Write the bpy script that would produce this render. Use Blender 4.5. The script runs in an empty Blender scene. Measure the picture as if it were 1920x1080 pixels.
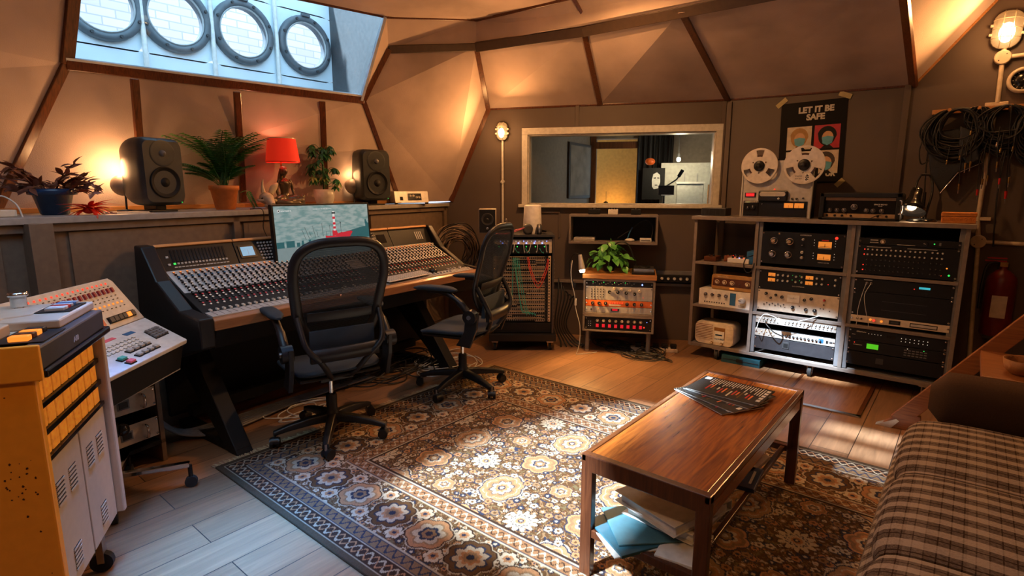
import bpy, math, random
import numpy as np
from mathutils import Matrix, Vector, Euler
random.seed(7)
S = bpy.context.scene
COL = S.collection
PI = math.pi
# ------------------------------------------------------------------ camera
F = 1040.0; CH = 1.40; PITCH = math.atan((540-355)/F); HEAD = math.radians(39.5)
cam = bpy.data.cameras.new('camera'); camo = bpy.data.objects.new('camera', cam); COL.objects.link(camo)
cam.sensor_width = 36; cam.lens = 36*F/1920; cam.clip_start = .02; cam.clip_end = 100
camo.location = (0, 0, CH); camo.rotation_euler = (PI/2-PITCH, 0, HEAD-PI/2)
S.camera = camo
# ------------------------------------------------------------------ world, sun, exposure
W = bpy.data.worlds.new('sky'); S.world = W; W.use_nodes = True
bg = W.node_tree.nodes['Background']; bg.inputs[0].default_value = (.50, .76, 1, 1); bg.inputs[1].default_value = 6.2
SUN_D = Vector((.58, -.20, -.79)).normalized()
sl = bpy.data.lights.new('sun', 'SUN'); sl.energy = 42; sl.color = (.80, .90, 1); sl.angle = math.radians(2.6)
so = bpy.data.objects.new('sun', sl); COL.objects.link(so); so.rotation_euler = SUN_D.to_track_quat('-Z', 'Y').to_euler()
S.view_settings.view_transform = 'Standard'; S.view_settings.look = 'None'
S.view_settings.exposure = -0.60; S.view_settings.gamma = 1; S.view_settings.use_curve_mapping = False
S.cycles.use_denoising = True
try: S.cycles.denoiser = 'OPENIMAGEDENOISE'
except Exception: pass
S.cycles.max_bounces = 8; S.cycles.diffuse_bounces = 4; S.cycles.glossy_bounces = 4
S.cycles.transmission_bounces = 6; S.cycles.transparent_max_bounces = 12
S.cycles.sample_clamp_indirect = 6
S.cycles.caustics_reflective = False; S.cycles.caustics_refractive = False
def lamp(name, kind, loc, energy, color, size=.05, rot=None, parent=None, **k):
    l = bpy.data.lights.new(name, kind); l.energy = energy; l.color = color
    if kind == 'AREA': l.size = size
    else: l.shadow_soft_size = size
    for a, b in k.items(): setattr(l, a, b)
    o = bpy.data.objects.new(name, l); COL.objects.link(o); o.location = loc
    if rot is not None: o.rotation_euler = rot
    if parent: o.parent = parent
    return o
# ------------------------------------------------------------------ points on real planes
_fw = Vector((math.cos(HEAD)*math.cos(PITCH), math.sin(HEAD)*math.cos(PITCH), -math.sin(PITCH)))
_rt = Vector((math.sin(HEAD), -math.cos(HEAD), 0)); _up = _rt.cross(_fw); CAM = Vector((0, 0, CH))
def at(px, py, p, n):
    d = _fw*F + _rt*(px-960) - _up*(py-540); p = Vector(p); n = Vector(n)
    return CAM + d*((p-CAM).dot(n)/d.dot(n))
def atz(px, py, z=0): return at(px, py, (0, 0, z), (0, 0, 1))
def atx(px, py, x): return at(px, py, (x, 0, 0), (1, 0, 0))
def aty(px, py, y): return at(px, py, (0, y, 0), (0, 1, 0))
# ------------------------------------------------------------------ mesh collector
def fr(o, u, v):
    u = Vector(u).normalized(); v = Vector(v).normalized(); w = u.cross(v); o = Vector(o)
    return Matrix(((u.x, v.x, w.x, o.x), (u.y, v.y, w.y, o.y), (u.z, v.z, w.z, o.z), (0, 0, 0, 1)))
def zrot(loc, a): return Matrix.Translation(Vector(loc)) @ Matrix.Rotation(a, 4, 'Z')
class MB:
    def __init__(s): s.v = []; s.f = []; s.m = []; s.s = []; s.mats = []; s.T = Matrix()
    def mi(s, m):
        if m not in s.mats: s.mats.append(m)
        return s.mats.index(m)
    def add(s, vs, fs, m, smooth=False, T=None):
        M = s.T @ T if T is not None else s.T
        b = len(s.v); s.v += [tuple(M @ Vector(p)) for p in vs]
        k = s.mi(m)
        for f in fs: s.f.append([b+i for i in f]); s.m.append(k); s.s.append(smooth)
        return s
    def box(s, x0, y0, z0, x1, y1, z1, m, T=None):
        if x0 > x1: x0, x1 = x1, x0
        if y0 > y1: y0, y1 = y1, y0
        if z0 > z1: z0, z1 = z1, z0
        v = [(x0,y0,z0),(x1,y0,z0),(x1,y1,z0),(x0,y1,z0),(x0,y0,z1),(x1,y0,z1),(x1,y1,z1),(x0,y1,z1)]
        return s.add(v, [(0,3,2,1),(4,5,6,7),(0,1,5,4),(1,2,6,5),(2,3,7,6),(3,0,4,7)], m, False, T)
    def bx(s, c, d, m, T=None):
        return s.box(c[0]-d[0]/2, c[1]-d[1]/2, c[2]-d[2]/2, c[0]+d[0]/2, c[1]+d[1]/2, c[2]+d[2]/2, m, T)
    def ring(s, rows, m, closed=True, caps=True, smooth=True, T=None):
        n = len(rows[0]); v = [p for r in rows for p in r]; f = []
        for i in range(len(rows)-1):
            for j in range(n if closed else n-1):
                k = (j+1) % n; f.append((i*n+j, i*n+k, (i+1)*n+k, (i+1)*n+j))
        s.add(v, f, m, smooth, T)
        if caps:
            s.add(rows[0], [tuple(range(n))[::-1]], m, False, T); s.add(rows[-1], [tuple(range(n))], m, False, T)
        return s
    def cyl(s, p0, p1, r0, r1, m, n=16, smooth=True, caps=True, T=None):
        p0 = Vector(p0); p1 = Vector(p1); d = (p1-p0).normalized(); a = d.orthogonal().normalized(); b = d.cross(a)
        R = [[tuple(p+(a*math.cos(2*PI*i/n)+b*math.sin(2*PI*i/n))*r) for i in range(n)] for p, r in ((p0, r0), (p1, r1))]
        return s.ring(R, m, True, caps, smooth, T)
    def tube(s, pts, r, m, n=6, caps=True, T=None, closed=False):
        P = [Vector(p) for p in pts]; N = len(P); rows = []; up = None
        for i in range(N):
            if closed: d = (P[(i+1) % N]-P[i-1]).normalized()
            else: d = (P[min(i+1, N-1)]-P[max(i-1, 0)]).normalized()
            if up is None: up = d.orthogonal().normalized()
            up = (up - d*up.dot(d))
            up = up.normalized() if up.length > 1e-5 else d.orthogonal().normalized()
            b = d.cross(up); rr = r[i] if isinstance(r, (list, tuple)) else r
            rows.append([tuple(P[i]+(up*math.cos(2*PI*j/n)+b*math.sin(2*PI*j/n))*rr) for j in range(n)])
        if closed: rows.append(rows[0]); caps = False
        return s.ring(rows, m, True, caps, True, T)
    def lathe(s, prof, m, n=24, T=None, caps=True):
        rows = [[(r*math.cos(2*PI*i/n), r*math.sin(2*PI*i/n), z) for i in range(n)] for r, z in prof]
        return s.ring(rows, m, True, caps, True, T)
    def prism(s, poly, z0, z1, m, T=None):
        n = len(poly); a = sum(poly[i][0]*poly[(i+1)%n][1]-poly[(i+1)%n][0]*poly[i][1] for i in range(n))
        if a < 0: poly = poly[::-1]
        v = [(x, y, z0) for x, y in poly]+[(x, y, z1) for x, y in poly]
        f = [tuple(range(n))[::-1], tuple(range(n, 2*n))]+[(i, (i+1) % n, n+(i+1) % n, n+i) for i in range(n)]
        return s.add(v, f, m, False, T)
    def sph(s, c, r, m, n=16, T=None):
        if not isinstance(r, (list, tuple)): r = (r, r, r)
        k = n//2; rows = [[(c[0]+r[0]*math.sin(PI*i/k)*math.cos(2*PI*j/n), c[1]+r[1]*math.sin(PI*i/k)*math.sin(2*PI*j/n), c[2]-r[2]*math.cos(PI*i/k)) for j in range(n)] for i in range(1, k)]
        s.ring(rows, m, True, False, True, T)
        b = [(c[0], c[1], c[2]-r[2])]+rows[0]; t = [(c[0], c[1], c[2]+r[2])]+rows[-1]
        s.add(b, [(0, (j+1) % n+1, j+1) for j in range(n)], m, True, T)
        s.add(t, [(0, j+1, (j+1) % n+1) for j in range(n)], m, True, T); return s
    def poly(s, pts, m, T=None): return s.add([tuple(p) for p in pts], [tuple(range(len(pts)))], m, False, T)
    def slab(s, pts, t, m, away=(0, 0, 0)):
        P = [Vector(p) for p in pts]; n = len(P); nn = Vector()
        for i in range(n): nn += P[i].cross(P[(i+1) % n])
        nn.normalize(); c = sum(P, Vector())/n
        if nn.dot(c-Vector(away)) < 0: nn = -nn; P = P[::-1]
        Q = [p+nn*t for p in P]
        return s.add([tuple(p) for p in P+Q], [tuple(range(n))[::-1], tuple(range(n, 2*n))]+[(i, (i+1) % n, n+(i+1) % n, n+i) for i in range(n)], m)
    def bar(s, a, b, w, h, m, up=(0, 0, 1), off=0):
        a = Vector(a); b = Vector(b); d = (b-a).normalized(); up = Vector(up); sd = d.cross(up).normalized(); up = sd.cross(d)
        M = Matrix(((d.x, sd.x, up.x, a.x), (d.y, sd.y, up.y, a.y), (d.z, sd.z, up.z, a.z), (0, 0, 0, 1)))
        return s.box(0, -w/2, off-h/2, (b-a).length, w/2, off+h/2, m, M)
    def text(s, t, size, m, T, depth=.0006, align='CENTER', bold=0):
        c = bpy.data.curves.new('t', 'FONT'); c.body = t; c.size = size; c.align_x = align; c.extrude = depth; c.offset = bold; c.resolution_u = 3
        o = bpy.data.objects.new('t', c); COL.objects.link(o); dg = bpy.context.evaluated_depsgraph_get()
        me = bpy.data.meshes.new_from_object(o.evaluated_get(dg)); bpy.data.objects.remove(o); bpy.data.curves.remove(c)
        s.add([tuple(v.co) for v in me.vertices], [tuple(p.vertices) for p in me.polygons], m, False, T); bpy.data.meshes.remove(me); return s
    def mesh(s, name):
        me = bpy.data.meshes.new(name); me.from_pydata(s.v, [], s.f)
        for m in s.mats: me.materials.append(m)
        me.polygons.foreach_set('material_index', s.m); me.polygons.foreach_set('use_smooth', s.s); me.update(); return me
    def build(s, name, parent=None, bevel=0, sub=0, M=None, seg=2):
        o = bpy.data.objects.new(name, s.mesh(name)); COL.objects.link(o)
        if parent: o.parent = parent
        if M is not None: o.matrix_local = M
        if bevel:
            b = o.modifiers.new('b', 'BEVEL'); b.width = bevel; b.segments = seg; b.limit_method = 'ANGLE'; b.angle_limit = .7
        if sub: k = o.modifiers.new('s', 'SUBSURF'); k.levels = sub; k.render_levels = sub
        return o
def tag(o, label=None, cat=None, group=None, kind=None):
    if label: o['label'] = label
    if cat: o['category'] = cat
    if group: o['group'] = group
    if kind: o['kind'] = kind
    return o
def thing(name, label, cat, M=None, group=None):
    o = bpy.data.objects.new(name, None); COL.objects.link(o); o.empty_display_size = .05
    if M is not None: o.matrix_world = M if isinstance(M, Matrix) else Matrix.Translation(Vector(M))
    return tag(o, label, cat, group)
def inst(me, name, parent, M):
    o = bpy.data.objects.new(name, me); COL.objects.link(o); o.parent = parent
    o.matrix_local = M if isinstance(M, Matrix) else Matrix.Translation(Vector(M)); return o
def many(me, name, parent, Ms, cap=100, world=None):
    "individual parts for the nearest `cap`, one stuff part for the others"
    Wm = world or Matrix()
    Ms = sorted(Ms, key=lambda M: ((Wm @ M).translation-CAM).length)
    for M in Ms[:cap]: inst(me, name, parent, M)
    rest = Ms[cap:]
    if rest:
        n = len(me.vertices); co = np.empty(n*3); me.vertices.foreach_get('co', co); co = np.c_[co.reshape(-1, 3), np.ones(n)]
        fs = [tuple(p.vertices) for p in me.polygons]; mi = [p.material_index for p in me.polygons]; sm = [p.use_smooth for p in me.polygons]
        V = []; Fc = []
        for k, M in enumerate(rest):
            V += (co @ np.array(M).T)[:, :3].tolist(); Fc += [[i+k*n for i in f] for f in fs]
        nm = bpy.data.meshes.new(name); nm.from_pydata(V, [], Fc)
        for m in me.materials: nm.materials.append(m)
        nm.polygons.foreach_set('material_index', mi*len(rest)); nm.polygons.foreach_set('use_smooth', sm*len(rest)); nm.update()
        o = bpy.data.objects.new(name+'s', nm); COL.objects.link(o); o.parent = parent; o['kind'] = 'stuff'
def crv(pts, n=6, closed=False):
    P = [Vector(p) for p in pts]; out = []; N = len(P)
    g = (lambda i: P[i % N]) if closed else (lambda i: P[max(0, min(N-1, i))])
    for i in range(N if closed else N-1):
        a, b, c, d = g(i-1), g(i), g(i+1), g(i+2)
        for k in range(n):
            t = k/n; out.append(.5*((2*b)+(c-a)*t+(2*a-5*b+4*c-d)*t*t+(-a+3*b-3*c+d)*t**3))
    if not closed: out.append(P[-1])
    return out
def rrect(w, h, r, n=4, cx=0, cy=0):
    out = []
    for sx, sy, a0 in ((1, 1, 0), (-1, 1, 90), (-1, -1, 180), (1, -1, 270)):
        for k in range(n+1):
            a = math.radians(a0+90*k/n); out.append((cx+sx*(w/2-r)+r*math.cos(a), cy+sy*(h/2-r)+r*math.sin(a)))
    return out
# ------------------------------------------------------------------ materials
def mat(name, col, rough=.5, metal=0, var=.12, scale=30, bump=0, bscale=200, emit=None, est=0, spec=.5, coat=0, aniso=None, alpha=1, trans=0, obj=True):
    m = bpy.data.materials.new(name); m.use_nodes = True; nt = m.node_tree; B = nt.nodes['Principled BSDF']; L = nt.links.new
    tc = nt.nodes.new('ShaderNodeTexCoord'); mp = nt.nodes.new('ShaderNodeMapping'); L(tc.outputs['Object'], mp.inputs[0])
    if aniso: mp.inputs['Scale'].default_value = aniso
    nz = nt.nodes.new('ShaderNodeTexNoise'); nz.inputs['Scale'].default_value = scale; nz.inputs['Detail'].default_value = 4; L(mp.outputs[0], nz.inputs[0])
    rp = nt.nodes.new('ShaderNodeValToRGB'); e = rp.color_ramp.elements; e[0].position = .3; e[1].position = .7
    e[0].color = tuple(c*(1-var) for c in col)+(1,); e[1].color = tuple(min(1, c*(1+var)) for c in col)+(1,)
    L(nz.outputs[0], rp.inputs[0]); L(rp.outputs[0], B.inputs['Base Color'])
    B.inputs['Roughness'].default_value = rough; B.inputs['Metallic'].default_value = metal
    B.inputs['Specular IOR Level'].default_value = spec; B.inputs['Coat Weight'].default_value = coat; B.inputs['Coat Roughness'].default_value = .15
    B.inputs['Alpha'].default_value = alpha; B.inputs['Transmission Weight'].default_value = trans
    if bump:
        n2 = nt.nodes.new('ShaderNodeTexNoise'); n2.inputs['Scale'].default_value = bscale; L(mp.outputs[0], n2.inputs[0])
        bp = nt.nodes.new('ShaderNodeBump'); bp.inputs['Strength'].default_value = bump; bp.inputs['Distance'].default_value = .003
        L(n2.outputs[0], bp.inputs['Height']); L(bp.outputs[0], B.inputs['Normal'])
    if emit: B.inputs['Emission Color'].default_value = tuple(emit)+(1,); B.inputs['Emission Strength'].default_value = est
    return m
def glow(name, col, s): return mat(name, tuple(c*.3 for c in col), .4, emit=col, est=s)
def glass(name, tint=(1, 1, 1), refl=.12):
    m = bpy.data.materials.new(name); m.use_nodes = True; nt = m.node_tree; nt.nodes.clear(); L = nt.links.new
    o = nt.nodes.new('ShaderNodeOutputMaterial'); mx = nt.nodes.new('ShaderNodeMixShader'); t = nt.nodes.new('ShaderNodeBsdfTransparent'); g = nt.nodes.new('ShaderNodeBsdfGlossy')
    t.inputs[0].default_value = tuple(tint)+(1,); g.inputs['Roughness'].default_value = .02
    lw = nt.nodes.new('ShaderNodeLayerWeight'); lw.inputs[0].default_value = refl; nz = nt.nodes.new('ShaderNodeTexNoise'); nz.inputs['Scale'].default_value = 3
    mm = nt.nodes.new('ShaderNodeMath'); mm.operation = 'MULTIPLY'; ad = nt.nodes.new('ShaderNodeMath'); ad.operation = 'ADD'; ad.inputs[1].default_value = .5
    L(nz.outputs[0], ad.inputs[0]); L(lw.outputs['Fresnel'], mm.inputs[0]); L(ad.outputs[0], mm.inputs[1])
    L(mm.outputs[0], mx.inputs[0]); L(t.outputs[0], mx.inputs[1]); L(g.outputs[0], mx.inputs[2]); L(mx.outputs[0], o.inputs[0]); return m
def mesh_cloth(name, col, op):
    m = mat(name, col, .7); nt = m.node_tree; B = nt.nodes['Principled BSDF']; L = nt.links.new
    tc = nt.nodes.new('ShaderNodeTexCoord'); w = nt.nodes.new('ShaderNodeTexWave'); w.inputs['Scale'].default_value = 60; w.bands_direction = 'Z'
    L(tc.outputs['Object'], w.inputs[0]); r = nt.nodes.new('ShaderNodeMapRange'); r.inputs[3].default_value = op-.12; r.inputs[4].default_value = op+.12
    L(w.outputs['Fac'], r.inputs[0]); L(r.outputs[0], B.inputs['Alpha']); return m
def wood(name, c1, c2, rough=.35, ax=0, sc=6, coat=.2):
    m = mat(name, c1, rough, coat=coat); nt = m.node_tree; L = nt.links.new; rp = [n for n in nt.nodes if n.type == 'VALTORGB'][0]
    nz = [n for n in nt.nodes if n.type == 'TEX_NOISE'][0]; mp = [n for n in nt.nodes if n.type == 'MAPPING'][0]
    s = [14, 14, 14]; s[ax] = 1; mp.inputs['Scale'].default_value = s; nz.inputs['Scale'].default_value = sc; nz.inputs['Distortion'].default_value = 1.2; nz.inputs['Detail'].default_value = 6
    e = rp.color_ramp.elements; e[0].position = .3; e[1].position = .72; e[0].color = tuple(c1)+(1,); e[1].color = tuple(c2)+(1,); return m
M = {}
M['blk'] = mat('black_plastic', (.009, .009, .011), .4, spec=.4); M['blkm'] = mat('black_matt', (.007, .007, .008), .65, spec=.3)
M['blkg'] = mat('black_gloss', (.01, .01, .012), .15); M['face'] = mat('black_anodised', (.007, .007, .008), .45, bump=.1, spec=.3)
M['dgrey'] = mat('dark_grey', (.035, .035, .038), .5); M['mgrey'] = mat('mid_grey', (.16, .16, .17), .45); M['lgrey'] = mat('light_grey', (.42, .42, .42), .4)
M['white'] = mat('white_paint', (.72, .70, .66), .4); M['cream'] = mat('cream_plastic', (.72, .62, .48), .32, coat=.3)
M['chrome'] = mat('chrome', (.75, .75, .76), .12, 1); M['steel'] = mat('steel', (.45, .45, .46), .3, 1); M['alu'] = mat('aluminium', (.60, .57, .52), .35, .6)
M['brass'] = mat('brass', (.55, .36, .12), .25, 1); M['red'] = mat('red_plastic', (.5, .02, .015), .35); M['blue'] = mat('blue_plastic', (.02, .12, .30), .4)
M['orange'] = mat('orange_face', (.72, .16, .03), .4); M['beige'] = mat('beige_panel', (.60, .52, .42), .45); M['silver'] = mat('silver_face', (.52, .49, .45), .35, .3)
M['rubber'] = mat('rubber', (.02, .02, .02), .8); M['paper'] = mat('paper', (.75, .74, .70), .7); M['tape'] = mat('masking_tape', (.5, .42, .22), .6)
M['lr'] = glow('red_light', (1, .04, .02), 2.2); M['lg'] = glow('green_light', (.05, .8, .12), 1.6); M['lo'] = glow('orange_light', (1, .27, .03), 1.7)
M['lb'] = glow('blue_light', (.2, .3, 1), 5); M['lw'] = glow('white_light', (1, .85, .65), 1.0); M['vu'] = glow('amber_meter', (1, .30, .04), .95)
M['vub'] = glow('blue_meter', (.25, .6, .9), .9); M['cy'] = glow('cyan_display', (.05, .5, .6), 1.2); M['lcdg'] = glow('green_display', (.12, .8, .02), .9)
M['rd'] = glow('red_display', (.8, .012, .03), .9); M['ink'] = mat('white_ink', (.6, .58, .54), .6)
M['wood_dark'] = wood('dark_wood', (.055, .016, .006), (.16, .05, .015), .3, 2, 5); M['wood_dx'] = wood('dark_wood_x', (.055, .016, .006), (.16, .05, .015), .3, 0, 5)
M['teak'] = wood('teak', (.15, .036, .006), (.42, .12, .018), .26, 0, 4, .35); M['teakd'] = wood('teak_dark', (.045, .013, .006), (.11, .034, .013), .3, 2, 5)
M['oak'] = wood('oak', (.40, .17, .05), (.62, .30, .10), .35, 0, 5)
M['paint'] = mat('brown_wall_paint', (.112, .084, .070), .6, var=.08, scale=3, bump=.15, bscale=400)
M['fabric'] = mat('wall_fabric', (.52, .40, .345), .9, var=.27, scale=1.7, bump=.5, bscale=300)
M['trim'] = mat('sill_paint', (.62, .60, .56), .45); M['shelfm'] = mat('shelf_laminate', (.33, .31, .29), .45)
M['cabinet'] = mat('cabinet_laminate', (.17, .122, .088), .5); M['ply'] = mat('grey_rack_board', (.20, .165, .145), .45)
M['cable'] = mat('black_cable', (.012, .012, .012), .45); M['cabw'] = mat('white_cable', (.6, .6, .58), .5); M['cabr'] = mat('red_cable', (.75, .05, .03), .4)
M['cabt'] = mat('teal_cable', (.04, .40, .34), .4); M['cabbr'] = mat('brown_cable', (.26, .18, .12), .5); M['pink'] = mat('pink_cable', (.7, .12, .18), .4)
M['terra'] = mat('terracotta', (.62, .20, .05), .6); M['soil'] = mat('soil', (.03, .02, .01), .9); M['leaf'] = mat('leaf_green', (.05, .26, .09), .38, var=.4, scale=9)
M['leafb'] = mat('leaf_bright', (.10, .36, .07), .35, var=.4, scale=9); M['leafd'] = mat('leaf_dark', (.03, .14, .045), .35, var=.4, scale=9); M['leafp'] = mat('leaf_purple', (.14, .055, .04), .4, var=.4, scale=9)
M['redleaf'] = mat('leaf_red', (.85, .035, .01), .4); M['bone'] = mat('bone', (.62, .52, .38), .6, bump=.4, bscale=60); M['bronze'] = mat('bronze', (.16, .12, .08), .28, .5, bump=.3, bscale=80)
M['yellow'] = mat('yellow_paint', (.82, .37, .035), .4, var=.04); M['putty'] = mat('putty_enamel', (.52, .45, .37), .4, var=.05)
M['seatf'] = mat('navy_fabric', (.008, .020, .036), .75, bump=.6, bscale=700); M['mesh'] = mesh_cloth('chair_mesh', (.008, .018, .032), .90)
# ================================================================== THE ROOM
MID = (2, 1.6, 1.4)
def struct(o): o['kind'] = 'structure'; return o
def panel(name, pts, m, t=.04): b = MB(); b.slab(pts, t, m, MID); return struct(b.build(name))
NT = [0]
def trim(a, b, w, h, m, up=None, off=0):
    NT[0] += 1; q = MB(); a = Vector(a); b = Vector(b)
    if up is None: up = Vector(MID)-(a+b)/2
    q.bar(a, b, w, h, m, up, off); return struct(q.build('trim_%d' % NT[0], bevel=.004))
# floor boards
fm = mat('floor_boards', (.3, .15, .07), .36, coat=.15); nt = fm.node_tree; L = nt.links.new; B = nt.nodes['Principled BSDF']
tc = nt.nodes.new('ShaderNodeTexCoord'); bk = nt.nodes.new('ShaderNodeTexBrick'); L(tc.outputs['Object'], bk.inputs[0])
bk.inputs['Scale'].default_value = 1; bk.inputs['Brick Width'].default_value = 1.25; bk.inputs['Row Height'].default_value = .185
bk.inputs['Mortar Size'].default_value = .0022; bk.inputs['Color1'].default_value = (.36, .195, .10, 1); bk.inputs['Color2'].default_value = (.24, .125, .062, 1); bk.inputs['Mortar'].default_value = (.03, .015, .01, 1); bk.offset = .37
mp = nt.nodes.new('ShaderNodeMapping'); mp.inputs['Scale'].default_value = (1.2, 14, 1); L(tc.outputs['Object'], mp.inputs[0])
nz = nt.nodes.new('ShaderNodeTexNoise'); nz.inputs['Scale'].default_value = 2.6; nz.inputs['Detail'].default_value = 7; nz.inputs['Distortion'].default_value = 1; L(mp.outputs[0], nz.inputs[0])
r2 = nt.nodes.new('ShaderNodeMapRange'); r2.inputs[1].default_value = .25; r2.inputs[2].default_value = .75; r2.inputs[3].default_value = .68; r2.inputs[4].default_value = 1.18; L(nz.outputs[0], r2.inputs[0])
mx = nt.nodes.new('ShaderNodeMix'); mx.data_type = 'RGBA'; mx.blend_type = 'MULTIPLY'; mx.inputs[0].default_value = 1; L(bk.outputs[0], mx.inputs[6])
cb = nt.nodes.new('ShaderNodeCombineColor'); [L(r2.outputs[0], cb.inputs[i]) for i in range(3)]; L(cb.outputs[0], mx.inputs[7]); L(mx.outputs[2], B.inputs['Base Color'])
bp = nt.nodes.new('ShaderNodeBump'); bp.inputs['Strength'].default_value = .3; bp.inputs['Distance'].default_value = .002; bp.invert = True; L(bk.outputs['Fac'], bp.inputs['Height']); L(bp.outputs[0], B.inputs['Normal'])
b = MB(); b.box(-2.25, -1.75, -.1, 5.2, 4.5, 0, fm); struct(b.build('floor'))
# nodes of the panelled shell
A0 = Vector((.549, 4.06, 1.27)); A1 = Vector((3.36, 4.12, 1.285)); W0 = Vector((3.877, 3.978, 1.285)); R0 = Vector((4.056, 3.637, 2.143))
B0 = Vector((.955, 4.08, 2.10)); B1 = Vector((2.875, 3.945, 2.118)); N1 = Vector((3.03, 3.79, 2.515)); N2 = Vector((3.69, 3.44, 2.6))
T1 = Vector((2.90, 3.635, 2.7)); T0 = Vector((1.06, 4.02, 2.7)); K1 = Vector((4.545, 2.71, 2.155)); K2 = Vector((5.05, 1.744, 2.163)); C5 = Vector((5.05, .431, 2.134))
n3 = Vector((3.862, 2.466, 2.6)); n4 = Vector((3.866, 1.688, 2.6)); n5 = Vector((3.922, .455, 2.6)); n6 = Vector((3.95, -1.7, 2.6))
Mm = Vector((3.646, 3.394, 2.8)); M2 = Vector((3.69, 2.57, 2.8)); M3 = Vector((3.75, -1.7, 2.8)); G = Vector((5.05, -.35, 3.10)); n7 = Vector((3.922, -.326, 3.566))
A3 = Vector((-2.2, 3.15, 1.27)); L1 = Vector((-2.1, 2.8, 2.1)); L2 = Vector((-2.1, 2.95, 2.8))
fb = M['fabric']
panel('wall_back_fabric', [A0, A1, B1, B0], fb)
panel('wall_corner_fabric', [A1, W0, R0, N2, N1, B1], fb)
panel('wall_skylight_reveal', [B1, N1, T1], fb)
panel('wall_left_fabric', [A3, A0, B0, L1], fb); panel('wall_left_upper_fabric', [L1, B0, T0, L2], fb)
panel('ceiling_corner', [T1, N1, Mm], fb); panel('ceiling_corner_soffit', [N1, N2, Mm], fb)
panel('wall_slope_fabric', [R0, K1, n3, N2], fb); panel('wall_slope_fabric', [K1, K2, n4, n3], fb); panel('wall_slope_fabric', [K2, C5, n5, n4], fb)
panel('wall_gable_fabric', [C5, G, n7, n5], fb)
panel('ceiling_soffit', [N2, n3, n4, n5, n6, M3, M2, Mm], M['fabric'])
panel('ceiling_slope', [T0, T1, Mm, (3.68, 3.2, 2.8), (.9, 3.2, 2.8)], fb); panel('ceiling_slope', [(-2.2, 3.2, 2.8), (.9, 3.2, 2.8), T0, (-2.2, 4.3, 2.75)], fb)
# flat ceiling with unseen openings added to land the sun patches
HOLES = [(-.62, 1.02, 1.50, 2.72), (.58, 1.18, 1.80, 2.35), (.98, 1.10, .85, 1.28), (1.22, 1.34, .85, 1.28), (1.46, 1.62, .85, 1.28), (2.42, 2.78, 1.28, 1.96)]
xs = sorted({-2.25, 3.72} | {h[0] for h in HOLES} | {h[1] for h in HOLES}); ys = sorted({-1.75, 3.2} | {h[2] for h in HOLES} | {h[3] for h in HOLES})
b = MB()
for i in range(len(xs)-1):
    for j in range(len(ys)-1):
        cx, cy = (xs[i]+xs[i+1])/2, (ys[j]+ys[j+1])/2
        if not any(h[0] < cx < h[1] and h[2] < cy < h[3] for h in HOLES): b.box(xs[i], ys[j], 2.8, xs[i+1], ys[j+1], 2.86, fb)
struct(b.build('ceiling'))
b = MB(); b.box(3.6, -1.9, 3.6, 5.4, 3.9, 3.66, M['paint']); b.box(3.58, -1.9, 2.83, 3.62, 3.9, 3.66, M['paint']); b.box(3.6, 3.84, 2.7, 5.4, 3.9, 3.66, M['paint']); struct(b.build('ceiling_light_block'))  # unseen slabs added to stop light leaking in above the soffit
rg = glass('roof_glass', (.93, .97, 1), .2); b = MB()
for h in HOLES: b.box(h[0]-.01, h[2]-.01, 2.862, h[1]+.01, h[3]+.01, 2.866, rg)
struct(b.build('window_added'))
# straight walls
b = MB(); b.box(5.05, -1.75, -.05, 5.15, 1.80, 3.6, M['paint']); struct(b.build('wall_right'))
b = MB(); b.box(-2.3, -1.75, -.05, -2.2, 4.4, 3.0, M['paint']); struct(b.build('wall_behind'))
b = MB(); b.box(-2.3, -1.85, -.05, 5.15, -1.75, 3.6, M['paint']); struct(b.build('wall_front'))
UW = Vector((.465, -.885, 0)).normalized(); FW = fr((4.235, 3.297, 0), UW, (0, 0, 1)); NW = Vector((-.885, -.465, 0)).normalized()
WL = 1.675
b = MB(); P = M['paint']
b.prism([(-1.3, -.05), (0, -.05), (0, 2.15), (-.384, 2.15), (-.775, 1.28), (-1.3, 1.24)], -.14, 0, P, FW)
b.prism([(0, -.05), (WL, -.05), (WL, 1.262), (0, 1.262)], -.14, 0, P, FW); b.prism([(0, 1.902), (WL, 1.902), (WL, 2.2), (0, 2.2)], -.14, 0, P, FW)
b.prism([(WL, -.05), (1.85, -.05), (1.85, 2.2), (WL, 2.2)], -.14, 0, P, FW); struct(b.build('wall_window_side'))
# panelled battens on the two painted walls
def wtrim(u0, v0, u1, v1, m, w0=0, w1=.018):
    NT[0] += 1; q = MB(); q.box(u0, v0, w0, u1, v1, w1, m, FW); return struct(q.build('trim_%d' % NT[0], bevel=.002))
wtrim(.44, 1.96, .475, 2.15, P); wtrim(1.71, 1.2, 1.745, 2.15, P); wtrim(-.05, .52, 1.75, .545, M['ply'], 0, .05)
wtrim(.06, .95, .075, 1.18, P); wtrim(.30, .95, .315, 1.18, P); wtrim(.06, 1.18, .315, 1.195, P)
for y in (1.72, .46):
    NT[0] += 1; q = MB(); q.box(5.028, y-.02, 0, 5.05, y+.02, 2.14, P); struct(q.build('trim_%d' % NT[0], bevel=.002))
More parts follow.
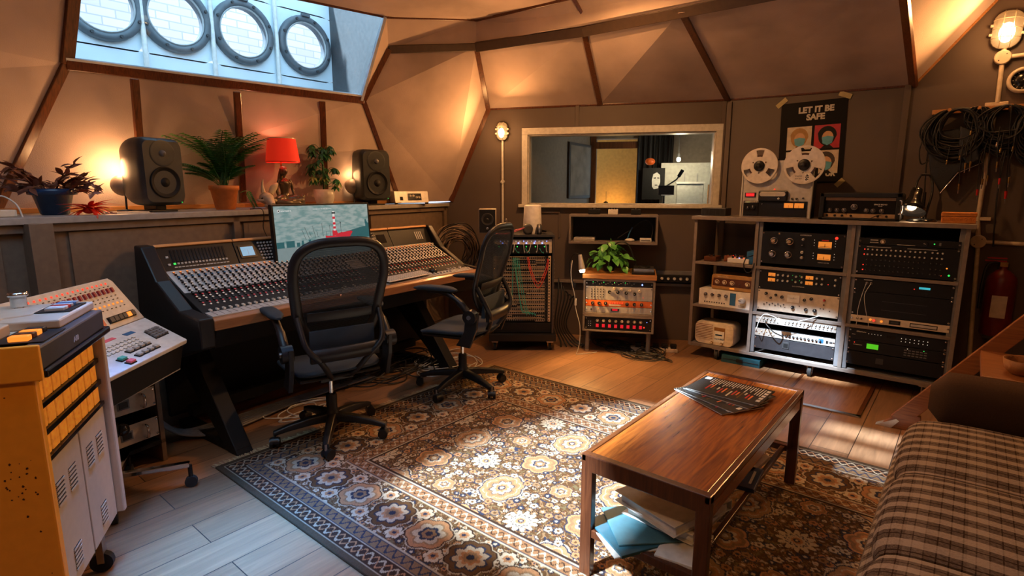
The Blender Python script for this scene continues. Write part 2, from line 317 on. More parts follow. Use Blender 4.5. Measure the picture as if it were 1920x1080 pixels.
# studio window: frame, sill, glass
b = MB(); t = M['trim']
for r in ((-.06, 1.235, WL+.06, 1.262), (-.055, 1.902, WL+.055, 1.962), (-.055, 1.262, 0, 1.902), (WL, 1.262, WL+.055, 1.902)): b.box(r[0], r[1], -.0, r[2], r[3], .022, t, FW)
b.box(-.08, 1.232, 0, WL+.08, 1.262, .06, t, FW)
for r in ((0, 1.262, .012, 1.902), (WL-.012, 1.262, WL, 1.902), (0, 1.89, WL, 1.902), (0, 1.262, WL, 1.27)): b.box(r[0], r[1], -.14, r[2], r[3], 0, t, FW)
wf = struct(b.build('window_1', bevel=.003)); b = MB(); b.box(.005, 1.265, -.10, WL-.005, 1.9, -.094, glass('studio_glass', (.85, .86, .84), .35), FW); b.build('pane', wf)
# wooden battens of the shell
wd = M['wood_dark']
trim(A0, B0, .05, .03, wd); trim(B0, B1, .055, .045, wd); trim(A1, B1, .04, .03, wd); trim(B1, N1, .045, .05, wd); trim(N2, R0, .045, .035, wd); trim(R0, W0, .05, .035, wd)
trim(B0, T0, .07, .04, wd); trim(R0, K1, .018, .02, wd); trim(K1, K2, .018, .02, wd); trim(K2, C5, .018, .02, wd); trim(K1, n3, .045, .03, wd); trim(K2, n4, .05, .03, wd)
trim(C5, n5, .055, .03, wd); trim(C5, G, .02, .03, M['oak']); bmx = mat('beam_paint', (.06, .035, .022), .5)
trim(N1, N2, .06, .04, bmx); trim(N2, n3, .075, .05, bmx); trim(n3, n5, .075, .05, bmx); trim(n5, n6, .075, .05, bmx)
trim(T0, T1, .02, .02, wd); trim(T1, Mm, .02, .02, wd); trim(Mm, M2, .03, .02, M['wood_dx']); trim(M2, M3, .03, .02, wd)
trim(Mm, (2.3, 3.42, 2.8), .03, .02, M['wood_dx']); trim((3.69, 2.57, 2.8), (2.4, 2.5, 2.8), .03, .02, M['wood_dx']); trim((3.68, 2.45, 2.79), (3.85, 2.40, 2.61), .025, .02, wd)
nA = (A1-A0).cross(B1-A0).normalized()
for (x0, y0), (x1, y1) in (((252, 148), (270, 375)), ((444, 172), (456, 378)), ((604, 190), (611, 378))): trim(at(x0, y0, A0, nA), at(x1, y1, A0, nA), .045, .025, wd)
trim(A0+Vector((0, -.01, .012)), A1+Vector((0, -.01, .002)), .03, .03, M['oak'])
# long cabinet under the monitor shelf
UC = Vector((.986, .166, 0)).normalized(); FC = fr((.47, 3.43, 0), UC, (0, 0, 1)); NC = FC.col[2].xyz
cm = M['cabinet']; c = thing('storage_cabinet', 'long brown built-in cabinet behind the mixing console, below the plants and the two big speakers', 'cabinet', Matrix())
def cab(name, u0, v0, u1, v1, w0, w1, m=None): q = MB(); q.box(u0, v0, w0, u1, v1, w1, m or cm, FC); return q.build(name, c, bevel=.002)
q = MB(); q.box(-2.6, 0, -.5, 3.42, 1.235, -.02, cm, FC); q.build('body', c)
for i, (u0, u1) in enumerate(((-2.6, -1.2), (-1.2, .03), (.24, 1.15), (1.20, 2.3), (2.35, 3.36))):
    cab('door', u0+.03, .12, u1-.03, 1.19, -.02, -.008)
for u in (1.175, 2.325, 3.39): cab('stile', u-.022, .0, u+.022, 1.235, -.02, .006)
cab('top_rail', -2.6, 1.195, 3.42, 1.235, -.02, .006)
u0 = (at(40, 416, FC.translation, NC)-FC.translation).dot(UC); u1 = (at(86, 413, FC.translation, NC)-FC.translation).dot(UC)
cab('post', u0, 0, u1, 1.24, -.02, .07)
q = MB(); q.box(-2.7, 1.236, -.30, 3.43, 1.268, .025, M['shelfm'], FC)
q.poly([FC @ Vector((-2.7, 1.268, -.3)), FC @ Vector((3.43, 1.268, -.3)), (3.6, 4.2, 1.268), (-2.2, 4.2, 1.268)], M['shelfm'])
tag(q.build('shelf_top', bevel=.003), 'long grey shelf board carrying the plants, red lamp and two big speakers', 'shelf')
# skylight glass and what stands outside
n = (B1-B0).cross(T0-B0).normalized(); b = MB(); o_ = -n*.02 if n.y < 0 else n*.02
b.slab([B0+o_, B1+o_, T1+o_, T0+o_], .006, glass('skylight_glass', (.90, .97, 1), .25), MID); sk = struct(b.build('window_3'))
q = MB(); fi = mat('skylight_frame', (.62, .66, .72), .35)
for a, c_ in ((B0, B1), (B1, T1)): q.bar(a+Vector((0, 0, .03)) if a is B0 else a+Vector((-.02, 0, 0)), c_+Vector((0, 0, .03)) if a is B0 else c_+Vector((-.02, 0, 0)), .02, .06, fi, Vector(MID)-a)
q.build('pane_frame', sk)
hull = mat('hull_paint', (.74, .84, .90), .5, var=.08, scale=3); dk = mat('porthole_ring', (.09, .105, .12), .4)
yh = 5.0; PC = [aty(x, y, yh) for x, y in ((190, 8), (328, 38), (455, 62), (571, 85))]; zc = PC[2].z; rs = .20
b = MB(); cs = [p.x for p in PC]; cs = [cs[0]-.55]+cs; zb, zt = 1.9, 3.4
ed = [cs[0]-.28]+[(cs[i]+cs[i+1])/2 for i in range(len(cs)-1)]+[cs[-1]+.28]
for i, cx in enumerate(cs):
    N = 32; sq = []; ci = []
    for k in range(N):
        a = 2*PI*k/N; dx, dz = math.cos(a), math.sin(a); ci.append((cx+rs*dx, yh, zc+rs*dz))
        tx = ((ed[i+1]-cx) if dx > 0 else (cx-ed[i]))/max(abs(dx), 1e-6); tz = .3/max(abs(dz), 1e-6); r = min(tx, tz); sq.append((cx+r*dx, yh, zc+r*dz))
    b.ring([ci, sq], hull, True, False, False); b.ring([ci, [(x, y+.05, z) for x, y, z in ci]], dk, True, False)
    b.box(ed[i], yh, zb, ed[i+1], yh+.02, zc-.29, hull); b.box(ed[i], yh, zc+.29, ed[i+1], yh+.02, zt, hull)
    b.cyl((ed[i], yh-.03, zb), (ed[i], yh-.03, zt), .018, .018, M['white'])
b.box(ed[-1], 4.02, zb, ed[-1]+.05, yh+.05, zt, mat('dark_bulkhead', (.055, .06, .065), .5)); struct(b.build('wall_outer_hull'))
for i, cx in enumerate(cs[1:5]):
    o = thing('porthole', 'round porthole outside the skylight, %s' % ['cut by the left end of the glass', 'second from the left', 'third from the left', 'rightmost and lowest'][i], 'porthole', (cx, yh, zc), 'portholes outside the skylight')
    q = MB(); X_ = Matrix.Rotation(PI/2, 4, 'X'); q.lathe([(.20, .0), (.20, .03), (.215, .045), (.25, .045), (.262, .03), (.262, 0)], dk, 36, X_, False); q.build('ring', o)
    q = MB(); q.lathe([(.192, .03), (.2, .045), (.208, .03)], M['lgrey'], 36, X_, False); q.build('rim', o)
    for k in range(8): q = MB(); a = PI/8+k*PI/4; q.cyl((.235*math.cos(a), -.04, .235*math.sin(a)), (.235*math.cos(a), -.06, .235*math.sin(a)), .013, .011, M['dgrey'], 8); q.build('bolt', o)
    q = MB(); q.box(-.04, -.06, .25, .04, -.03, .275, dk); q.build('hinge', o)
bm_ = mat('pale_brick', (.85, .70, .66), .8); nt = bm_.node_tree; L = nt.links.new; bk = nt.nodes.new('ShaderNodeTexBrick'); tc = nt.nodes.new('ShaderNodeTexCoord'); mp = nt.nodes.new('ShaderNodeMapping'); mp.inputs['Rotation'].default_value = (PI/2, 0, 0)
L(tc.outputs['Object'], mp.inputs[0]); L(mp.outputs[0], bk.inputs[0]); bk.inputs['Scale'].default_value = 1; bk.inputs['Brick Width'].default_value = .22; bk.inputs['Row Height'].default_value = .075; bk.inputs['Mortar Size'].default_value = .006
bk.inputs['Color1'].default_value = (.90, .74, .70, 1); bk.inputs['Color2'].default_value = (.72, .54, .52, 1); bk.inputs['Mortar'].default_value = (.55, .45, .48, 1); L(bk.outputs[0], nt.nodes['Principled BSDF'].inputs['Base Color'])
b = MB(); b.box(-1, 6.2, 0, 8, 6.3, 5.0, bm_); struct(b.build('wall_outer_brick'))
b = MB(); b.box(-2.0, 3.4, 0, -1.9, 6.2, 9.5, M['putty']); struct(b.build('wall_sun_block'))  # unseen tall wall added to keep the sun off the skylight
# ------------------------------------------------------------------ recording room beyond the window
lw_ = mat('live_room_wall', (.17, .135, .105), .7); lg_ = mat('live_room_pale', (.55, .55, .50), .6)
def behind(px, py, d): return FW.inverted() @ at(px, py, FW.translation+(-NW)*d, NW)
b = MB(); b.box(-.5, -.05, -2.6, 3.6, 0, -.14, fm, FW); struct(b.build('floor_recording_room'))
b = MB(); b.box(-.5, 2.12, -2.6, 3.6, 2.2, -.14, lg_, FW); struct(b.build('ceiling_recording_room'))
b = MB(); pL = behind(1108, 300, 1.7)
b.slab([FW @ Vector((-.05, 0, -.16)), FW @ Vector((-.05, 2.15, -.16)), FW @ Vector((pL.x, 2.15, -1.7)), FW @ Vector((pL.x, 0, -1.7))], .05, lw_, (5.3, 2.6, 1)); struct(b.build('wall_recording_left'))
d0 = behind(1122, 280, 1.75); d1 = behind(1190, 280, 1.75); e1 = behind(1256, 300, 1.75)
b = MB(); b.box(pL.x-.2, 0, -1.85, d0.x-.02, 2.15, -1.7, lw_, FW); b.box(d1.x+.05, 0, -1.85, 3.6, 2.15, -1.7, lw_, FW); b.box(d0.x-.1, 2.0, -1.85, d1.x+.1, 2.15, -1.7, lw_, FW); struct(b.build('wall_recording_back'))
b = MB(); b.box(3.1, 0, -2.6, 3.2, 2.15, -.14, lw_, FW); struct(b.build('wall_recording_right'))
om = mat('lit_corridor', (.85, .42, .09), .7); b = MB(); b.box(d0.x-.15, 0, -2.6, d1.x+.5, 2.15, -2.5, om, FW); struct(b.build('wall_corridor'))  # orange of the corridor light put into the wall colour
b = MB()
for r in ((d0.x-.09, 0, d0.x-.02, 2.03), (d1.x+.03, 0, d1.x+.10, 2.03), (d0.x-.09, d0.y+.0, d1.x+.1, d0.y+.08)): b.box(r[0], r[1], -1.72, r[2], r[3], -1.66, M['wood_dark'], FW)
struct(b.build('door_1'))
# ================================================================== SHARED SMALL PARTS
def mk(fn): b = MB(); fn(b); return b.mesh('part')
def knob_me(r, h, body, cap=None, ptr=None, n=14, skirt=None):
    def f(b):
        if skirt: b.lathe([(r*1.25, 0), (r*1.25, h*.15), (r, h*.22)], skirt, n, None, False)
        b.lathe([(r, 0), (r*.92, h*.85), (r*.8, h)], body, n)
        if cap: b.lathe([(r*.7, h), (r*.62, h*1.08)], cap, n)
        if ptr: b.box(-r*.1, 0, h, r*.1, r*.85, h*1.12, ptr)
    return mk(f)
KN = {'blk': knob_me(1, 1.1, M['blk'], None, M['ink']), 'chr': knob_me(1, 1.1, M['dgrey'], M['chrome'], M['ink'], skirt=M['chrome']), 'wht': knob_me(1, 1.1, M['white'], M['lgrey'], M['blk']),
      'grey': knob_me(1, 1.1, M['lgrey'], M['white'], M['blk'], skirt=M['blk']), 'brs': knob_me(1, .9, M['brass'], M['cream'], M['blk'], skirt=M['cream']), 'red': knob_me(1, 1.1, M['red'], None, M['ink']), 'crm': knob_me(1, 1.0, M['cream'], None, M['blk'])}
SCREW = mk(lambda b: b.lathe([(.0065, 0), (.0065, .002), (.004, .0035)], M['chrome'], 10))
LEDS = {k: mk(lambda b, k=k: b.lathe([(1, 0), (1, .8), (.5, 1.2)], M[k], 8)) for k in ('lr', 'lg', 'lo', 'lb', 'lw')}
def gear(name, label, cat, T, w, h, depth, face, items, body=None, ears=True, group=None, lip=.003):
    "a piece of equipment: local x along the front, y up, z out of the front"
    r = thing(name, label, cat, T, group); body = body or M['blkm']
    e_ = .034 if ears else 0; q = MB(); q.box(e_, .002, -depth, w-e_, h-.002, 0, body); q.build('chassis', r, bevel=.001)
    q = MB(); q.box(0, 0, 0, w, h, lip, face); q.build('faceplate', r, bevel=.001)
    if ears:
        for x in (.008, w-.008):
            for y in ((.012, h-.012) if h > .06 else (h/2,)): inst(SCREW, 'screw', r, (x, y, lip))
    tx = {}
    for it in items:
        k = it[0]
        if k == 'k': _, x, y, rad, st = it; inst(KN[st], 'knob', r, Matrix.Translation((x, y, lip)) @ Matrix.Rotation(random.uniform(-2.2, 2.2), 4, 'Z') @ Matrix.Diagonal((rad, rad, rad*1.15, 1)))
        elif k == 'l': _, x, y, rad, st = it; inst(LEDS[st], 'indicator_light', r, Matrix.Translation((x, y, lip)) @ Matrix.Diagonal((rad, rad, rad, 1)))
        elif k in 'mdbxv':
            nm = {'m': 'meter', 'd': 'display', 'b': 'button', 'x': 'panel_strip', 'v': 'vent_slot'}[k]; _, x, y, a, c, mm = it[:6]; d = it[6] if len(it) > 6 else .003
            q = MB(); q.box(x-a/2, y-c/2, lip, x+a/2, y+c/2, lip+d, mm); o = q.build(nm, r, bevel=.0006)
            if k == 'm':
                q = MB(); q.box(-a*.02+x, y-c*.4, lip+d, x+a*.02, y+c*.1, lip+d+.001, M['blk'], None); q.box(x-a*.4, y-c*.35, lip+d, x+a*.4, y-c*.30, lip+d+.001, M['blk']); q.build('needle', o)
        elif k == 't': _, x, y, s, txt = it[:5]; mm = it[5] if len(it) > 5 else M['ink']; q = MB(); q.text(txt, s, mm, Matrix.Translation((x, y, lip+.0008))); q.build('lettering', r)
        elif k == 'j': _, x, y, rad = it; q = MB(); q.lathe([(rad, 0), (rad, .003), (rad*.6, .004)], M['chrome'], 12, Matrix.Translation((x, y, lip)), False); q.lathe([(rad*.6, .0015), (rad*.58, .002)], M['blkm'], 12, Matrix.Translation((x, y, lip))); q.build('socket', r)
    return r
# ================================================================== RUG
def build_rug():
    X0, X1, Y0, Y1 = 1.06, 3.21, -.62, 2.83; st = .0045
    nx, ny = int((X1-X0)/st), int((Y1-Y0)/st); gx = np.linspace(0, X1-X0, nx+1); gy = np.linspace(0, Y1-Y0, ny+1); Xg, Yg = np.meshgrid(gx, gy)
    Wd, Hh = X1-X0, Y1-Y0; C = np.zeros(Xg.shape+(3,)); rng = np.random.RandomState(5)
    brown = np.array((.095, .045, .018)); cream = np.array((.46, .365, .25)); peach = np.array((.36, .17, .075)); navy = np.array((.025, .030, .052)); tan = np.array((.235, .135, .065)); olive = np.array((.13, .095, .045)); dark = np.array((.035, .018, .012))
    C[:] = brown
    e = np.minimum(np.minimum(Xg, Wd-Xg), np.minimum(Yg, Hh-Yg)); horiz = np.minimum(Xg, Wd-Xg) > np.minimum(Yg, Hh-Yg); t = np.where(horiz, Xg, Yg)
    def put(mask, col): C[mask] = col
    def wave(e0, amp, per, wd, col):
        put(np.abs(e-(e0+amp*np.sin(2*PI*t/per))) < wd, col)
    def flower(cx, cy, r, lobes, cols, k=.16, rot=0, sy=1.0, clip=None):
        m = (np.abs(Xg-cx) < r*1.4) & (np.abs(Yg-cy) < r*1.4*sy)
        iy, ix = np.where(m)
        if not len(iy): return
        a, b_, c_, d_ = iy.min(), iy.max()+1, ix.min(), ix.max()+1; dx = Xg[a:b_, c_:d_]-cx; dy = (Yg[a:b_, c_:d_]-cy)/sy
        rr = np.hypot(dx, dy); th = np.arctan2(dy, dx)+rot; sub = C[a:b_, c_:d_]; cl = clip[a:b_, c_:d_] if clip is not None else True
        for f, kk, col in cols: sub[(rr < r*f*(1+kk*np.abs(np.cos(lobes*th/2))-kk*.5)) & cl] = col
    # ground scatter: vines and tiny blossoms everywhere
    vx = .022*np.sin(Yg*31)+.018*np.sin(Yg*67+Xg*11); vy = .022*np.sin(Xg*29+1)+.018*np.sin(Xg*61+Yg*9)
    v = np.sin((Xg+vx)*2*PI/.11)*np.sin((Yg+vy)*2*PI/.13); put(np.abs(v) < .055, tan); v2 = np.sin((Xg+vy)*2*PI/.062+1)*np.sin((Yg+vx)*2*PI/.07+2); put(np.abs(v2) < .05, olive)
    put((v2 > .82), cream*.75); put((v2 < -.85), navy); put((v > .93), peach)
    cell = .044
    for i in range(int(Wd/cell)+1):
        for j in range(int(Hh/cell)+1):
            cx = (i+.5*(j % 2))*cell+rng.uniform(-.012, .012); cy = j*cell+rng.uniform(-.012, .012); p = rng.rand(); r = rng.uniform(.009, .017)
            a, b2 = [(cream, peach), (peach, navy), (tan, cream), (navy, cream), (cream, brown)][rng.randint(5)]
            if p < .85: flower(cx, cy, r, rng.choice([5, 6, 8]), [(1.25, .3, dark), (1, .35, a), (.45, .2, b2)])
    # field medallions
    inner = e > .55
    def medal(cx, cy, r, kind, sy=1.0):
        if kind == 0: cols = [(1.10, .12, cream), (1.04, .12, navy), (.98, .12, tan*1.35), (.80, .18, cream*.9), (.76, .18, peach), (.62, .3, tan), (.50, .35, navy), (.46, .35, cream), (.30, .3, peach), (.18, .2, navy), (.1, .1, cream)]
        elif kind == 1: cols = [(1.10, .5, dark), (1.02, .5, cream), (.62, .4, navy), (.55, .4, cream*.9), (.34, .3, peach), (.2, .2, navy), (.1, .1, cream)]
        else: cols = [(1.10, .2, navy), (1.02, .2, peach*1.25), (.9, .2, tan), (.7, .3, peach), (.52, .4, cream), (.40, .3, navy), (.30, .3, tan), (.15, .1, cream)]
        flower(cx, cy, r, {0: 8, 1: 12, 2: 6}[kind], cols, rot=.3*kind, sy=sy, clip=inner)
    for s in range(-7, 8):
        for q in range(-3, 4):
            k = (s+2*q) % 4; cx, cy = Wd/2+q*.30+(.15 if s % 2 else 0), Hh/2+s*.235
            if k == 0: medal(cx, cy, .118, 0, .80)
            elif k == 1: medal(cx, cy, .062, 1)
            elif k == 2: medal(cx, cy, .085, 2)
            else: medal(cx, cy, .050, 2)
            for a in range(8):
                rr_ = .128; flower(cx+rr_*math.cos(a*PI/4+.2), cy+rr_*math.sin(a*PI/4+.2), .017, 5, [(1.25, .3, navy), (1, .3, [cream, peach, tan][a % 3]), (.4, .1, brown)], clip=inner)
    # borders
    put(e < .03, np.array((.07, .045, .025))); bd = (e > .03) & (e < .55)
    def band(a, b, col): put((e > a) & (e < b), col)
    band(.03, .036, cream*.7); band(.036, .105, dark); wave(.07, .022, .075, .006, cream*.8); wave(.07, -.022, .075, .0045, peach)
    band(.105, .111, cream*.8); band(.111, .117, navy); band(.117, .165, tan*.8); wave(.141, .016, .05, .007, navy); band(.165, .171, navy); band(.171, .176, cream*.8)
    band(.455, .461, cream*.8); band(.461, .467, navy); band(.467, .525, peach*.6); wave(.496, .018, .06, .006, cream*.85); wave(.496, -.018, .06, .004, dark); band(.525, .531, navy); band(.531, .539, cream*.8); band(.539, .55, dark)
    mb = (e > .176) & (e < .455)
    for ax in (0, 1):
        Ln = (Wd if ax == 0 else Hh); nM = int(round((Ln-.63)/.235))
        for side in (0, 1):
            for k in range(nM+1):
                tt = .315+(Ln-.63)*k/nM; ee = .315 if side == 0 else ((Hh if ax == 0 else Wd)-.315); cx, cy = (tt, ee) if ax == 0 else (ee, tt)
                kk = k % 2; cols = [(1.06, .16, cream*.85), (1.0, .16, dark), (.94, .16, [peach, brown][kk]), (.72, .3, [tan, navy][kk]), (.62, .35, cream*.9), (.42, .3, [navy, peach][kk]), (.30, .2, tan), (.16, .1, navy)]
                flower(cx, cy, .098, 8 if kk else 6, cols, clip=mb)
                tt2 = tt+(Ln-.63)/nM/2
                for off in (-.085, .085):
                    c2 = (tt2, ee+off) if ax == 0 else (ee+off, tt2); flower(c2[0], c2[1], .036, 6, [(1.15, .3, dark), (1, .3, cream), (.55, .3, peach), (.25, .1, navy)], clip=mb)
    C *= .84; C *= (.86+.28*rng.rand(*Xg.shape))[:, :, None]
    Z = .010+.0006*np.sin(Xg*9)*np.sin(Yg*7)
    co = np.stack([Xg+X0, Yg+Y0, Z], -1).reshape(-1, 3); nv = (nx+1)*(ny+1); idx = np.arange(nv).reshape(ny+1, nx+1)
    q = np.stack([idx[:-1, :-1], idx[:-1, 1:], idx[1:, 1:], idx[1:, :-1]], -1).reshape(-1, 4)
    per = np.concatenate([idx[0, :], idx[1:, -1], idx[-1, -2::-1], idx[-2:0:-1, 0]]); sk = co[per].copy(); sk[:, 2] = .001
    s0 = nv; n = len(per); qs = np.stack([np.roll(per, -1), per, s0+np.arange(n), s0+np.roll(np.arange(n), -1)], -1)
    allc = np.vstack([co, sk]); f = np.vstack([q, qs]); me = bpy.data.meshes.new('pile'); me.vertices.add(len(allc)); me.vertices.foreach_set('co', allc.ravel())
    me.loops.add(f.size); me.loops.foreach_set('vertex_index', f.ravel().astype(np.int32)); me.polygons.add(len(f)); me.polygons.foreach_set('loop_start', np.arange(0, f.size, 4, dtype=np.int32)); me.update(calc_edges=True)
    ca = me.color_attributes.new('weave', 'FLOAT_COLOR', 'POINT'); cc = np.ones((len(allc), 4), np.float32); cc[:nv, :3] = np.clip(C, 0, 1).reshape(-1, 3); cc[nv:, :3] = (.07, .045, .025); ca.data.foreach_set('color', cc.ravel())
    m = mat('rug_wool', (.3, .2, .1), .95, bump=.7, bscale=500, spec=.1); nt = m.node_tree; at_ = nt.nodes.new('ShaderNodeAttribute'); at_.attribute_name = 'weave'; nt.links.new(at_.outputs['Color'], nt.nodes['Principled BSDF'].inputs['Base Color']); me.materials.append(m)
    r = thing('rug', 'large patterned brown, cream and navy oriental rug with flower medallions and fringe', 'rug', (0, 0, 0))
    o = bpy.data.objects.new('pile', me); COL.objects.link(o); o.parent = r
    b = MB(); fr_m = mat('fringe_wool', (.50, .38, .22), .9)
    for k in range(330):
        x = X0+(X1-X0)*(k+.5)/330; dx = random.uniform(-.02, .02); l = random.uniform(.035, .06); b.tube([(x, Y1-.004, .004), (x+dx*.5, Y1+l*.5, .004), (x+dx, Y1+l, .003)], .0022, fr_m, 4)
    tag(b.build('fringe', r), kind='stuff')
build_rug()
# ================================================================== COFFEE TABLE
tb = thing('coffee_table', 'long teak coffee table with slatted lower shelf standing on the rug', 'table', (1.57, .515, .011)); W_, L_ = .46, 1.20; zt = .469
q = MB(); q.box(.03, .022, zt-.022, L_-.03, W_-.022, zt-.002, M['teak']); q.build('tabletop', tb, bevel=.002)
for nm, r in (('side_rail', (0, 0, L_, .02)), ('side_rail', (0, W_-.02, L_, W_))): q = MB(); q.box(r[0], r[1], zt-.026, r[2], r[3], zt, M['wood_dx']); q.build(nm, tb, bevel=.003)
for x in (0, L_-.032): q = MB(); q.box(x, .0, zt-.062, x+.032, W_, zt+.001, M['teakd']); q.build('end_rail', tb, bevel=.004)
for y in (.004, W_-.022): q = MB(); q.box(.03, y, zt-.085, L_-.03, y+.018, zt-.034, M['teak']); q.build('apron', tb, bevel=.002)
for x in (0, L_-.032):
    for y in (0, W_-.045): q = MB(); q.box(x, y, 0, x+.032, y+.045, zt-.055, M['teakd']); q.build('leg', tb, bevel=.003)
    q = MB(); q.box(x+.004, .04, .155, x+.028, W_-.04, .185, M['teakd']); q.build('cross_rail', tb, bevel=.002)
for y in (.055, .14, .225, .31, .385): q = MB(); q.box(.02, y, .160, L_-.02, y+.02, .18, M['teakd']); q.build('shelf_slat', tb, bevel=.002)
def sheet(name, label, cat, pts_c, w, l, a, z, h, m, edge=None, group=None):
    o = thing(name, label, cat, zrot((pts_c[0], pts_c[1], z), a), group); b = MB(); b.box(-l/2, -w/2, 0, l/2, w/2, h, m); b.build('cover', o, bevel=min(.002, h/3)); return o
TZ = .011+.180
f1 = sheet('document_folder', 'teal plastic folder of papers under the white binders, near end of table shelf', 'folder', (1.70, .80), .235, .31, -.5, TZ, .012, mat('teal_folder', (.03, .11, .15), .45))
q = MB(); q.box(-.165, -.125, .001, .13, .10, .005, M['paper'], Matrix.Rotation(-.10, 4, 'Z')); q.build('papers', f1)
f2 = sheet('document_folder', 'pale teal folder lying crooked on the darker teal one', 'folder', (1.735, .775), .23, .31, -.78, TZ+.013, .007, mat('pale_teal', (.07, .18, .22), .45))
nb = sheet('spiral_notebook', 'white spiral notepad half under the teal folders at the table leg', 'notepad', (1.70, .635), .15, .21, .15, TZ, .012, M['paper'])
q = MB()
for k in range(9): q.tube([(-.09+.02*k, -.076+.012*math.cos(a), .006+.010*math.sin(a)) for a in np.linspace(0, 2*PI, 9)[:-1]], .0014, M['blk'], 4, closed=True)
q.build('spiral', nb)
for z, a, cx, lb in ((TZ+.021, -.08, 1.86, 'white lever arch binder, lower of two on the table shelf'), (TZ+.065, -.30, 1.82, 'white lever arch binder, upper of two, lying askew on the other')):
    o = thing('ring_binder', lb, 'binder', zrot((cx, .735, z), a), 'binders on the table shelf'); q = MB(); wh = M['white']
    q.box(-.155, -.14, 0, .155, .14, .003, wh); q.box(-.155, -.14, .037, .155, .14, .040, wh); q.box(.152, -.14, 0, .155, .14, .040, wh); q.build('cover', o, bevel=.001)
    q = MB(); q.box(-.14, -.135, .004, .13, .12, .030, M['paper']); q.build('papers', o)
    q = MB(); q.lathe([(.012, 0), (.012, .002), (.008, .002)], M['chrome'], 16, Matrix.Translation((.1555, 0, .02)) @ Matrix.Rotation(PI/2, 4, 'Y')); q.build('finger_ring', o)
def mag(name, label, c, a, z, col, n=3, w=.225, l=.32):
    o = thing(name, label, 'magazine', zrot((c[0], c[1], z), a), 'magazines on the coffee table')
    q = MB(); q.box(-l/2, -w/2, 0, l/2, w/2, .004, M['paper']); q.build('pages', o)
    q = MB(); q.box(-l/2-.001, -w/2-.001, .004, l/2+.001, w/2+.001, .005, col); o2 = q.build('cover', o)
    q = MB(); r = random.Random(int(c[0]*1000))
    for k in range(22):
        x = -l/2+.03+k*.0112; ln = r.uniform(.05, .11); q.box(x, -w/2+.012, .005, x+.004, -w/2+.012+ln, .0055, M['ink'])
    for k in range(14):
        x = -l/2+.05+k*.015; y = .0+r.uniform(-.01, .02); q.box(x, y, .005, x+.007, y+r.uniform(.03, .08), .0054, [M['orange'], M['red'], M['beige'], M['brass']][k % 4])
    for k in range(5): q.box(-l/2+.008, -w/2+.02+.035*k, .005, -l/2+.024, -w/2+.045+.035*k, .0055, M['ink'])
    q.box(l/2-.04, -w/2+.01, .005, l/2-.012, -w/2+.045, .0056, M['paper']); tag(q.build('cover_print', o2), kind='stuff'); return o
tz = .011+zt
cv = mat('cover_black', (.018, .018, .02), .25)
for k, (c, a, lb) in enumerate((((2.40, .79), -.78, 'black music magazine at the bottom of the fan'), ((2.42, .78), -.62, 'black magazine second from the bottom of the fan'), ((2.47, .765), -.46, 'black magazine in the middle of the fan'), ((2.49, .765), -.30, 'orange and black magazine on top of the fan'))):
    mag('magazine', lb, c, a+PI/2+.25, tz+.001+.0056*k, cv)
o = thing('pen', 'black marker pen left on the binders under the table', 'pen', zrot((1.80, .60, TZ+.110), .4)); q = MB(); q.cyl((-.07, 0, 0), (.05, 0, 0), .006, .006, M['blk'], 10); q.build('barrel', o); q = MB(); q.cyl((.05, 0, 0), (.075, 0, 0), .0065, .005, M['dgrey'], 10); q.build('cap', o)
for k, (x, y, a, lb, m) in enumerate(((2.30, .63, .1, 'dark blue paperback under the coffee table, nearest the slats', mat('navy_cover', (.02, .03, .09), .3)), (2.46, .66, -.1, 'cream covered booklet beside the dark paperbacks on the lower shelf', M['cream']), (2.34, .75, .25, 'black paperback lying behind the navy one on the lower shelf', M['blkg']))):
    o = sheet('paperback', lb, 'book', (x, y), .13, .20, a, TZ, .018, m); q = MB(); q.box(-.097, -.063, .002, .098, .066, .016, M['paper']); q.build('pages', o)
    q = MB(); q.box(-.06, -.045, .018, .06, -.035, .0185, M['ink']); q.box(-.08, .0, .018, .03, .012, .0185, M['ink']); q.build('cover_print', o)
# ================================================================== SOFA
pm = mat('plaid_tweed', (.2, .13, .09), .95, bump=.8, bscale=260, spec=.1); nt = pm.node_tree; L = nt.links.new; B = nt.nodes['Principled BSDF']; tc = nt.nodes.new('ShaderNodeTexCoord'); sp = nt.nodes.new('ShaderNodeSeparateXYZ'); L(tc.outputs['Object'], sp.inputs[0])
def math_(op, a, b=None):
    n = nt.nodes.new('ShaderNodeMath'); n.operation = op
    for i, v in enumerate((a, b)):
        if v is None: continue
        if isinstance(v, (int, float)): n.inputs[i].default_value = v
        else: L(v, n.inputs[i])
    return n.outputs[0]
def stripe(src, per, duty, ph=0): return math_('LESS_THAN', math_('FRACT', math_('ADD', math_('DIVIDE', src, per), ph)), duty)
sx = stripe(sp.outputs[0], .075, .42); sx2 = stripe(sp.outputs[0], .075, .06, .3); sy = stripe(sp.outputs[1], .028, .12); sy2 = stripe(sp.outputs[1], .14, .35)
nz = nt.nodes.new('ShaderNodeTexNoise'); nz.inputs['Scale'].default_value = 90
v = math_('ADD', math_('MULTIPLY', sx, .55), math_('MULTIPLY', sx2, -.3)); v = math_('ADD', v, math_('MULTIPLY', sy, -.22)); v = math_('ADD', v, math_('MULTIPLY', sy2, .12)); v = math_('ADD', v, math_('MULTIPLY', nz.outputs[0], .5))
rp = nt.nodes.new('ShaderNodeValToRGB'); e = rp.color_ramp.elements; e[0].position = .05; e[0].color = (.034, .018, .012, 1); e[1].position = .9; e[1].color = (.34, .262, .20, 1); L(v, rp.inputs[0]); L(rp.outputs[0], B.inputs['Base Color'])
cord = mat('brown_corduroy', (.075, .042, .026), .95, bump=.8, bscale=120, spec=.1, aniso=(1, 8, 8))
sf = thing('sofa', 'low plaid brown sofa with loose seat cushions and corduroy arm at the right edge', 'sofa', (0, 0, 0))
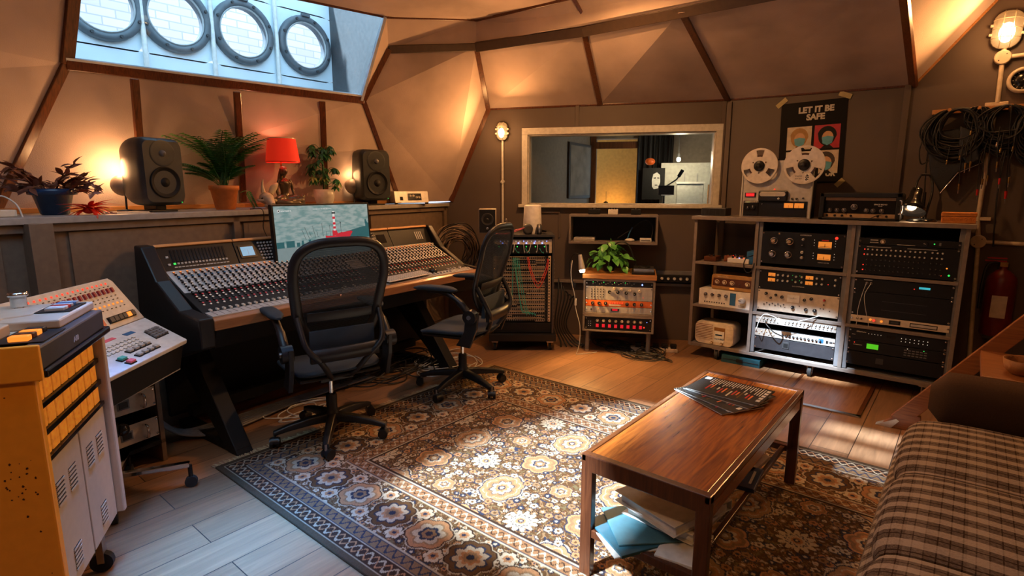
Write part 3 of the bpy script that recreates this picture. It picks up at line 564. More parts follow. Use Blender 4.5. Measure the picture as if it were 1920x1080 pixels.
q = MB()
q.ring([[(x, .185, .0), (x, .155, .20), (x, .10, .27), (x, -.75, .27), (x, -.85, 0)] for x in (.45, 3.08)], pm, True, True, False); q.build('base', sf, bevel=.01)
def cushion(x0, x1):
    q = MB(); xs_ = np.linspace(0, 1, 9); prof = [(-.02, .28), (.095, .275), (.128, .31), (.132, .36), (.11, .402), (.05, .424), (-.10, .436), (-.4, .43), (-.62, .425), (-.64, .36), (-.62, .28)]
    rows = []
    for t in xs_:
        pf = 1-(abs(2*t-1)**5)*.24; cx = .5*(x0+x1); x = x0+.006+(x1-x0-.012)*t; cz = .35; cy = -.25
        rows.append([(x, cy+(y-cy)*(1-(1-pf)*.25), cz+(z-cz)*pf) for y, z in prof])
    q.ring(rows, pm, True, True, True); return q.build('seat_cushion', sf, sub=1)
for x0, x1 in ((.60, 1.18), (1.18, 1.76), (1.76, 2.34), (2.34, 2.94)): cushion(x0, x1)
q = MB(); rows = []
for t in np.linspace(0, 1, 15):
    y = .06-.82*t; k = math.sqrt(max(.0, 1-max(0, (.10-t)/.10)**2))*.55+.45 if t < .10 else 1
    rows.append([(3.09+.105*k*math.copysign(abs(math.cos(a))**.7, math.cos(a)), y, .465+.122*k*math.copysign(abs(math.sin(a))**.7, math.sin(a))) for a in np.linspace(0, 2*PI, 20, endpoint=False)])
q.ring(rows, cord, True, True, True); q.build('armrest', sf)
q = MB(); q.box(2.955, -.75, .25, 3.17, .02, .36, cord); q.build('arm_base', sf, bevel=.01)
q = MB(); q.box(.45, -.95, .0, 3.12, -.66, .78, pm); q.build('backrest', sf, bevel=.05, seg=4)
# ================================================================== OFFICE CHAIRS
def chair(label, loc, face, sz=.50):
    r = thing('office_chair', label, 'chair', zrot(loc, face-PI/2), 'office chairs at the console'); bk_ = M['blk']; ms = M['mesh']    # local +y is where the sitter looks
    hub = .11
    def caster(x, y, a, par):
        q = MB(); T = zrot((x, y, 0), a); q.cyl((0, 0, .05), (0, 0, .085), .008, .008, M['steel'], 10, T=T); 
        q.ring([[(-.02+.0, .026*math.cos(t)-.012, .03+.028*math.sin(t)) for t in np.linspace(-.3, PI+.3, 9)], [(.02, .026*math.cos(t)-.012, .03+.028*math.sin(t)) for t in np.linspace(-.3, PI+.3, 9)]], bk_, True, True, True, T)
        ob_ = q.build('caster', par)
        for s in (-.017, .017): q = MB(); q.cyl((s-.009, -.012, .027), (s+.009, -.012, .027), .027, .027, M['blk'], 16, T=T); q.build('wheel', ob_)
    for k in range(5):
        a = .5+k*2*PI/5; c, s = math.cos(a), math.sin(a); q = MB(); rows = []
        for t, w, h, z in ((.02, .032, .050, .115), (.12, .028, .042, .11), (.24, .023, .032, .093), (.315, .020, .024, .075)):
            px, py = c*t, s*t; sx_, sy_ = -s, c; rows.append([(px+sx_*w*u, py+sy_*w*u, z+h*v_*.5) for u, v_ in ((-1, -1), (-.75, 1), (.75, 1), (1, -1))])
        q.ring(rows, bk_, True, True, True); lg = q.build('base_arm', r, bevel=.006); caster(c*.31, s*.31, a+.9+k, lg)
    q = MB(); q.lathe([(.042, .075), (.045, .12), (.036, .15), (.030, .16), (.030, .24), (.026, .25)], bk_, 20); q.build('hub', r)
    q = MB(); q.cyl((0, 0, .24), (0, 0, sz-.10), .014, .014, M['chrome'], 16); q.build('gas_lift', r)
    q = MB(); q.box(-.09, -.12, sz-.115, .09, .10, sz-.07, bk_); q.box(-.16, -.03, sz-.085, .16, .03, sz-.068, bk_); q.cyl((.08, .03, sz-.09), (.21, .06, sz-.10), .006, .006, bk_, 8); q.build('tilt_mechanism', r, bevel=.006)
    q = MB(); rows = []
    for t in np.linspace(-1, 1, 11):
        y = .24*t; w = .255*(1-.10*max(0, -t)-.05*max(0, t)**2)*math.sqrt(max(.02, 1-abs(t)**7*.55)); z = sz-.012*t*t-(.035*max(0, t-.6)*2.5); th = .055*math.sqrt(max(.1, 1-abs(t)**6*.9))
        rows.append([(w*math.copysign(abs(math.cos(a))**.55, math.cos(a)), y, z-th*.5+th*.5*math.copysign(abs(math.sin(a))**.6, math.sin(a))-.012*(1-math.cos(a)**2)*(math.sin(a) > 0)) for a in np.linspace(0, 2*PI, 20, endpoint=False)])
    q.ring(rows, M['seatf'], True, True, True); q.build('seat', r, sub=1)
    q = MB(); q.box(-.22, -.20, sz-.075, .22, .20, sz-.055, bk_); q.build('seat_pan', r, bevel=.01)
    # back: outline in (x, height), bent backwards towards the top
    z0, z1 = sz+.10, sz+.66
    def by(z, x): t = (z-z0)/(z1-z0); return -.235-.03*t-.06*t*t+.10*(x*x)/.06*.25-(.035*math.sin(PI*min(1, max(0, 1-abs(t-.22)*2.6))/2) if 0 < t < .6 else 0)*(-1)
    def outline(k, n=44):
        out = []
        for i in range(n):
            a = 2*PI*i/n; c, s = math.cos(a), math.sin(a); sx_ = math.copysign(abs(c)**.62, c); sz_ = math.copysign(abs(s)**.62, s); t = (sz_+1)/2
            w = .175+.085*t**.8; x = w*sx_*k; z = (z0+z1)/2+(z1-z0)/2*sz_*(1-(1-k)*.9); out.append(Vector((x, by(z, x), z)))
        return out
    q = MB(); O = outline(1.0); n = len(O); rows = []
    for i in range(n):
        d = (O[(i+1) % n]-O[i-1]).normalized(); nrm = Vector((0, 1, 0)); sd = d.cross(nrm).normalized(); t = (O[i].z-z0)/(z1-z0); w = .025+.006*(1-t); th = .014
        rows.append([tuple(O[i]+sd*w*math.cos(a)+nrm*th*math.sin(a)) for a in np.linspace(0, 2*PI, 8, endpoint=False)])
    rows.append(rows[0]); q.ring(rows, bk_, True, False, True); q.build('back_frame', r)
    q = MB(); I = outline(.95); c0 = Vector((0, by((z0+z1)/2, 0), (z0+z1)/2)); Rr = [[tuple(Vector((c0.x+(p.x-c0.x)*k, by(c0.z+(p.z-c0.z)*k, c0.x+(p.x-c0.x)*k), c0.z+(p.z-c0.z)*k))) for p in I] for k in (.02, .25, .5, .75, 1)]
    q.ring(Rr, ms, True, False, True); q.build('back_mesh', r)
    q = MB(); q.ring([[(x, by(z, x)-.012, z) for z in (z0+.15, z0+.20)]+[(x, by(z, x)-.022, z) for z in (z0+.20, z0+.15)] for x in np.linspace(-.17, .17, 9)], bk_, True, True, True); q.build('lumbar_bar', r, bevel=.004)
    # rear cradle that carries the back down to the mechanism
    q = MB()
    for s in (-1, 1): q.tube(crv([(s*.215, by(z0+.20, .2)-.01, z0+.18), (s*.20, -.285, z0+.04), (s*.13, -.275, z0-.05), (s*.06, -.20, sz-.06), (s*.03, -.10, sz-.09)], 5), .016, bk_, 8)
    q.ring([[(x, -.262-.015*math.cos(x*8), z) for z in (z0-.05, z0+.02)]+[(x, -.285-.015*math.cos(x*8), z) for z in (z0+.02, z0-.05)] for x in np.linspace(-.18, .18, 9)], bk_, True, True, True); q.build('back_bracket', r)
    q = MB(); q.ring([[(x, y, z) for y, z in ((-.225, z0-.03), (-.24, z0+.11), (-.25, z0+.11), (-.25, z0-.03))] for x in np.linspace(-.17, .17, 5)], M['seatf'], True, True, True); q.build('lumbar_pad', r, bevel=.006)
    for s in (-1, 1):
        q = MB(); x = s*.275; q.cyl((x-.028, -.20, sz+.10), (x+.028, -.20, sz+.10), .045, .045, bk_, 24); q.cyl((x-.034, -.20, sz+.10), (x+.034, -.20, sz+.10), .014, .014, M['steel'], 12)
        q.prism([(-.25, sz+.13), (-.24, sz+.02), (-.19, sz-.11), (-.09, sz-.10), (-.11, sz-.07), (-.15, sz+.0), (-.16, sz+.10)], x-s*.012-.012, x-s*.012+.012, bk_, Matrix(((0, 0, 1, 0), (1, 0, 0, 0), (0, 1, 0, 0), (0, 0, 0, 1)))); q.build('arm_pivot', r, bevel=.004)
        q = MB(); q.tube(crv([(x, -.20, sz+.10), (x, -.12, sz+.19), (x, -.02, sz+.245), (x, .10, sz+.255)], 5), [.024]*6+[.019]*10, bk_, 8); am = q.build('arm', r)
        q = MB(); rows = []
        for t in np.linspace(-1, 1, 9):
            k = math.sqrt(max(.05, 1-t**6*.9)); rows.append([(x+.042*k*math.copysign(abs(math.cos(a))**.7, math.cos(a)), .05+.155*t, sz+.273-.008*t*t+.018*k*math.copysign(abs(math.sin(a))**.7, math.sin(a))) for a in np.linspace(0, 2*PI, 14, endpoint=False)])
        q.ring(rows, M['seatf'], True, True, True); q.build('arm_pad', r, sub=1)
    return r
chair('office chair with its mesh back to the camera, nearer the left end of the console', (1.66, 2.70, .011), math.radians(76), .475)
chair('office chair seen from the side with its back leaning beside the patchbay trolley', (2.685, 2.665, .011), math.radians(108), .49)
# ================================================================== MIXING CONSOLE
CA = math.radians(4.6); CT = zrot((1.135, 2.86, 0), CA); CL = 2.14
con = thing('mixing_console', 'big analogue mixing console with hundreds of knobs, glowing meters and wooden armrest', 'mixing console', CT)
def cpart(name, fn, bevel=.003, M_=None): q = MB(); fn(q); return q.build(name, con, bevel=bevel)
XP = Matrix(((0, 0, 1, 0), (1, 0, 0, 0), (0, 1, 0, 0), (0, 0, 0, 1)))     # (y, z) outline extruded along x
cpart('armrest', lambda q: (q.prism([(0, .70), (0, .75), (.02, .762), (.05, .762), (.05, .70)], .0, CL, wood('armrest_wood', (.20, .08, .03), (.36, .16, .06), .4, 0, 4), XP)), .004)
silver = mat('console_panel', (.46, .46, .47), .4, .2)
cpart('lower_body', lambda q: q.prism([(.01, .70), (.05, .60), (.30, .56), (.62, .56), (.62, .95), (.55, .95), (.05, .74)], .01, CL-.01, M['blkm'], XP))
PF = [(.05, .765), (.17, .778), (.17, .778), (.52, .955)]
cpart('fader_panel', lambda q: q.prism([(.05, .73), (.05, .765), (.175, .779), (.175, .73)], .02, CL-.02, silver, XP), 0)
cpart('channel_panel', lambda q: q.prism([(.175, .73), (.175, .779), (.52, .955), (.52, .90)], .02, CL-.02, silver, XP), 0)
for nm, x0, x1 in (('side_panel', -.075, .0), ('side_panel', CL, CL+.05)):
    cpart(nm, lambda q, x0=x0, x1=x1: q.prism([(.0, .62), (.0, .77), (.20, .79), (.42, .92), (.56, 1.095), (.64, 1.10), (.68, .60), (.30, .52)], x0, x1, M['blk'], XP), .008)
# meter bridge in bays: leaning panels with a wooden cap
MU = Matrix(((1, 0, 0, 0), (0, math.cos(1.06), -math.sin(1.06), .515), (0, math.sin(1.06), math.cos(1.06), .945), (0, 0, 0, 1)))   # x along, y up the panel, z out (towards the engineer)
BAYS = [(0, .44), (.445, .89), (.895, 1.34), (1.345, 1.70), (1.705, CL)]; mw = wood('bridge_wood', (.48, .22, .07), (.72, .36, .13), .4, 0, 4)
for x0, x1 in BAYS:
    q = MB(); q.box(x0, 0, -.05, x1, .155, 0, M['face'], MU); q.build('meter_bridge', con, bevel=.002)
    q = MB(); q.box(x0, .155, -.055, x1, .172, .012, mw, MU); q.build('bridge_cap', con, bevel=.003)
q = MB(); q.box(0, -.012, -.01, CL, .0, .012, M['lgrey'], MU); q.build('bridge_strip', con)
def mbox(par, name, x0, y0, x1, y1, m, d=.003): q = MB(); q.box(x0, y0, 0, x1, y1, d, m, MU); return q.build(name, par)
for k in range(16): mbox(con, 'level_meter', .075+k*.0195, .062, .085+k*.0195, .135, M['blkg'], .004)
for k in range(16): mbox(con, 'bridge_button', .075+k*.0195, .046, .086+k*.0195, .056, M['lgrey'] if k else M['lg'], .005)
for k in range(16): mbox(con, 'scribble_tab', .075+k*.0195, .028, .090+k*.0195, .033, M['ink'], .002)
for y in (.042, .088): mbox(con, 'bridge_button', .045, y, .058, y+.012, M['lgrey'], .005)
for x0, x1, y0, y1 in ((.475, .555, .055, .115), (1.36, 1.40, .055, .11), (1.43, 1.50, .055, .112)):
    d = mbox(con, 'vu_meter', x0-.012, y0-.012, x1+.012, y1+.012, M['blk'], .006); q = MB(); q.box(x0, y0, .006, x1, y1, .008, M['vub'], MU); s = q.build('scale', d)
    q = MB(); cx = (x0+x1)/2
    for k in range(7): a = -.9+k*.3; q.box(cx+(x1-x0)*.4*math.sin(a)-.0008, y0+.35*(y1-y0)+(y1-y0)*.42*math.cos(a)-.004, .008, cx+(x1-x0)*.4*math.sin(a)+.0008, y0+.35*(y1-y0)+(y1-y0)*.42*math.cos(a), .0085, M['ink'], MU)
    q.box(cx-.0008, y0+.1*(y1-y0), .008, cx+.0008, y0+.65*(y1-y0), .0085, M['ink'], MU); q.build('scale_marks', d)
Ms = []
for i in range(6):
    for j in range(6): Ms.append(MU @ Matrix.Translation((.60+.022*i, .03+.021*j, .0)) @ Matrix.Diagonal((.006, .006, .009, 1)))
for i in range(2):
    for j in range(6): Ms.append(MU @ Matrix.Translation((1.525+.018*i, .03+.021*j, .0)) @ Matrix.Diagonal((.006, .006, .009, 1)))
many(KN['wht'], 'bridge_knob', con, Ms, 100)
mbox(con, 'speaker_grille', 1.57, .05, 1.65, .12, M['blkg'], .003)
for k in range(4): mbox(con, 'talkback_slot', 1.98+k*.022, .05, 1.99+k*.022, .12, M['lgrey'], .002)
# channel strips
ca, sa = math.cos(math.atan2(.176, .345)), math.sin(math.atan2(.176, .345))
SU = Matrix(((1, 0, 0, 0), (0, ca, -sa, .175), (0, sa, ca, .779), (0, 0, 0, 1))); SL = math.hypot(.345, .176)
nch = 58; pitch = (CL-.07)/nch; caps = {'w': M['white'], 'r': M['red'], 'g': M['dgrey'], 'b': M['blue'], 'o': M['orange']}
def ck(c): return mk(lambda b: (b.lathe([(1, 0), (.9, 1.0)], M['blk'], 8, None, False), b.lathe([(.92, 1.0), (.8, 1.25)], caps[c], 8)))
CK = {c: ck(c) for c in caps}; rowsK = []
for r in range(17):
    c = 'r' if r in (1, 5) else ('g' if r in (2, 6, 9, 12) else ('b' if r == 14 else 'w')); v = .030+r*(SL-.075)/16
    Ms = []
    for k in range(nch):
        if 30 < k < 34 and r < 13: continue
        Ms.append(SU @ Matrix.Translation((.035+pitch*(k+.5)+(r % 2)*.004, v, 0)) @ Matrix.Rotation(random.uniform(-2, 2), 4, 'Z') @ Matrix.Diagonal((.0068, .0068, .0115, 1)))
    rowsK.append((c, Ms))
nearK = sorted([(((CT @ m).translation-CAM).length, r, i) for r, (c, Ms) in enumerate(rowsK) for i, m in enumerate(Ms)])[:100]; near = {(r, i) for _, r, i in nearK}
for c in 'wrgb':
    for r, (cc, Ms) in enumerate(rowsK):
        if cc == c:
            for i, m in enumerate(Ms):
                if (r, i) in near: inst(CK[c], 'knob', con, m)
rest = [(c, m) for r, (c, Ms) in enumerate(rowsK) for i, m in enumerate(Ms) if (r, i) not in near]
q = MB()
for c, m in rest: q.T = m; q.lathe([(1, 0), (.9, 1.0)], M['blk'], 6, None, False); q.lathe([(.92, 1.0), (.8, 1.25)], caps[c], 6)
tag(q.build('knobs', con), kind='stuff')
btn = mk(lambda b: b.box(-1, -1, 0, 1, 1, 1, M['lgrey'])); bto = mk(lambda b: (b.box(-1, -1, 0, 1, 1, .8, M['dgrey']), b.box(-.8, -.8, .8, .8, .8, 1, M['lo'])))
obm = mk(lambda b: b.tube([(.8*math.cos(a), .8*math.sin(a), .3) for a in np.linspace(-.6, PI+.6, 9)], .25, M['orange'], 5))
many(bto, 'lit_button', con, [SU @ Matrix.Translation((.035+pitch*(k+.5), SL-.022, 0)) @ Matrix.Diagonal((.006, .0045, .006, 1)) for k in range(nch)], 100)
many(obm, 'gain_ring', con, [SU @ Matrix.Translation((.035+pitch*(k+.5), SL-.040, 0)) @ Matrix.Diagonal((.009, .009, .009, 1)) for k in range(nch)], 100)
many(btn, 'button', con, [SU @ Matrix.Translation((.035+pitch*(k+.5)+dx, v, 0)) @ Matrix.Diagonal((.0028, .0022, .004, 1)) for k in range(nch) for v in (.012, .085, .165, .25) for dx in (-.006, .010)], 60, CT)
fp = Matrix(((1, 0, 0, 0), (0, .994, -.111, .05), (0, .111, .994, .765), (0, 0, 0, 1)))
fd = mk(lambda b: (b.box(-.0055, -.011, .003, .0055, .011, .012, M['white']), b.box(-.0055, -.001, .012, .0055, .001, .0125, M['blk'])))
q = MB()
for k in range(nch): q.box(.035+pitch*(k+.5)-.001, .014, 0, .035+pitch*(k+.5)+.001, .108, .0008, M['blk'], fp)
tag(q.build('fader_slots', con))
for k in range(nch):
    if 27 < k < 36: continue
    inst(fd, 'fader', con, fp @ Matrix.Translation((.035+pitch*(k+.5), .088 if k < 22 else random.choice((.03, .06, .085, .09)), 0)))
q = MB()
for k in range(40): q.box(1.10+.0, .02, 0, 1.10, .02, 0, M['blk'])
# legs of the console
for x in (.10, CL-.32):
    q = MB(); q.prism([(.62, .60), (.44, .60), (-.0, .0), (.02, .0), (.10, .0), (.66, .50)], x-.045, x+.045, M['blkm'], XP); q.prism([(.02, .0), (.02, .035), (.66, .05), (.66, 0)], x-.04, x+.04, M['blkm'], XP); q.build('leg', con, bevel=.006)
q = MB(); q.box(.05, .45, .12, CL-.3, .50, .18, M['blkm']); q.build('stretcher', con); q = MB(); q.box(.0, .60, .10, CL, .63, .62, M['blkm']); q.build('modesty_panel', con)
# keyboard, mouse on the console
kb = thing('computer_keyboard', 'slim white keyboard lying across the faders in the middle of the console', 'keyboard', CT @ fp @ Matrix.Translation((1.42, .055, .014)) @ Matrix.Rotation(.05, 4, 'Z'))
q = MB(); q.box(-.22, -.055, 0, .22, .055, .008, M['white']); q.build('tray', kb, bevel=.003)
key = mk(lambda b: b.box(-.0085, -.0075, 0, .0085, .0075, .004, M['lgrey']))
for j in range(5):
    for k in range(20): inst(key, 'key', kb, (-.205+k*.0215, -.042+j*.020, .008))
ms = thing('computer_mouse', 'black computer mouse on the console beside the white keyboard', 'mouse', CT @ fp @ Matrix.Translation((1.735, .085, .003)) @ Matrix.Rotation(-.5, 4, 'Z'))
q = MB(); q.sph((0, 0, .012), (.032, .055, .022), M['blkg'], 16); q.build('shell', ms); q = MB(); q.cyl((-.004, .03, .032), (.004, .03, .032), .006, .006, M['dgrey'], 10); q.build('scroll_wheel', ms)
# monitor standing on the meter bridge; its picture is a seascape with a red ship
so_ = CT @ Matrix.Translation((.655, .475, .920)) @ Matrix.Rotation(.02, 4, 'Z') @ Matrix(((1, 0, 0, 0), (0, .05, -1, 0), (0, 1, .05, 0), (0, 0, 0, 1)))
mo = thing('computer_monitor', 'wide black computer monitor showing a red ship on grey water behind the office chair', 'monitor', so_); MWd, MH = .80, .385
q = MB(); q.box(0, 0, -.03, MWd, MH, 0, M['blk']); q.build('bezel', mo, bevel=.003)
q = MB(); q.box(MWd/2-.03, -.10, -.05, MWd/2+.03, .1, -.03, M['dgrey']); q.box(MWd/2-.12, -.005, -.08, MWd/2+.12, .012, -.02, M['dgrey']); q.build('stand', mo)
def gl(n, c, s=.62): return glow(n, c, s)
sk_ = gl('screen_sky', (.42, .66, .70)); sm = bpy.data.materials.new('screen_clouds'); sm = sk_; nt = sm.node_tree; rp2 = nt.nodes.new('ShaderNodeValToRGB'); nz2 = nt.nodes.new('ShaderNodeTexNoise'); mp2 = nt.nodes.new('ShaderNodeMapping'); mp2.inputs['Scale'].default_value = (3, 9, 3); tc2 = nt.nodes.new('ShaderNodeTexCoord')
nt.links.new(tc2.outputs['Object'], mp2.inputs[0]); nt.links.new(mp2.outputs[0], nz2.inputs[0]); nt.links.new(nz2.outputs[0], rp2.inputs[0]); rp2.color_ramp.elements[0].position = .35; rp2.color_ramp.elements[0].color = (.13, .42, .47, 1); rp2.color_ramp.elements[1].position = .6; rp2.color_ramp.elements[1].color = (.50, .70, .73, 1); nt.links.new(rp2.outputs[0], nt.nodes['Principled BSDF'].inputs['Emission Color'])
sea = gl('screen_sea', (.32, .48, .52)); shore = gl('screen_shore', (.03, .20, .24)); sred = gl('screen_red', (.75, .03, .06), .8); sdk = gl('screen_dark', (.02, .05, .07), .5); sw = gl('screen_white', (.9, .95, .95), .9)
q = MB(); q.box(.016, .016, 0, MWd-.016, MH-.012, .0008, sk_); scr = q.build('screen', mo)
def U(x, y): return (.016+(MWd-.032)*x, .016+(MH-.028)*y)
q = MB()
def sp_(pts, m, z=.0012): q.prism([U(*p) for p in pts], .0008, z, m)
sp_([(0, 0), (1, 0), (1, .33), (0, .25)], sea); sp_([(.0, .25), (.0, .36), (.07, .36), (.07, .25)], shore); sp_([(.09, .25), (.09, .37), (.17, .37), (.17, .25)], shore); sp_([(.19, .25), (.19, .33), (.22, .33), (.22, .25)], shore)
sp_([(.24, .26), (.24, .36), (.26, .36), (.26, .26)], shore); sp_([(.31, .26), (.31, .37), (.335, .37), (.335, .26)], shore); sp_([(.35, .26), (.35, .29), (.43, .36), (.43, .27)], shore); sp_([(.44, .27), (.52, .31), (.52, .28)], shore)
sp_([(.76, .31), (1, .33), (1, .62), (.985, .62), (.985, .64), (.96, .64), (.96, .55), (.93, .55), (.72, .47)], shore); sp_([(.955, .6), (.955, .69), (.975, .69), (.975, .6)], shore)
for a, b_, c_, d_ in ((.25, .56, .285, .37), (.28, .60, .32, .38), (.32, .52, .34, .42), (.36, .62, .385, .39), (.40, .52, .41, .40), (.46, .66, .465, .41), (.50, .50, .502, .4), (.54, .62, .545, .4)): sp_([(a, b_), (a+.003, b_), (c_+.003, d_), (c_, d_)], sdk)
sp_([(.49, .42), (.505, .26), (.75, .33), (.80, .46), (.78, .48), (.64, .45), (.60, .40), (.52, .41)], sred, .0016)
sp_([(.57, .40), (.57, .51), (.615, .51), (.63, .44), (.68, .47), (.68, .42)], sred, .0018); sp_([(.585, .5), (.585, .88), (.607, .88), (.607, .5)], sw, .0018)
for y in (.54, .62, .73): sp_([(.582, y), (.582, y+.045), (.61, y+.045), (.61, y)], sred, .002)
sp_([(.577, .83), (.577, .86), (.615, .86), (.615, .83)], sdk, .002); sp_([(.66, .64), (.665, .68), (.672, .64)], sdk, .002); sp_([(.665, .45), (.665, .64), (.667, .64), (.667, .45)], sdk, .002)
tag(q.build('ship_picture', scr), kind='stuff')
q = MB(); q.text('LIGHTSHIP 95', .013, sw, Matrix.Translation(U(.065, .90)+(.001,)), .0004, 'LEFT', .0002); q.lathe([(.009, 0), (.009, .001)], sw, 16, Matrix.Translation(U(.045, .915)+(.001,))); q.lathe([(.005, .0005), (.005, .0012)], sdk, 16, Matrix.Translation(U(.045, .915)+(.001,)))
q.text('HOME  STUDIO  GEAR  CREW  CLIENTS  NEWS  CONTACT', .0058, sw, Matrix.Translation(U(.38, .925)+(.001,)), .0003, 'LEFT'); q.text("LONDON'S FLOATING", .022, sw, Matrix.Translation(U(.19, .185)+(.001,)), .0003, 'LEFT', .0004); q.text('STUDIO', .022, sw, Matrix.Translation(U(.19, .11)+(.001,)), .0003, 'LEFT', .0004); q.build('screen_lettering', scr)
# ================================================================== AUTOLOCATOR ON ITS CHROME STAND
P1 = atz(207, 707, .690); P2 = atz(351, 636, .695); P3 = atz(281, 600, .755); P0 = P1+(P3-P2)
al = thing('tape_remote', 'white and beige tape remote desk with keypad and rows of glowing red and orange lights', 'remote control', Matrix()); ux = (P2-P1); uy = (P3-P2); Lx = ux.length+.30; Ly = uy.length
o0 = P2-ux.normalized()*Lx; AT = fr(o0, ux, ux.cross(uy).normalized().cross(ux)); wht = mat('remote_white', (.62, .63, .64), .35)
skew = (uy.dot(ux.normalized()), uy.dot(AT.col[1].xyz))
def AP(u, v): return (u+skew[0]*v/skew[1], v)
cut = .06; LC = .30
q = MB(); q.prism([AP(LC, 0), AP(Lx, 0), AP(Lx, Ly), AP(.06, Ly), AP(LC-.13, .12), AP(LC-.05, .03)], -.022, 0, wht, AT); q.build('key_panel', al, bevel=.004)
q = MB(); q.prism([AP(LC+.01, .012), AP(Lx-.012, .012), AP(Lx-.012, Ly), AP(0.08, Ly), AP(LC-.12, .13)], -.15, -.022, M['blkm'], AT); q.build('base_box', al, bevel=.004)
q = MB(); q.prism([AP(LC+.02, .02), AP(Lx-.012, .012), AP(Lx-.012, Ly), AP(0.08, Ly)], -.155, -.150, M['lgrey'], AT); q.build('base_plate', al)
H_ = .24; ht = .17
th_ = math.radians(50); yv = AT.col[1].xyz; zv = AT.col[2].xyz; up2 = (yv*math.cos(th_)+zv*math.sin(th_)); ob = AT @ Vector(AP(0, Ly)+(0,)); LT = fr(ob, AT.col[0].xyz, up2)
q = MB(); q.prism([(0, 0), (Lx+.0, 0), (Lx-.05, H_-.02), (Lx-.07, H_), (.03, H_)], -.02, 0, M['beige'], LT); q.build('meter_panel', al, bevel=.004)
q = MB(); q.prism([(.01, 0), (Lx-.01, 0), (Lx-.06, H_-.01), (.03, H_-.01)], -.08, -.02, M['blkm'], LT); q.build('back_cover', al)
lro = mk(lambda b: b.box(-.0035, -.004, 0, .0035, .004, .003, M['lr'])); loo = mk(lambda b: b.box(-.0045, -.004, 0, .0045, .004, .004, M['lo'])); dred = mk(lambda b: (b.box(-.0055, -.012, 0, .0055, .012, .010, mat('maroon_switch', (.28, .01, .02), .4)), ))
dot = mk(lambda b: b.box(-.0035, -.002, 0, .0035, .002, .003, M['blk']))
for k in range(24):
    x = .06+k*(Lx-.15)/23; X_ = lambda v: x+(.0)*v
    inst(lro, 'red_led', al, LT @ Matrix.Translation((x-.015, H_-.025, 0))); inst(dred, 'record_switch', al, LT @ Matrix.Translation((x-.005, H_-.062, 0))); inst(loo, 'orange_led', al, LT @ Matrix.Translation((x+.01, .112, 0)))
    inst(dot, 'small_switch', al, LT @ Matrix.Translation((x-.01, H_-.040, 0))); inst(dot, 'small_switch', al, LT @ Matrix.Translation((x, .150, 0))); inst(dot, 'small_switch', al, LT @ Matrix.Translation((x, .133, 0))); inst(dot, 'small_switch', al, LT @ Matrix.Translation((x+.015, .092, 0)))
q = MB(); q.box(Lx-.23, .025, 0, Lx-.045, .058, .004, M['blkm'], LT); pb = q.build('button_bank', al)
for k in range(6): q = MB(); q.box(Lx-.225+k*.03, .03, .004, Lx-.200+k*.03, .053, .012, M['lo'] if k == 4 else M['dgrey'], LT); q.build('button', pb)
for x, m in ((Lx-.30, M['red']), (Lx-.37, M['brass']), (Lx-.44, M['blk']), (Lx-.5, M['blk'])): q = MB(); q.box(x, .025, 0, x+.040, .06, .008, m, LT); q.build('square_button', al)
kk = mk(lambda b: (b.box(-.009, -.008, 0, .009, .008, .008, M['mgrey']))); km = mk(lambda b: (b.box(-.009, -.008, 0, .009, .008, .008, M['white']), b.box(-.0095, -.0085, 0, .0095, .0085, .003, M['blk'])))
for i in range(4):
    for j in range(4): u, v = AP(Lx-.115+i*.0235, .115+j*.021); inst(kk, 'keypad_key', al, AT @ Matrix.Translation((u, v, .002)))
q = MB(); q.prism([AP(Lx-.13, .10), AP(Lx-.03, .10), AP(Lx-.03, .19), AP(Lx-.13, .19)], 0, .002, M['blkm'], AT); q.build('keypad', al)
big = mk(lambda b: (b.box(-.016, -.013, 0, .016, .013, .005, M['blkm']), b.box(-.012, -.009, .005, .012, .009, .013, M['lgrey'])))
for i in range(4):
    for j in range(2): u, v = AP(Lx-.31+i*.038-j*.012, .045+j*.05); inst(big, 'transport_key', al, AT @ Matrix.Translation((u, v, 0)))
for u, m in ((Lx-.40, M['cabt']), (Lx-.385, M['pink'])):
    q = MB(); a, b_ = AP(u, .065 if m is M['cabt'] else .025); q.box(a-.02, b_-.014, 0, a+.02, b_+.014, .005, M['blkm'], AT); q.box(a-.016, b_-.011, .005, a+.016, b_+.011, .014, m, AT); q.build('coloured_button', al, bevel=.001)
q = MB()
for i in range(9):
    for j in range(3):
        a, b_ = AP(Lx-.42+i*.026, .13+j*.026); inst(km, 'memory_key', al, AT @ Matrix.Translation((a, b_, 0)) @ Matrix.Diagonal((.75, .6, .6, 1)))
q.box(0, 0, 0, 0, 0, 0, wht)
q = MB(); a, b_ = AP(Lx-.20, .225); q.box(a-.03, b_-.012, 0, a+.03, b_+.012, .002, M['blue'], AT); q.build('label_plate', al)
q = MB(); a, b_ = AP(Lx-.33, .235); q.box(a-.04, b_-.010, 0, a+.04, b_+.010, .002, M['pink'], AT); q.build('counter_display', al)
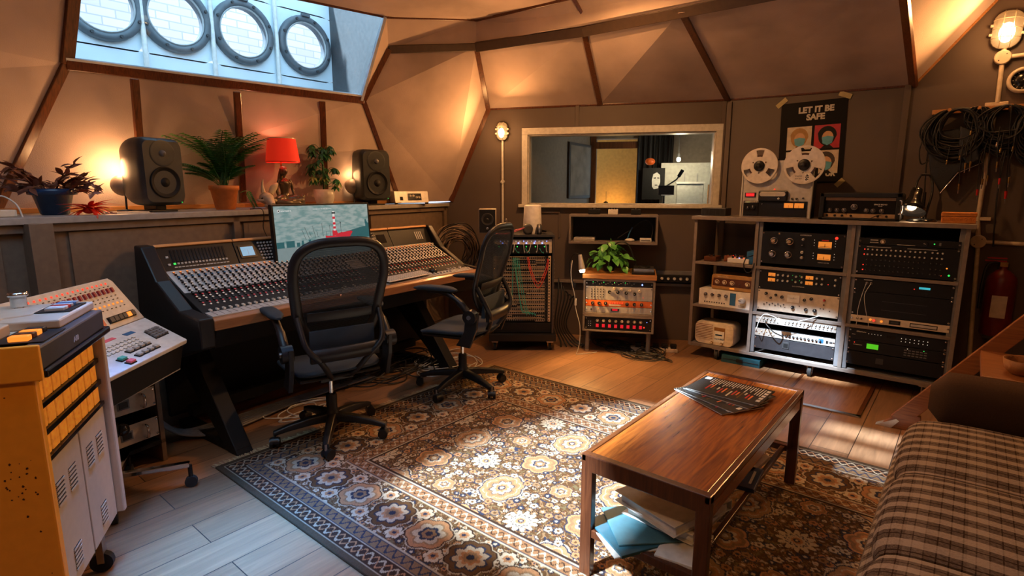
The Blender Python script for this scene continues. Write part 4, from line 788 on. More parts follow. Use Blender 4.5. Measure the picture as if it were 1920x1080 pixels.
# chrome pedestal
st_ = thing('remote_stand', 'chrome column stand with swivel castors under the tape remote', 'stand', (.655, 2.88, 0))
q = MB(); q.cyl((0, 0, .06), (0, 0, .56), .022, .022, M['chrome'], 20); q.build('column', st_); q = MB(); q.cyl((0, 0, .30), (0, 0, .36), .034, .034, M['blk'], 20); q.sph((.05, .0, .32), .028, M['blkg'], 14); q.build('clamp', st_)
for a, l in ((-.49, .295), (-1.9, .22), (1.1, .24), (2.7, .22)):
    c, s = math.cos(a), math.sin(a); q = MB(); q.bar((0, 0, .115), (c*l, s*l, .115), .03, .022, M['chrome']); lg = q.build('foot', st_, bevel=.003)
    q = MB(); q.cyl((c*l, s*l, .04), (c*l, s*l, .11), .010, .010, M['blk'], 10); q.cyl((c*l-s*.012, s*l+c*.012, .027), (c*l+s*.012, s*l-c*.012, .027), .027, .027, M['rubber'], 16); q.build('castor', lg)
# two power amplifiers under it
for z, lb in ((.16, 'lower of the two beige amplifiers in the dark rack under the remote'), (.32, 'upper of the two beige amplifiers in the dark rack under the remote')):
    T = fr((.50, 3.02, z), (.97, .2, 0), (0, 0, 1)); g = gear('power_amplifier', lb, 'amplifier', T, .42, .10, .3, M['beige'], [('x', .27, .05, .055, .045, M['mgrey']), ('x', .27, .05, .04, .03, M['blk'], .006)], group='amplifiers below the tape remote')
    q = MB(); q.tube(crv([(.35, .02, .003), (.352, .025, .035), (.352, .075, .035), (.35, .08, .003)], 5), .007, M['chrome'], 8); q.build('handle', g)
o = thing('low_rack', 'dark low rack holding the two beige amplifiers beneath the tape remote', 'rack', fr((.48, 3.03, 0), (.97, .2, 0), (0, 0, 1)))
for r in ((-.01, 0, -.34, .008, .46, 0), (.452, 0, -.34, .475, .46, 0)): q = MB(); q.box(*r, M['cabinet']); q.build('side_panel', o, bevel=.002)
q = MB(); q.box(-.01, .46, -.34, .475, .48, 0, M['blkm']); q.build('top_panel', o); q = MB(); q.box(-.01, .10, -.34, .475, .12, 0, M['blkm']); q.build('base_panel', o)
# ================================================================== TAPE MACHINE
TM = fr((.281, 1.93, .0896), (.50, .866, 0), (0, 0, 1)) @ Matrix.Diagonal((.936, .936, .936, 1)); TL = .54; TD = -.42     # x along its front (near to far), y up, z towards the room
tm = thing('tape_machine', 'tall putty-coloured multitrack tape machine with glowing amber channel cards at the left', 'tape recorder', TM); pt = M['putty']
def tp(name, x0, y0, z0, x1, y1, z1, m, bv=.003, par=None): q = MB(); q.box(x0, y0, z0, x1, y1, z1, m); return q.build(name, par or tm, bevel=bv)
tp('side_panel', -.03, .05, TD, .0, .90, .02, M['yellow'], .006); tp('side_panel', TL-.01, .12, TD, TL+.02, .93, .025, pt, .006)
tp('body', .0, .09, TD, TL-.01, .88, -.02, M['dgrey'])
door = []
for x0, x1 in ((.012, .265), (.275, TL-.015)):
    d = tp('door', x0, .12, -.02, x1, .575, .0, pt, .004); door.append(d)
    for cx, cy in ((x0+.065, .42), (x0+.165, .42), (x0+.12, .16)):
        for k in range(6): q = MB(); q.box(cx-.032, cy+k*.014, 0, cx+.032, cy+.006+k*.014, .004, M['putty']); q.box(cx-.030, cy+.006+k*.014, 0, cx+.030, cy+.009+k*.014, .0015, M['blk']); q.build('louvre', d)
tp('card_frame', .005, .58, -.03, TL-.012, .855, -.012, M['blkm'])
amb = mat('amber_card', (.9, .30, .03), .3, var=.5, scale=60, emit=(1, .30, .03), est=.35)
for r in range(3):
    y = .60+r*.085
    for k in range(8): x = .02+k*.063; tp('card', x, y, -.012, x+.052, y+.062, -.004, amb, .001)
    tp('card_rail', .005, y+.064, -.012, TL-.012, y+.082, .004, M['blkg'], .002)
tp('trim_strip', .0, .582, -.01, TL-.012, .596, .006, M['blkg'], .002)
q = MB(); q.box(-.02, .86, TD, TL+.01, .885, .05, M['blkg']); q.build('deck_base', tm, bevel=.006)
tp('deck_front', -.03, .885, -.1, TL-.02, .955, .04, M['dgrey'], .006); tp('deck_top', -.03, .94, TD, TL+.01, .955, .0, M['beige'], .004)
tp('front_fascia', -.045, .86, -.40, -.03, .965, .045, M['yellow'], .004); tp('raised_plate', .22, .955, -.40, TL, .985, .01, pt, .006); tp('raised_plate', -.02, .955, -.41, .20, .962, -.12, M['lgrey'], .004)
q = MB(); q.prism([(-.02, .0), (.09, .0), (.12, .05), (.20, .06), (.24, .0), (.36, .0), (.36, .10), (-.02, .10)], .957, .99, pt, Matrix(((1, 0, 0, .08), (0, 0, 1, 0), (0, -1, 0, -.10), (0, 0, 0, 1)))); q.build('head_cover', tm, bevel=.004)
tp('button_well', .03, .956, -.095, .2, .959, .03, M['blkm'], 0); tp('button_well', .34, .986, -.10, .50, .989, -.0, M['blkm'], 0)
for k, m in enumerate((M['lo'], M['wood_dx'], M['lo'], M['blk'])): tp('transport_button', .045+k*.036, .959, -.06, .073+k*.036, .975, -.01, m, .003)
for k in range(6): tp('mode_button', .35+k*.024, .989, -.075, .37+k*.024, 1.0, -.02, [M['lgrey'], M['white'], M['red'], M['lgrey'], M['blue'], M['lgrey']][k], .002)
q = MB(); q.text('A80', .026, M['lgrey'], Matrix.Translation((.22, .905, .041)), .0006, 'LEFT'); q.build('lettering', tm)
for x, z, r, h, nm in ((.30, -.30, .062, .085, 'capstan_motor'), (.50, -.20, .024, .07, 'tape_roller'), (.40, -.37, .03, .05, 'tape_guide')):
    q = MB(); T = Matrix(((1, 0, 0, x), (0, 0, 1, .955), (0, -1, 0, z), (0, 0, 0, 1))); q.lathe([(r*1.3, 0), (r*1.3, .006), (r, .01), (r, h), (r*1.25, h), (r*1.25, h+.012), (r*1.1, h+.014)], M['chrome'] if r < .03 else M['steel'], 28, T)
    if r > .05: q.lathe([(r*1.26, h), (r*1.3, h+.014), (r*1.2, h+.016)], M['putty'], 28, T); [q.box(x+r*1.02*math.cos(a)-.002, .965, z+r*1.02*math.sin(a)-.002, x+r*1.02*math.cos(a)+.002, .955+h, z+r*1.02*math.sin(a)+.002, M['blk']) for a in np.linspace(0, 2*PI, 24, endpoint=False)]
    q.build(nm, tm)
for k, (y, z) in enumerate(((.10, -.36), (.10, -.06))):
    for x in (.04, TL-.05): q = MB(); q.cyl((x-.014, -.055, z), (x+.014, -.055, z), .04, .04, M['rubber'], 16); q.box(x-.02, -.055, z-.012, x+.02, .09, z+.012, M['steel']); q.build('castor', tm)
r = random.Random(3); q = MB(); rust = mat('rust_chips', (.05, .012, .008), .8)
for k in range(34):
    y = r.choice((r.uniform(.5, .62), r.uniform(.1, .9))); z = -.01-abs(r.gauss(0, .07)); s_ = r.uniform(.001, .0038); q.prism([(s_*math.cos(a)*r.uniform(.5, 1.2), s_*math.sin(a)*r.uniform(.5, 1.4)) for a in np.linspace(0, 2*PI, 7, endpoint=False)], 0, .0008, rust, Matrix(((0, 0, -1, -.0302), (0, 1, 0, y), (1, 0, 0, z), (0, 0, 0, 1))))
tag(q.build('rust_chips', tm), kind='stuff')
# ================================================================== LONG GREY EQUIPMENT SHELVING (right)
XF = 4.50; pb = M['ply']; sh = thing('equipment_shelving', 'wide grey shelving unit on castors filled with audio gear, behind the coffee table', 'shelving', (XF, 0, 0))
def sp(name, x0, y0, z0, x1, y1, z1, m=None, bv=.002): q = MB(); q.box(x0, y0, z0, x1, y1, z1, m or pb); return q.build(name, sh, bevel=bv)
ZT, ZB = 1.185, .095; ups = ((1.735, 1.760), (1.255, 1.280), (.615, .640), (-.005, .020))
sp('top_board', -.02, -.03, ZT-.028, .46, 1.78, ZT); sp('bottom_board', 0, -.005, ZB, .44, 1.76, ZB+.026)
for a, b_ in ups: sp('upright', 0, a, ZB+.026, .44, b_, ZT-.028)
for z in (.815, .455):
    for (a, b_) in ((1.280, 1.735), (.640, 1.255), (.020, .615)): sp('shelf_board', 0, a, z-.022, .44 if a > 1.2 else .05, b_, z)
for a, b_ in ((.640, 1.255), (.020, .615)):
    sp('floor_board', .03, a, ZB+.026, .40, b_, ZB+.030, M['shelfm']); sp('back_panel', .425, a, ZB+.03, .44, b_, ZT-.03, M['blkm'])
for a, b_ in ((.640, 1.255), (.020, .615)):
    for y0, y1 in ((a, a+.028), (b_-.028, b_)): sp('rack_rail', .012, y0, ZB+.03, .035, y1, ZT-.03, M['mgrey'])
def bigcastor(x, y, par, m=M['steel'], r=.042):
    q = MB(); q.box(x-.035, y-.035, ZB-.008, x+.035, y+.035, ZB, M['steel']); q.box(x-.022, y-.02, .035, x+.022, y-.014, ZB-.005, m); q.box(x-.022, y+.014, .035, x+.022, y+.02, ZB-.005, m); k = q.build('castor', par)
    q = MB(); q.cyl((x, y-.012, r), (x, y+.012, r), r, r, M['rubber'], 20); q.cyl((x, y-.0135, r), (x, y+.0135, r), r*.55, r*.55, M['mgrey'], 16); q.build('wheel', k)
for y in (1.52, .82, .12):
    for x in (.045, .38): bigcastor(x, y, sh)
def RT(y, z): return fr((XF+.0115, y, z), (0, -1, 0), (0, 0, 1))
GW = .556; b0 = 1.226; c0 = .590
def G(name, lb, cat, y, z0, z1, face, items, **k): return gear(name, lb, cat, RT(y, z0), GW, z1-z0, k.pop('depth', .30), face, items, **k)
ks = lambda xs_, y, r, st: [('k', x, y, r, st) for x in xs_]
# middle bay
G('valve_compressor', 'tall black compressor with two amber meters and a red lamp, top of the middle bay', 'compressor', b0, .842, 1.085, M['face'],
  ks((.085, .195), .175, .022, 'chr')+ks((.080, .19), .075, .022, 'chr')+[('k', .285, .195, .009, 'wht'), ('k', .285, .155, .009, 'blk'), ('k', .285, .10, .011, 'wht'), ('k', .285, .06, .011, 'wht'), ('m', .43, .165, .085, .042, M['vu']), ('m', .43, .075, .085, .042, M['vu']),
  ('l', .50, .215, .010, 'lr'), ('x', .43, .195, .045, .008, M['red']), ('x', .43, .138, .085, .004, M['ink'], .001), ('k', .12, .23, .008, 'chr')]+[('l', x, y, .0022, 'lw') for x in (.36, .495) for y in (.06, .08, .10, .155, .175, .195)]+[('t', .30, .222, .012, 'COMPRESSOR'), ('t', .43, .03, .010, 'STEREO LIMITER')])
G('dual_compressor', 'black two channel compressor with four small amber meters, below the tall black compressor', 'compressor', b0, .640, .790, M['face'],
  ks((.135, .17, .205, .26, .30, .40, .435, .52), .118, .0085, 'grey')+ks((.135, .17, .205, .26, .30, .40, .435, .52), .078, .0085, 'grey')+[('m', x, y, .05, .026, M['vu']) for x in (.09, .35) for y in (.118, .078)]+[('l', x, y, .002, 'lg') for x in (.235, .285) for y in (.09, .125)]+[('t', .28, .04, .010, 'BUS COMPRESSOR'), ('l', .475, .08, .003, 'lr')])
G('equaliser', 'beige panel equaliser with many black knobs and round white dial, middle bay', 'equaliser', b0, .478, .638, M['beige'],
  [('k', x, y, r, 'blk') for x, y, r in ((.06, .13, .012), (.095, .10, .009), (.13, .125, .011), (.175, .115, .012), (.33, .11, .011), (.375, .125, .012), (.255, .045, .013), (.345, .04, .012), (.405, .04, .014))]+
  [('k', .46, .125, .009, 'red'), ('x', .255, .11, .085, .055, M['white'], .004), ('m', .255, .12, .05, .02, M['white'], .006), ('j', .46, .09, .007)]+[('k', .05+.02*i, .045+.012*(i % 2), .005, 'blk') for i in range(8)]+[('j', x, y, .005) for x, y in ((.30, .06), (.44, .06), (.20, .04), (.50, .05), (.46, .06))])
G('patch_mixer', 'slim silver mixer with a row of tiny pale knobs, just under the middle shelf board', 'mixer', b0, .372, .430, M['silver'], ks([.03+.026*i for i in range(20)], .038, .0065, 'grey')+[('b', .03+.026*i, .015, .006, .006, M['dgrey']) for i in range(20)])
G('rack_mixer', 'slim silver line mixer with a blue round badge, lit by daylight in the middle bay', 'mixer', b0, .268, .326, M['silver'], [('k', .03+.018*i, .018+.02*(i % 2), .005, 'brs') for i in range(8)]+ks([.20+.026*i for i in range(11)], .028, .008, 'blk')+[('x', .465, .03, .032, .03, M['blue'], .002), ('b', .505, .028, .014, .02, M['blkm']), ('b', .53, .028, .018, .012, M['dgrey'])])
G('blank_rack_unit', 'black rack drawer with a small latch at the bottom of the middle bay', 'drawer', b0, .165, .262, mat('drawer_face', (.03, .03, .035), .3), [('x', .23, .055, .045, .05, M['dgrey'], .004), ('x', .23, .055, .03, .03, M['blkm'], .006)])
# right bay
G('studio_preamp', 'slim black unit with a green lamp and round knob, topmost in the right bay', 'preamplifier', c0, 1.028, 1.072, M['face'], [('k', .14, .022, .012, 'brs'), ('k', .375, .02, .014, 'blk'), ('l', .42, .022, .004, 'lg'), ('b', .45, .022, .012, .02, M['mgrey']), ('x', .09, .03, .045, .006, M['ink'], .001), ('x', .09, .014, .05, .004, M['ink'], .001), ('x', .27, .006, .10, .003, M['ink'], .001)])
G('rack_console', 'black rack mixer covered with small knobs in five rows, in the right bay', 'mixer', c0, .823, 1.024, M['face'], [('k', .06+.0265*i+(.012 if i > 12 else 0), y, .0062, 'grey' if y > .1 else 'blk') for i in range(16) for y in (.17, .135, .10, .062, .028)]+[('x', .12, .188, .14, .003, M['ink'], .001), ('x', .36, .188, .16, .003, M['ink'], .001)]+[('l', .04, y, .004, 'lr') for y in (.17, .135, .062, .028)]+[('l', .515, .03, .006, 'lg'), ('l', .50, .075, .005, 'lo'), ('l', .475, .025, .003, 'lr')])
G('digital_reverb', 'black effects unit with a blue-green readout and two white jack leads, right bay', 'effects unit', c0, .700, .788, M['face'], [('d', .40, .055, .06, .014, M['cy'], .001), ('l', .345, .045, .003, 'lr'), ('j', .075, .058, .009), ('j', .10, .058, .009), ('x', .08, .08, .05, .004, M['ink'], .001)])
G('tape_deck', 'plain black unit without lamps, between the reverb and the silver rack strip', 'rack unit', c0, .530, .697, M['face'], [('x', .3, .11, .25, .003, M['dgrey'], .002), ('x', .3, .05, .25, .003, M['dgrey'], .002)])
G('power_conditioner', 'slim beige rack strip with red and orange lit buttons, right bay', 'power unit', c0, .478, .526, M['beige'], [('l', .12, .026, .008, 'lo'), ('l', .14, .022, .008, 'lr'), ('l', .185, .022, .008, 'lo'), ('x', .26, .024, .065, .028, M['blkm'], .001), ('x', .26, .024, .045, .012, M['dgrey'], .003), ('x', .42, .022, .15, .028, M['blkm'], .001), ('x', .42, .022, .14, .016, M['silver'], .003), ('j', .04, .024, .008), ('j', .065, .024, .008)])
G('tape_emulator', 'black rack unit with two rows of tiny lights, above the green display', 'rack unit', c0, .350, .428, M['face'], [('t', .075, .055, .014, 'Oberheim'), ('x', .03, .035, .02, .003, M['ink'], .001)]+[('l', .12+.018*i, .052, .002, 'lw') for i in range(5)]+[('l', .31+.024*i, y, .0025, 'lw') for i in range(7) for y in (.05, .03)]+[('b', .25, .05, .05, .014, M['blkg'], .003)])
G('rack_sampler', 'black sampler with a bright green display, low in the right bay', 'sampler', c0, .268, .346, M['face'], [('d', .15, .045, .07, .036, M['lcdg'], .002), ('l', .04, .06, .003, 'lr'), ('x', .06, .045, .055, .003, M['ink'], .001)]+[('b', .34+.022*i, y, .016, .007, M['mgrey']) for i in range(6) for y in (.055, .038, .021)]+[('l', .35, .066, .003, 'lw'), ('l', .44, .066, .003, 'lg')])
G('blank_rack_unit', 'plain black drawer with a small catch, bottom of the right bay', 'drawer', c0, .165, .262, M['face'], [('x', .2, .05, .045, .04, M['dgrey'], .003)])
for k, y in enumerate((c0-.075, c0-.10)):
    o = thing('jack_lead', ['left', 'right'][k]+' of two thin white leads hanging from the black effects unit', 'cable', (XF-.01, y, .70), 'leads on the effects unit')
    q = MB(); q.tube(crv([(0, 0, .058), (-.03, .0, .055), (-.04, .015+.01*k, -.02), (-.03, .03-.02*k, -.12), (-.015, .03-.04*k, -.20), (.0, .035-.05*k, -.24)], 6), .0018, M['cabw'], 6); q.build('wire', o); q = MB(); q.cyl((.002, 0, .058), (-.028, 0, .056), .005, .004, M['chrome'], 10); q.build('plug', o)
o = thing('patch_cable', 'grey patch cable looping from the beige equaliser over the shelf board to the slim mixers', 'cable', (XF-.02, 1.2, .3)); q = MB(); q.tube(crv([(0, 0, 0), (-.05, -.005, .03), (-.05, -.02, .10), (-.04, -.05, .155), (-.05, -.12, .15), (-.05, -.2, .12), (-.03, -.30, .14), (0, -.38, .17), (.02, -.42, .19)], 6), .003, M['cabw'], 6); q.build('wire', o)
q = MB(); q.box(-.06, -.17, .145, -.035, -.11, .175, M['cream'], Matrix.Rotation(.25, 4, 'X')); q.build('paper_tag', o)
o = thing('patch_cable', 'black patch cable running slantwise between the two slim silver mixers', 'cable', (XF-.02, 1.10, .38)); q = MB(); q.tube(crv([(.02, .05, .015), (-.04, .03, .0), (-.05, -.03, -.05), (.02, -.08, -.09)], 6), .004, M['cable'], 6); q.build('wire', o)
# left bay
def shelfitem(name, lb, cat, y, z, x=XF+.03, rz=0, group=None): return thing(name, lb, cat, fr((x, y, z), (math.sin(rz)*-1, -math.cos(rz), 0), (0, 0, 1)), group)
g = gear('valve_amplifier', 'white boxed preamplifier with four black levers, under the gold faced box', 'preamplifier', RT(1.690, .457), .41, .135, .26, M['white'], [('x', .275, .07, .045, .10, M['blue'], .002)]+[('k', .055+.055*i, .09, .013, 'chr') for i in range(4)]+[('k', .35, .07, .026, 'wht')]+[('b', .05+.02*i, .028, .009, .010, M['dgrey']) for i in range(9)]+[('x', .345, .022, .05, .018, M['lgrey'], .002)], body=M['white'], ears=False)
g = shelfitem('guitar_preamp', 'brown and gold box with four cream knobs, sitting on the white preamplifier', 'preamplifier', 1.600, .593); bz = mat('gold_trim', (.55, .30, .10), .3, .4)
q = MB(); q.prism(rrect(.335, .125, .02, cx=.167, cy=.0625), -.20, .0, bz); q.build('case', g, bevel=.002); q = MB(); q.prism([(.01, .03), (.325, .03), (.32, .095), (.015, .095)], 0, .003, mat('brown_face', (.10, .03, .012), .35)); q.box(.01, .008, 0, .325, .028, .004, bz); q.box(.15, .012, .004, .185, .022, .006, M['lo']); q.build('faceplate', g)
for x in (.045, .105, .165, .285): inst(KN['brs'], 'knob', g, Matrix.Translation((x, .062, .003)) @ Matrix.Diagonal((.015, .015, .016, 1)))
q = MB(); q.cyl((.225, .06, 0), (.225, .06, .01), .006, .005, M['chrome'], 10); q.build('switch', g); q = MB(); q.text('Sweet Tone Plus', .013, M['cream'], Matrix.Translation((.09, .103, .001))); q.build('lettering', g)
g = shelfitem('table_radio', 'cream bakelite radio with ribbed grille and blue paper note, bottom left of the shelving', 'radio', 1.715, ZB+.026); cr = M['cream']
q = MB(); rows = []
for z, k in ((-.19, .86), (-.17, .97), (-.02, 1), (.0, .985), (.012, .95)): rows.append([(.165+(x-.165)*k, .095+(y-.095)*k, z) for x, y in rrect(.33, .19, .045, 5, .165, .095)])
q.ring(rows, cr, True, True, True); q.build('case', g); gr = MB()
for k in range(9): q = MB(); q.box(.012, .045+k*.014, .012, .155, .052+k*.014, .017, cr); q.box(.012, .052+k*.014, .010, .155, .058+k*.014, .0125, mat('groove', (.22, .08, .04), .6)); q.build('grille_rib', g, bevel=.001)
for k in range(10): q = MB(); q.box(.265, .035+k*.013, .011, .318, .040+k*.013, .016, cr); q.build('grille_rib', g, bevel=.001)
q = MB(); q.box(.165, .055, .008, .255, .155, .013, M['brass']); q.build('dial_window', g); q = MB(); q.box(.168, .03, .013, .25, .125, .015, M['paper']); nt_ = q.build('paper_note', g)
q = MB(); q.text('TROUBLE', .018, M['blue'], Matrix.Translation((.21, .052, .0155)) @ Matrix.Rotation(.05, 4, 'Z'), .0003, 'CENTER', .0005)
for a in np.linspace(.2, 3, 6): q.box(.178, .083+.004*math.sin(a*5), .0152, .178+.055, .087+.004*math.sin(a*5), .0156, M['blue'], Matrix.Translation((.0, .01*math.sin(a), 0)))
q.build('blue_writing', nt_)
for x in (.15, .23): inst(KN['brs'], 'knob', g, Matrix.Translation((x, .022, .012)) @ Matrix.Diagonal((.012, .012, .014, 1)))
def pedal(lb, y, z, w, h, d, m, T=None, group='effects pedals on the top left shelf', x=XF+.04, leds=(), kn=3):
    g = thing('effects_pedal', lb, 'effects pedal', T or fr((x, y, z), (0, -1, 0), (0, 0, 1)), group); q = MB(); q.prism([(0, 0), (w, 0), (w, h), (0, h)], -d, 0, m); q.build('case', g, bevel=.004)
    for i in range(kn): q = MB(); q.cyl((w*(i+1)/(kn+1), h, -d*.3), (w*(i+1)/(kn+1), h+.014, -d*.3), .008, .007, M['blk'], 12); q.build('knob', g)
    for i, k in enumerate(leds): q = MB(); q.sph((w*(i+1.5)/(len(leds)+2), h+.003, -d*.25), .004, M[k], 8); q.build('indicator_light', g)
    q = MB(); q.cyl((w/2, h, -d*.75), (w/2, h+.012, -d*.75), .009, .008, M['chrome'], 14); q.build('footswitch', g); return g
pedal('brown effects pedal at the left end of the top left shelf compartment', 1.68, .817, .10, .04, .12, M['wood_dx'], kn=2)
pedal('orange-brown effects pedal with red light, behind the white one in the top left compartment', 1.545, .817, .14, .045, .10, mat('rusty_box', (.22, .07, .03), .5), x=XF+.12, leds=('lr',), kn=3)
pedal('white effects pedal with red and blue lights in the top left compartment', 1.49, .817, .17, .038, .11, M['white'], leds=('lr', 'lb', 'lr'), kn=4)
pedal('bright blue effects box at the right of the top left compartment', 1.345, .817, .058, .10, .15, M['blue'], x=XF+.05, kn=0)
o = thing('coiled_lead', 'black looping lead draped over the blue effects box', 'cable', (XF+.02, 1.31, .85)); q = MB(); q.tube(crv([(.02, -.02, .04), (-.02, .02, .02), (-.03, .035, -.04), (-.03, .01, -.09), (-.03, -.025, -.08), (-.02, -.04, -.02), (.03, -.03, .05), (.1, .0, .12), (.2, .0, .2)], 6), .004, M['cable'], 6); q.build('wire', o)
# things under and in front of the shelving
o = thing('plastic_case', 'teal plastic case on the floor under the left end of the shelving', 'case', fr((4.50, 1.47, 0), (0, -1, 0), (0, 0, 1))); q = MB(); q.box(0, 0, -.25, .30, .062, 0, mat('teal_case', (.01, .07, .10), .4)); q.box(.01, .028, 0, .29, .034, .004, M['blk']); q.build('body', o, bevel=.006); q = MB(); q.box(.12, .02, .0, .17, .045, .008, M['blk']); q.build('latch', o)
o = thing('floor_hatch', 'wooden floor hatch edged with metal strips in front of the shelving', 'hatch', Matrix()); hm = wood('hatch_wood', (.22, .09, .035), (.38, .18, .075), .4, 0, 4)
h4 = [atz(1497, 730), atz(1600, 768), atz(1640, 712), atz(1545, 690)]; x0, x1 = 3.90, 4.62; y0, y1 = .42, .86
q = MB(); q.box(x0, y0, .0005, x1, y1, .006, hm); q.build('panel', o, bevel=.001)
for r in ((x0-.012, y0-.02, x1, y0+.004), (x0-.02, y0-.02, x0+.012, y1), (x0-.012, y1-.004, x1, y1+.014)): q = MB(); q.box(r[0], r[1], .0005, r[2], r[3], .009, M['steel'] if r[3]-r[1] > .1 else M['wood_dark']); q.build('edging_strip', o)
# ------------------------------------------------------------------ on top of the shelving
TP = ZT+.0005
o = thing('small_speaker_box', 'small dark grey ribbed box beside the reel tape machine', 'box', fr((4.62, 1.755, TP), (0, -1, 0), (0, 0, 1))); q = MB(); q.box(0, 0, -.14, .20, .062, 0, M['dgrey']); q.build('case', o, bevel=.004); q = MB()
for k in range(18): q.box(.01+k*.0103, .006, 0, .015+k*.0103, .056, .003, M['blk'])
tag(q.build('ribs', o))
# reel-to-reel machine
RM = fr((4.62, 1.43, TP), (0, -1, 0), (0, 0, 1)); rm = thing('reel_tape_recorder', 'upright two-reel tape recorder with orange meters and red counter, on the shelving', 'tape recorder', RM)
def rp_(name, x0, y0, x1, y1, z0, z1, m, bv=.002, par=None): q = MB(); q.box(x0, y0, z0, x1, y1, z1, m); return q.build(name, par or rm, bevel=bv)
al_ = M['silver']; rp_('cabinet', .0, .0, .485, .44, -.19, -.02, M['blkm']); rp_('front_panel', .0, .0, .485, .43, -.02, 0, al_)
rp_('lower_panel', .012, .008, .472, .125, 0, .006, M['face']); rp_('left_control', .02, .018, .13, .118, .006, .012, M['blkg']); rp_('counter', .02, .155, .10, .19, 0, .010, M['blk'])
q = MB(); q.text('88:88:88', .018, M['lr'], Matrix.Translation((.06, .166, .0105)), .0004); q.box(.028, .16, .0100, .092, .186, .0103, M['rd']); q.build('counter_digits', rm)
rp_('head_block', .125, .125, .335, .205, 0, .03, M['blk'], .01); q = MB(); q.prism(rrect(.185, .032, .015, cx=.23, cy=.178), .03, .038, al_); q.build('head_cover', rm, bevel=.002)
mt = rp_('meter_pair', .31, .072, .455, .115, .006, .014, M['blk'])
for x in (.315, .387): q = MB(); q.box(x, .076, .014, x+.064, .111, .016, M['vu']); q.box(x+.030, .078, .016, x+.032, .095, .0165, M['blk']); q.build('meter', mt)
for x, y, r in ((.05, .07, .014), (.09, .075, .018), (.155, .10, .007), (.275, .145, .008), (.365, .145, .008), (.395, .145, .008), (.44, .15, .006)): inst(KN['blk' if x != .275 else 'wht'], 'knob', rm, Matrix.Translation((x, y, .030 if x == .275 else .006)) @ Matrix.Diagonal((r, r, r, 1)))
inst(LEDS['lr'], 'indicator_light', rm, Matrix.Translation((.235, .215, .002)) @ Matrix.Diagonal((.005, .005, .005, 1)))
rp_('side_cheek', -.012, 0, .0, .43, -.02, .008, M['lgrey']); rp_('side_cheek', .485, 0, .497, .43, -.02, .008, M['lgrey'])
def reel(x, y, r, a0, lb, z=.03, marks=False):
    o = thing('tape_reel', lb, 'tape reel', RM @ Matrix.Translation((x, y, z)), 'metal tape reels on the recorder'); q = MB(); n = 72; rr = lambda k: None
    wins = [(a0+k*2*PI/3, .30) for k in range(3)]
    rad = [r, r*.90, r*.52, r*.30]
    def ang_in(a): return any(abs((a-w+PI) % (2*PI)-PI) < d for w, d in wins)
    for z0, z1 in ((0, .0015), (-.008, -.0065)):
        for i in range(n):
            a, b_ = 2*PI*i/n, 2*PI*(i+1)/n
            for j in range(3):
                if j == 1 and ang_in((a+b_)/2): continue
                R1, R2 = rad[j], rad[j+1]; q.add([(R1*math.cos(a), R1*math.sin(a), z1), (R1*math.cos(b_), R1*math.sin(b_), z1), (R2*math.cos(b_), R2*math.sin(b_), z1), (R2*math.cos(a), R2*math.sin(a), z1)], [(0, 1, 2, 3)], al2)
    for rr_, z_ in ((r, 0), (r, -.008)): q.lathe([(r-.001, z_-.0005), (r+.001, z_), (r+.001, z_+.0015), (r-.001, z_+.002)], al2, 72, None, False)
    q.build('flange', o); q = MB(); q.lathe([(r*.62, -.0062), (r*.62, -.0002)], mat('tape_pack', (.06, .03, .02), .3), 48); q.build('tape_pack', o)
    q = MB(); q.lathe([(r*.29, -.008), (r*.29, .012), (r*.24, .016), (r*.12, .017), (r*.1, .026), (r*.04, .028)], M['blk'], 24)
    q.build('hub', o)
    for k in range(3): a = a0+PI/3+k*2*PI/3; inst(LEDS['lw'] if 0 else SCREW, 'screw', o, (r*.40*math.cos(a), r*.40*math.sin(a), .0015))
    if marks:
        q = MB(); q.box(.012, -r*.86, .0016, .042, -r*.44, .0022, M['paper']); q.text('456', .030, M['blk'], Matrix.Translation((.018, -r*.50, .0024)) @ Matrix.Rotation(-PI/2, 4, 'Z'), .0002, 'LEFT', .0012); lb_ = q.build('label', o); q = MB(); q.text('mono', .020, M['blk'], Matrix.Translation((-.030, -r*.62, .0020)), .0002); q.text('test reel', .014, M['blk'], Matrix.Translation((-.030, -r*.74, .0020)), .0002); q.build('handwriting', o)
    return o
al2 = mat('reel_metal', (.66, .60, .54), .35, .25)
reel(.118, .392, .133, PI/2, 'left of the two round metal tape reels on the recorder'); reel(.432, .392, .139, PI/2-.05, 'right tape reel, with 456 sticker and handwriting, on the recorder', .032, True)
# echo unit
EU = fr((4.56, .865, TP), (0, -1, 0), (0, 0, 1)); eu = thing('tape_echo', 'black carrying-case tape echo with a row of silver knobs, beside the desk lamp', 'effects unit', EU)
q = MB(); q.prism(rrect(.49, .19, .022, cx=.245, cy=.095), -.25, -.02, M['blkm']); q.build('case', eu, bevel=.003)
for r_ in ((0, .16, .49, .19), (0, 0, .49, .018), (0, 0, .03, .19), (.46, 0, .49, .19)): q = MB(); q.box(r_[0], r_[1], -.02, r_[2], r_[3], .012, M['blk']); q.build('case_rim', eu, bevel=.005)
def ep(name, x0, y0, x1, y1, m, z=.002): q = MB(); q.box(x0, y0, -.018, x1, y1, -.018+z, m); return q.build(name, eu)
ep('top_strip', .035, .137, .455, .158, mat('tan_strip', (.35, .22, .12), .5), .006); ep('control_panel', .03, .045, .46, .137, M['blkg']); ep('socket_strip', .03, .018, .46, .045, mat('tan_strip2', (.45, .30, .17), .45), .004)
for x in (.065, .11, .155, .29, .33, .38): inst(KN['chr'], 'knob', eu, Matrix.Translation((x, .068, -.016)) @ Matrix.Diagonal((.013, .013, .016, 1)))
inst(KN['chr'], 'knob', eu, Matrix.Translation((.215, .092, -.016)) @ Matrix.Diagonal((.018, .018, .018, 1)))
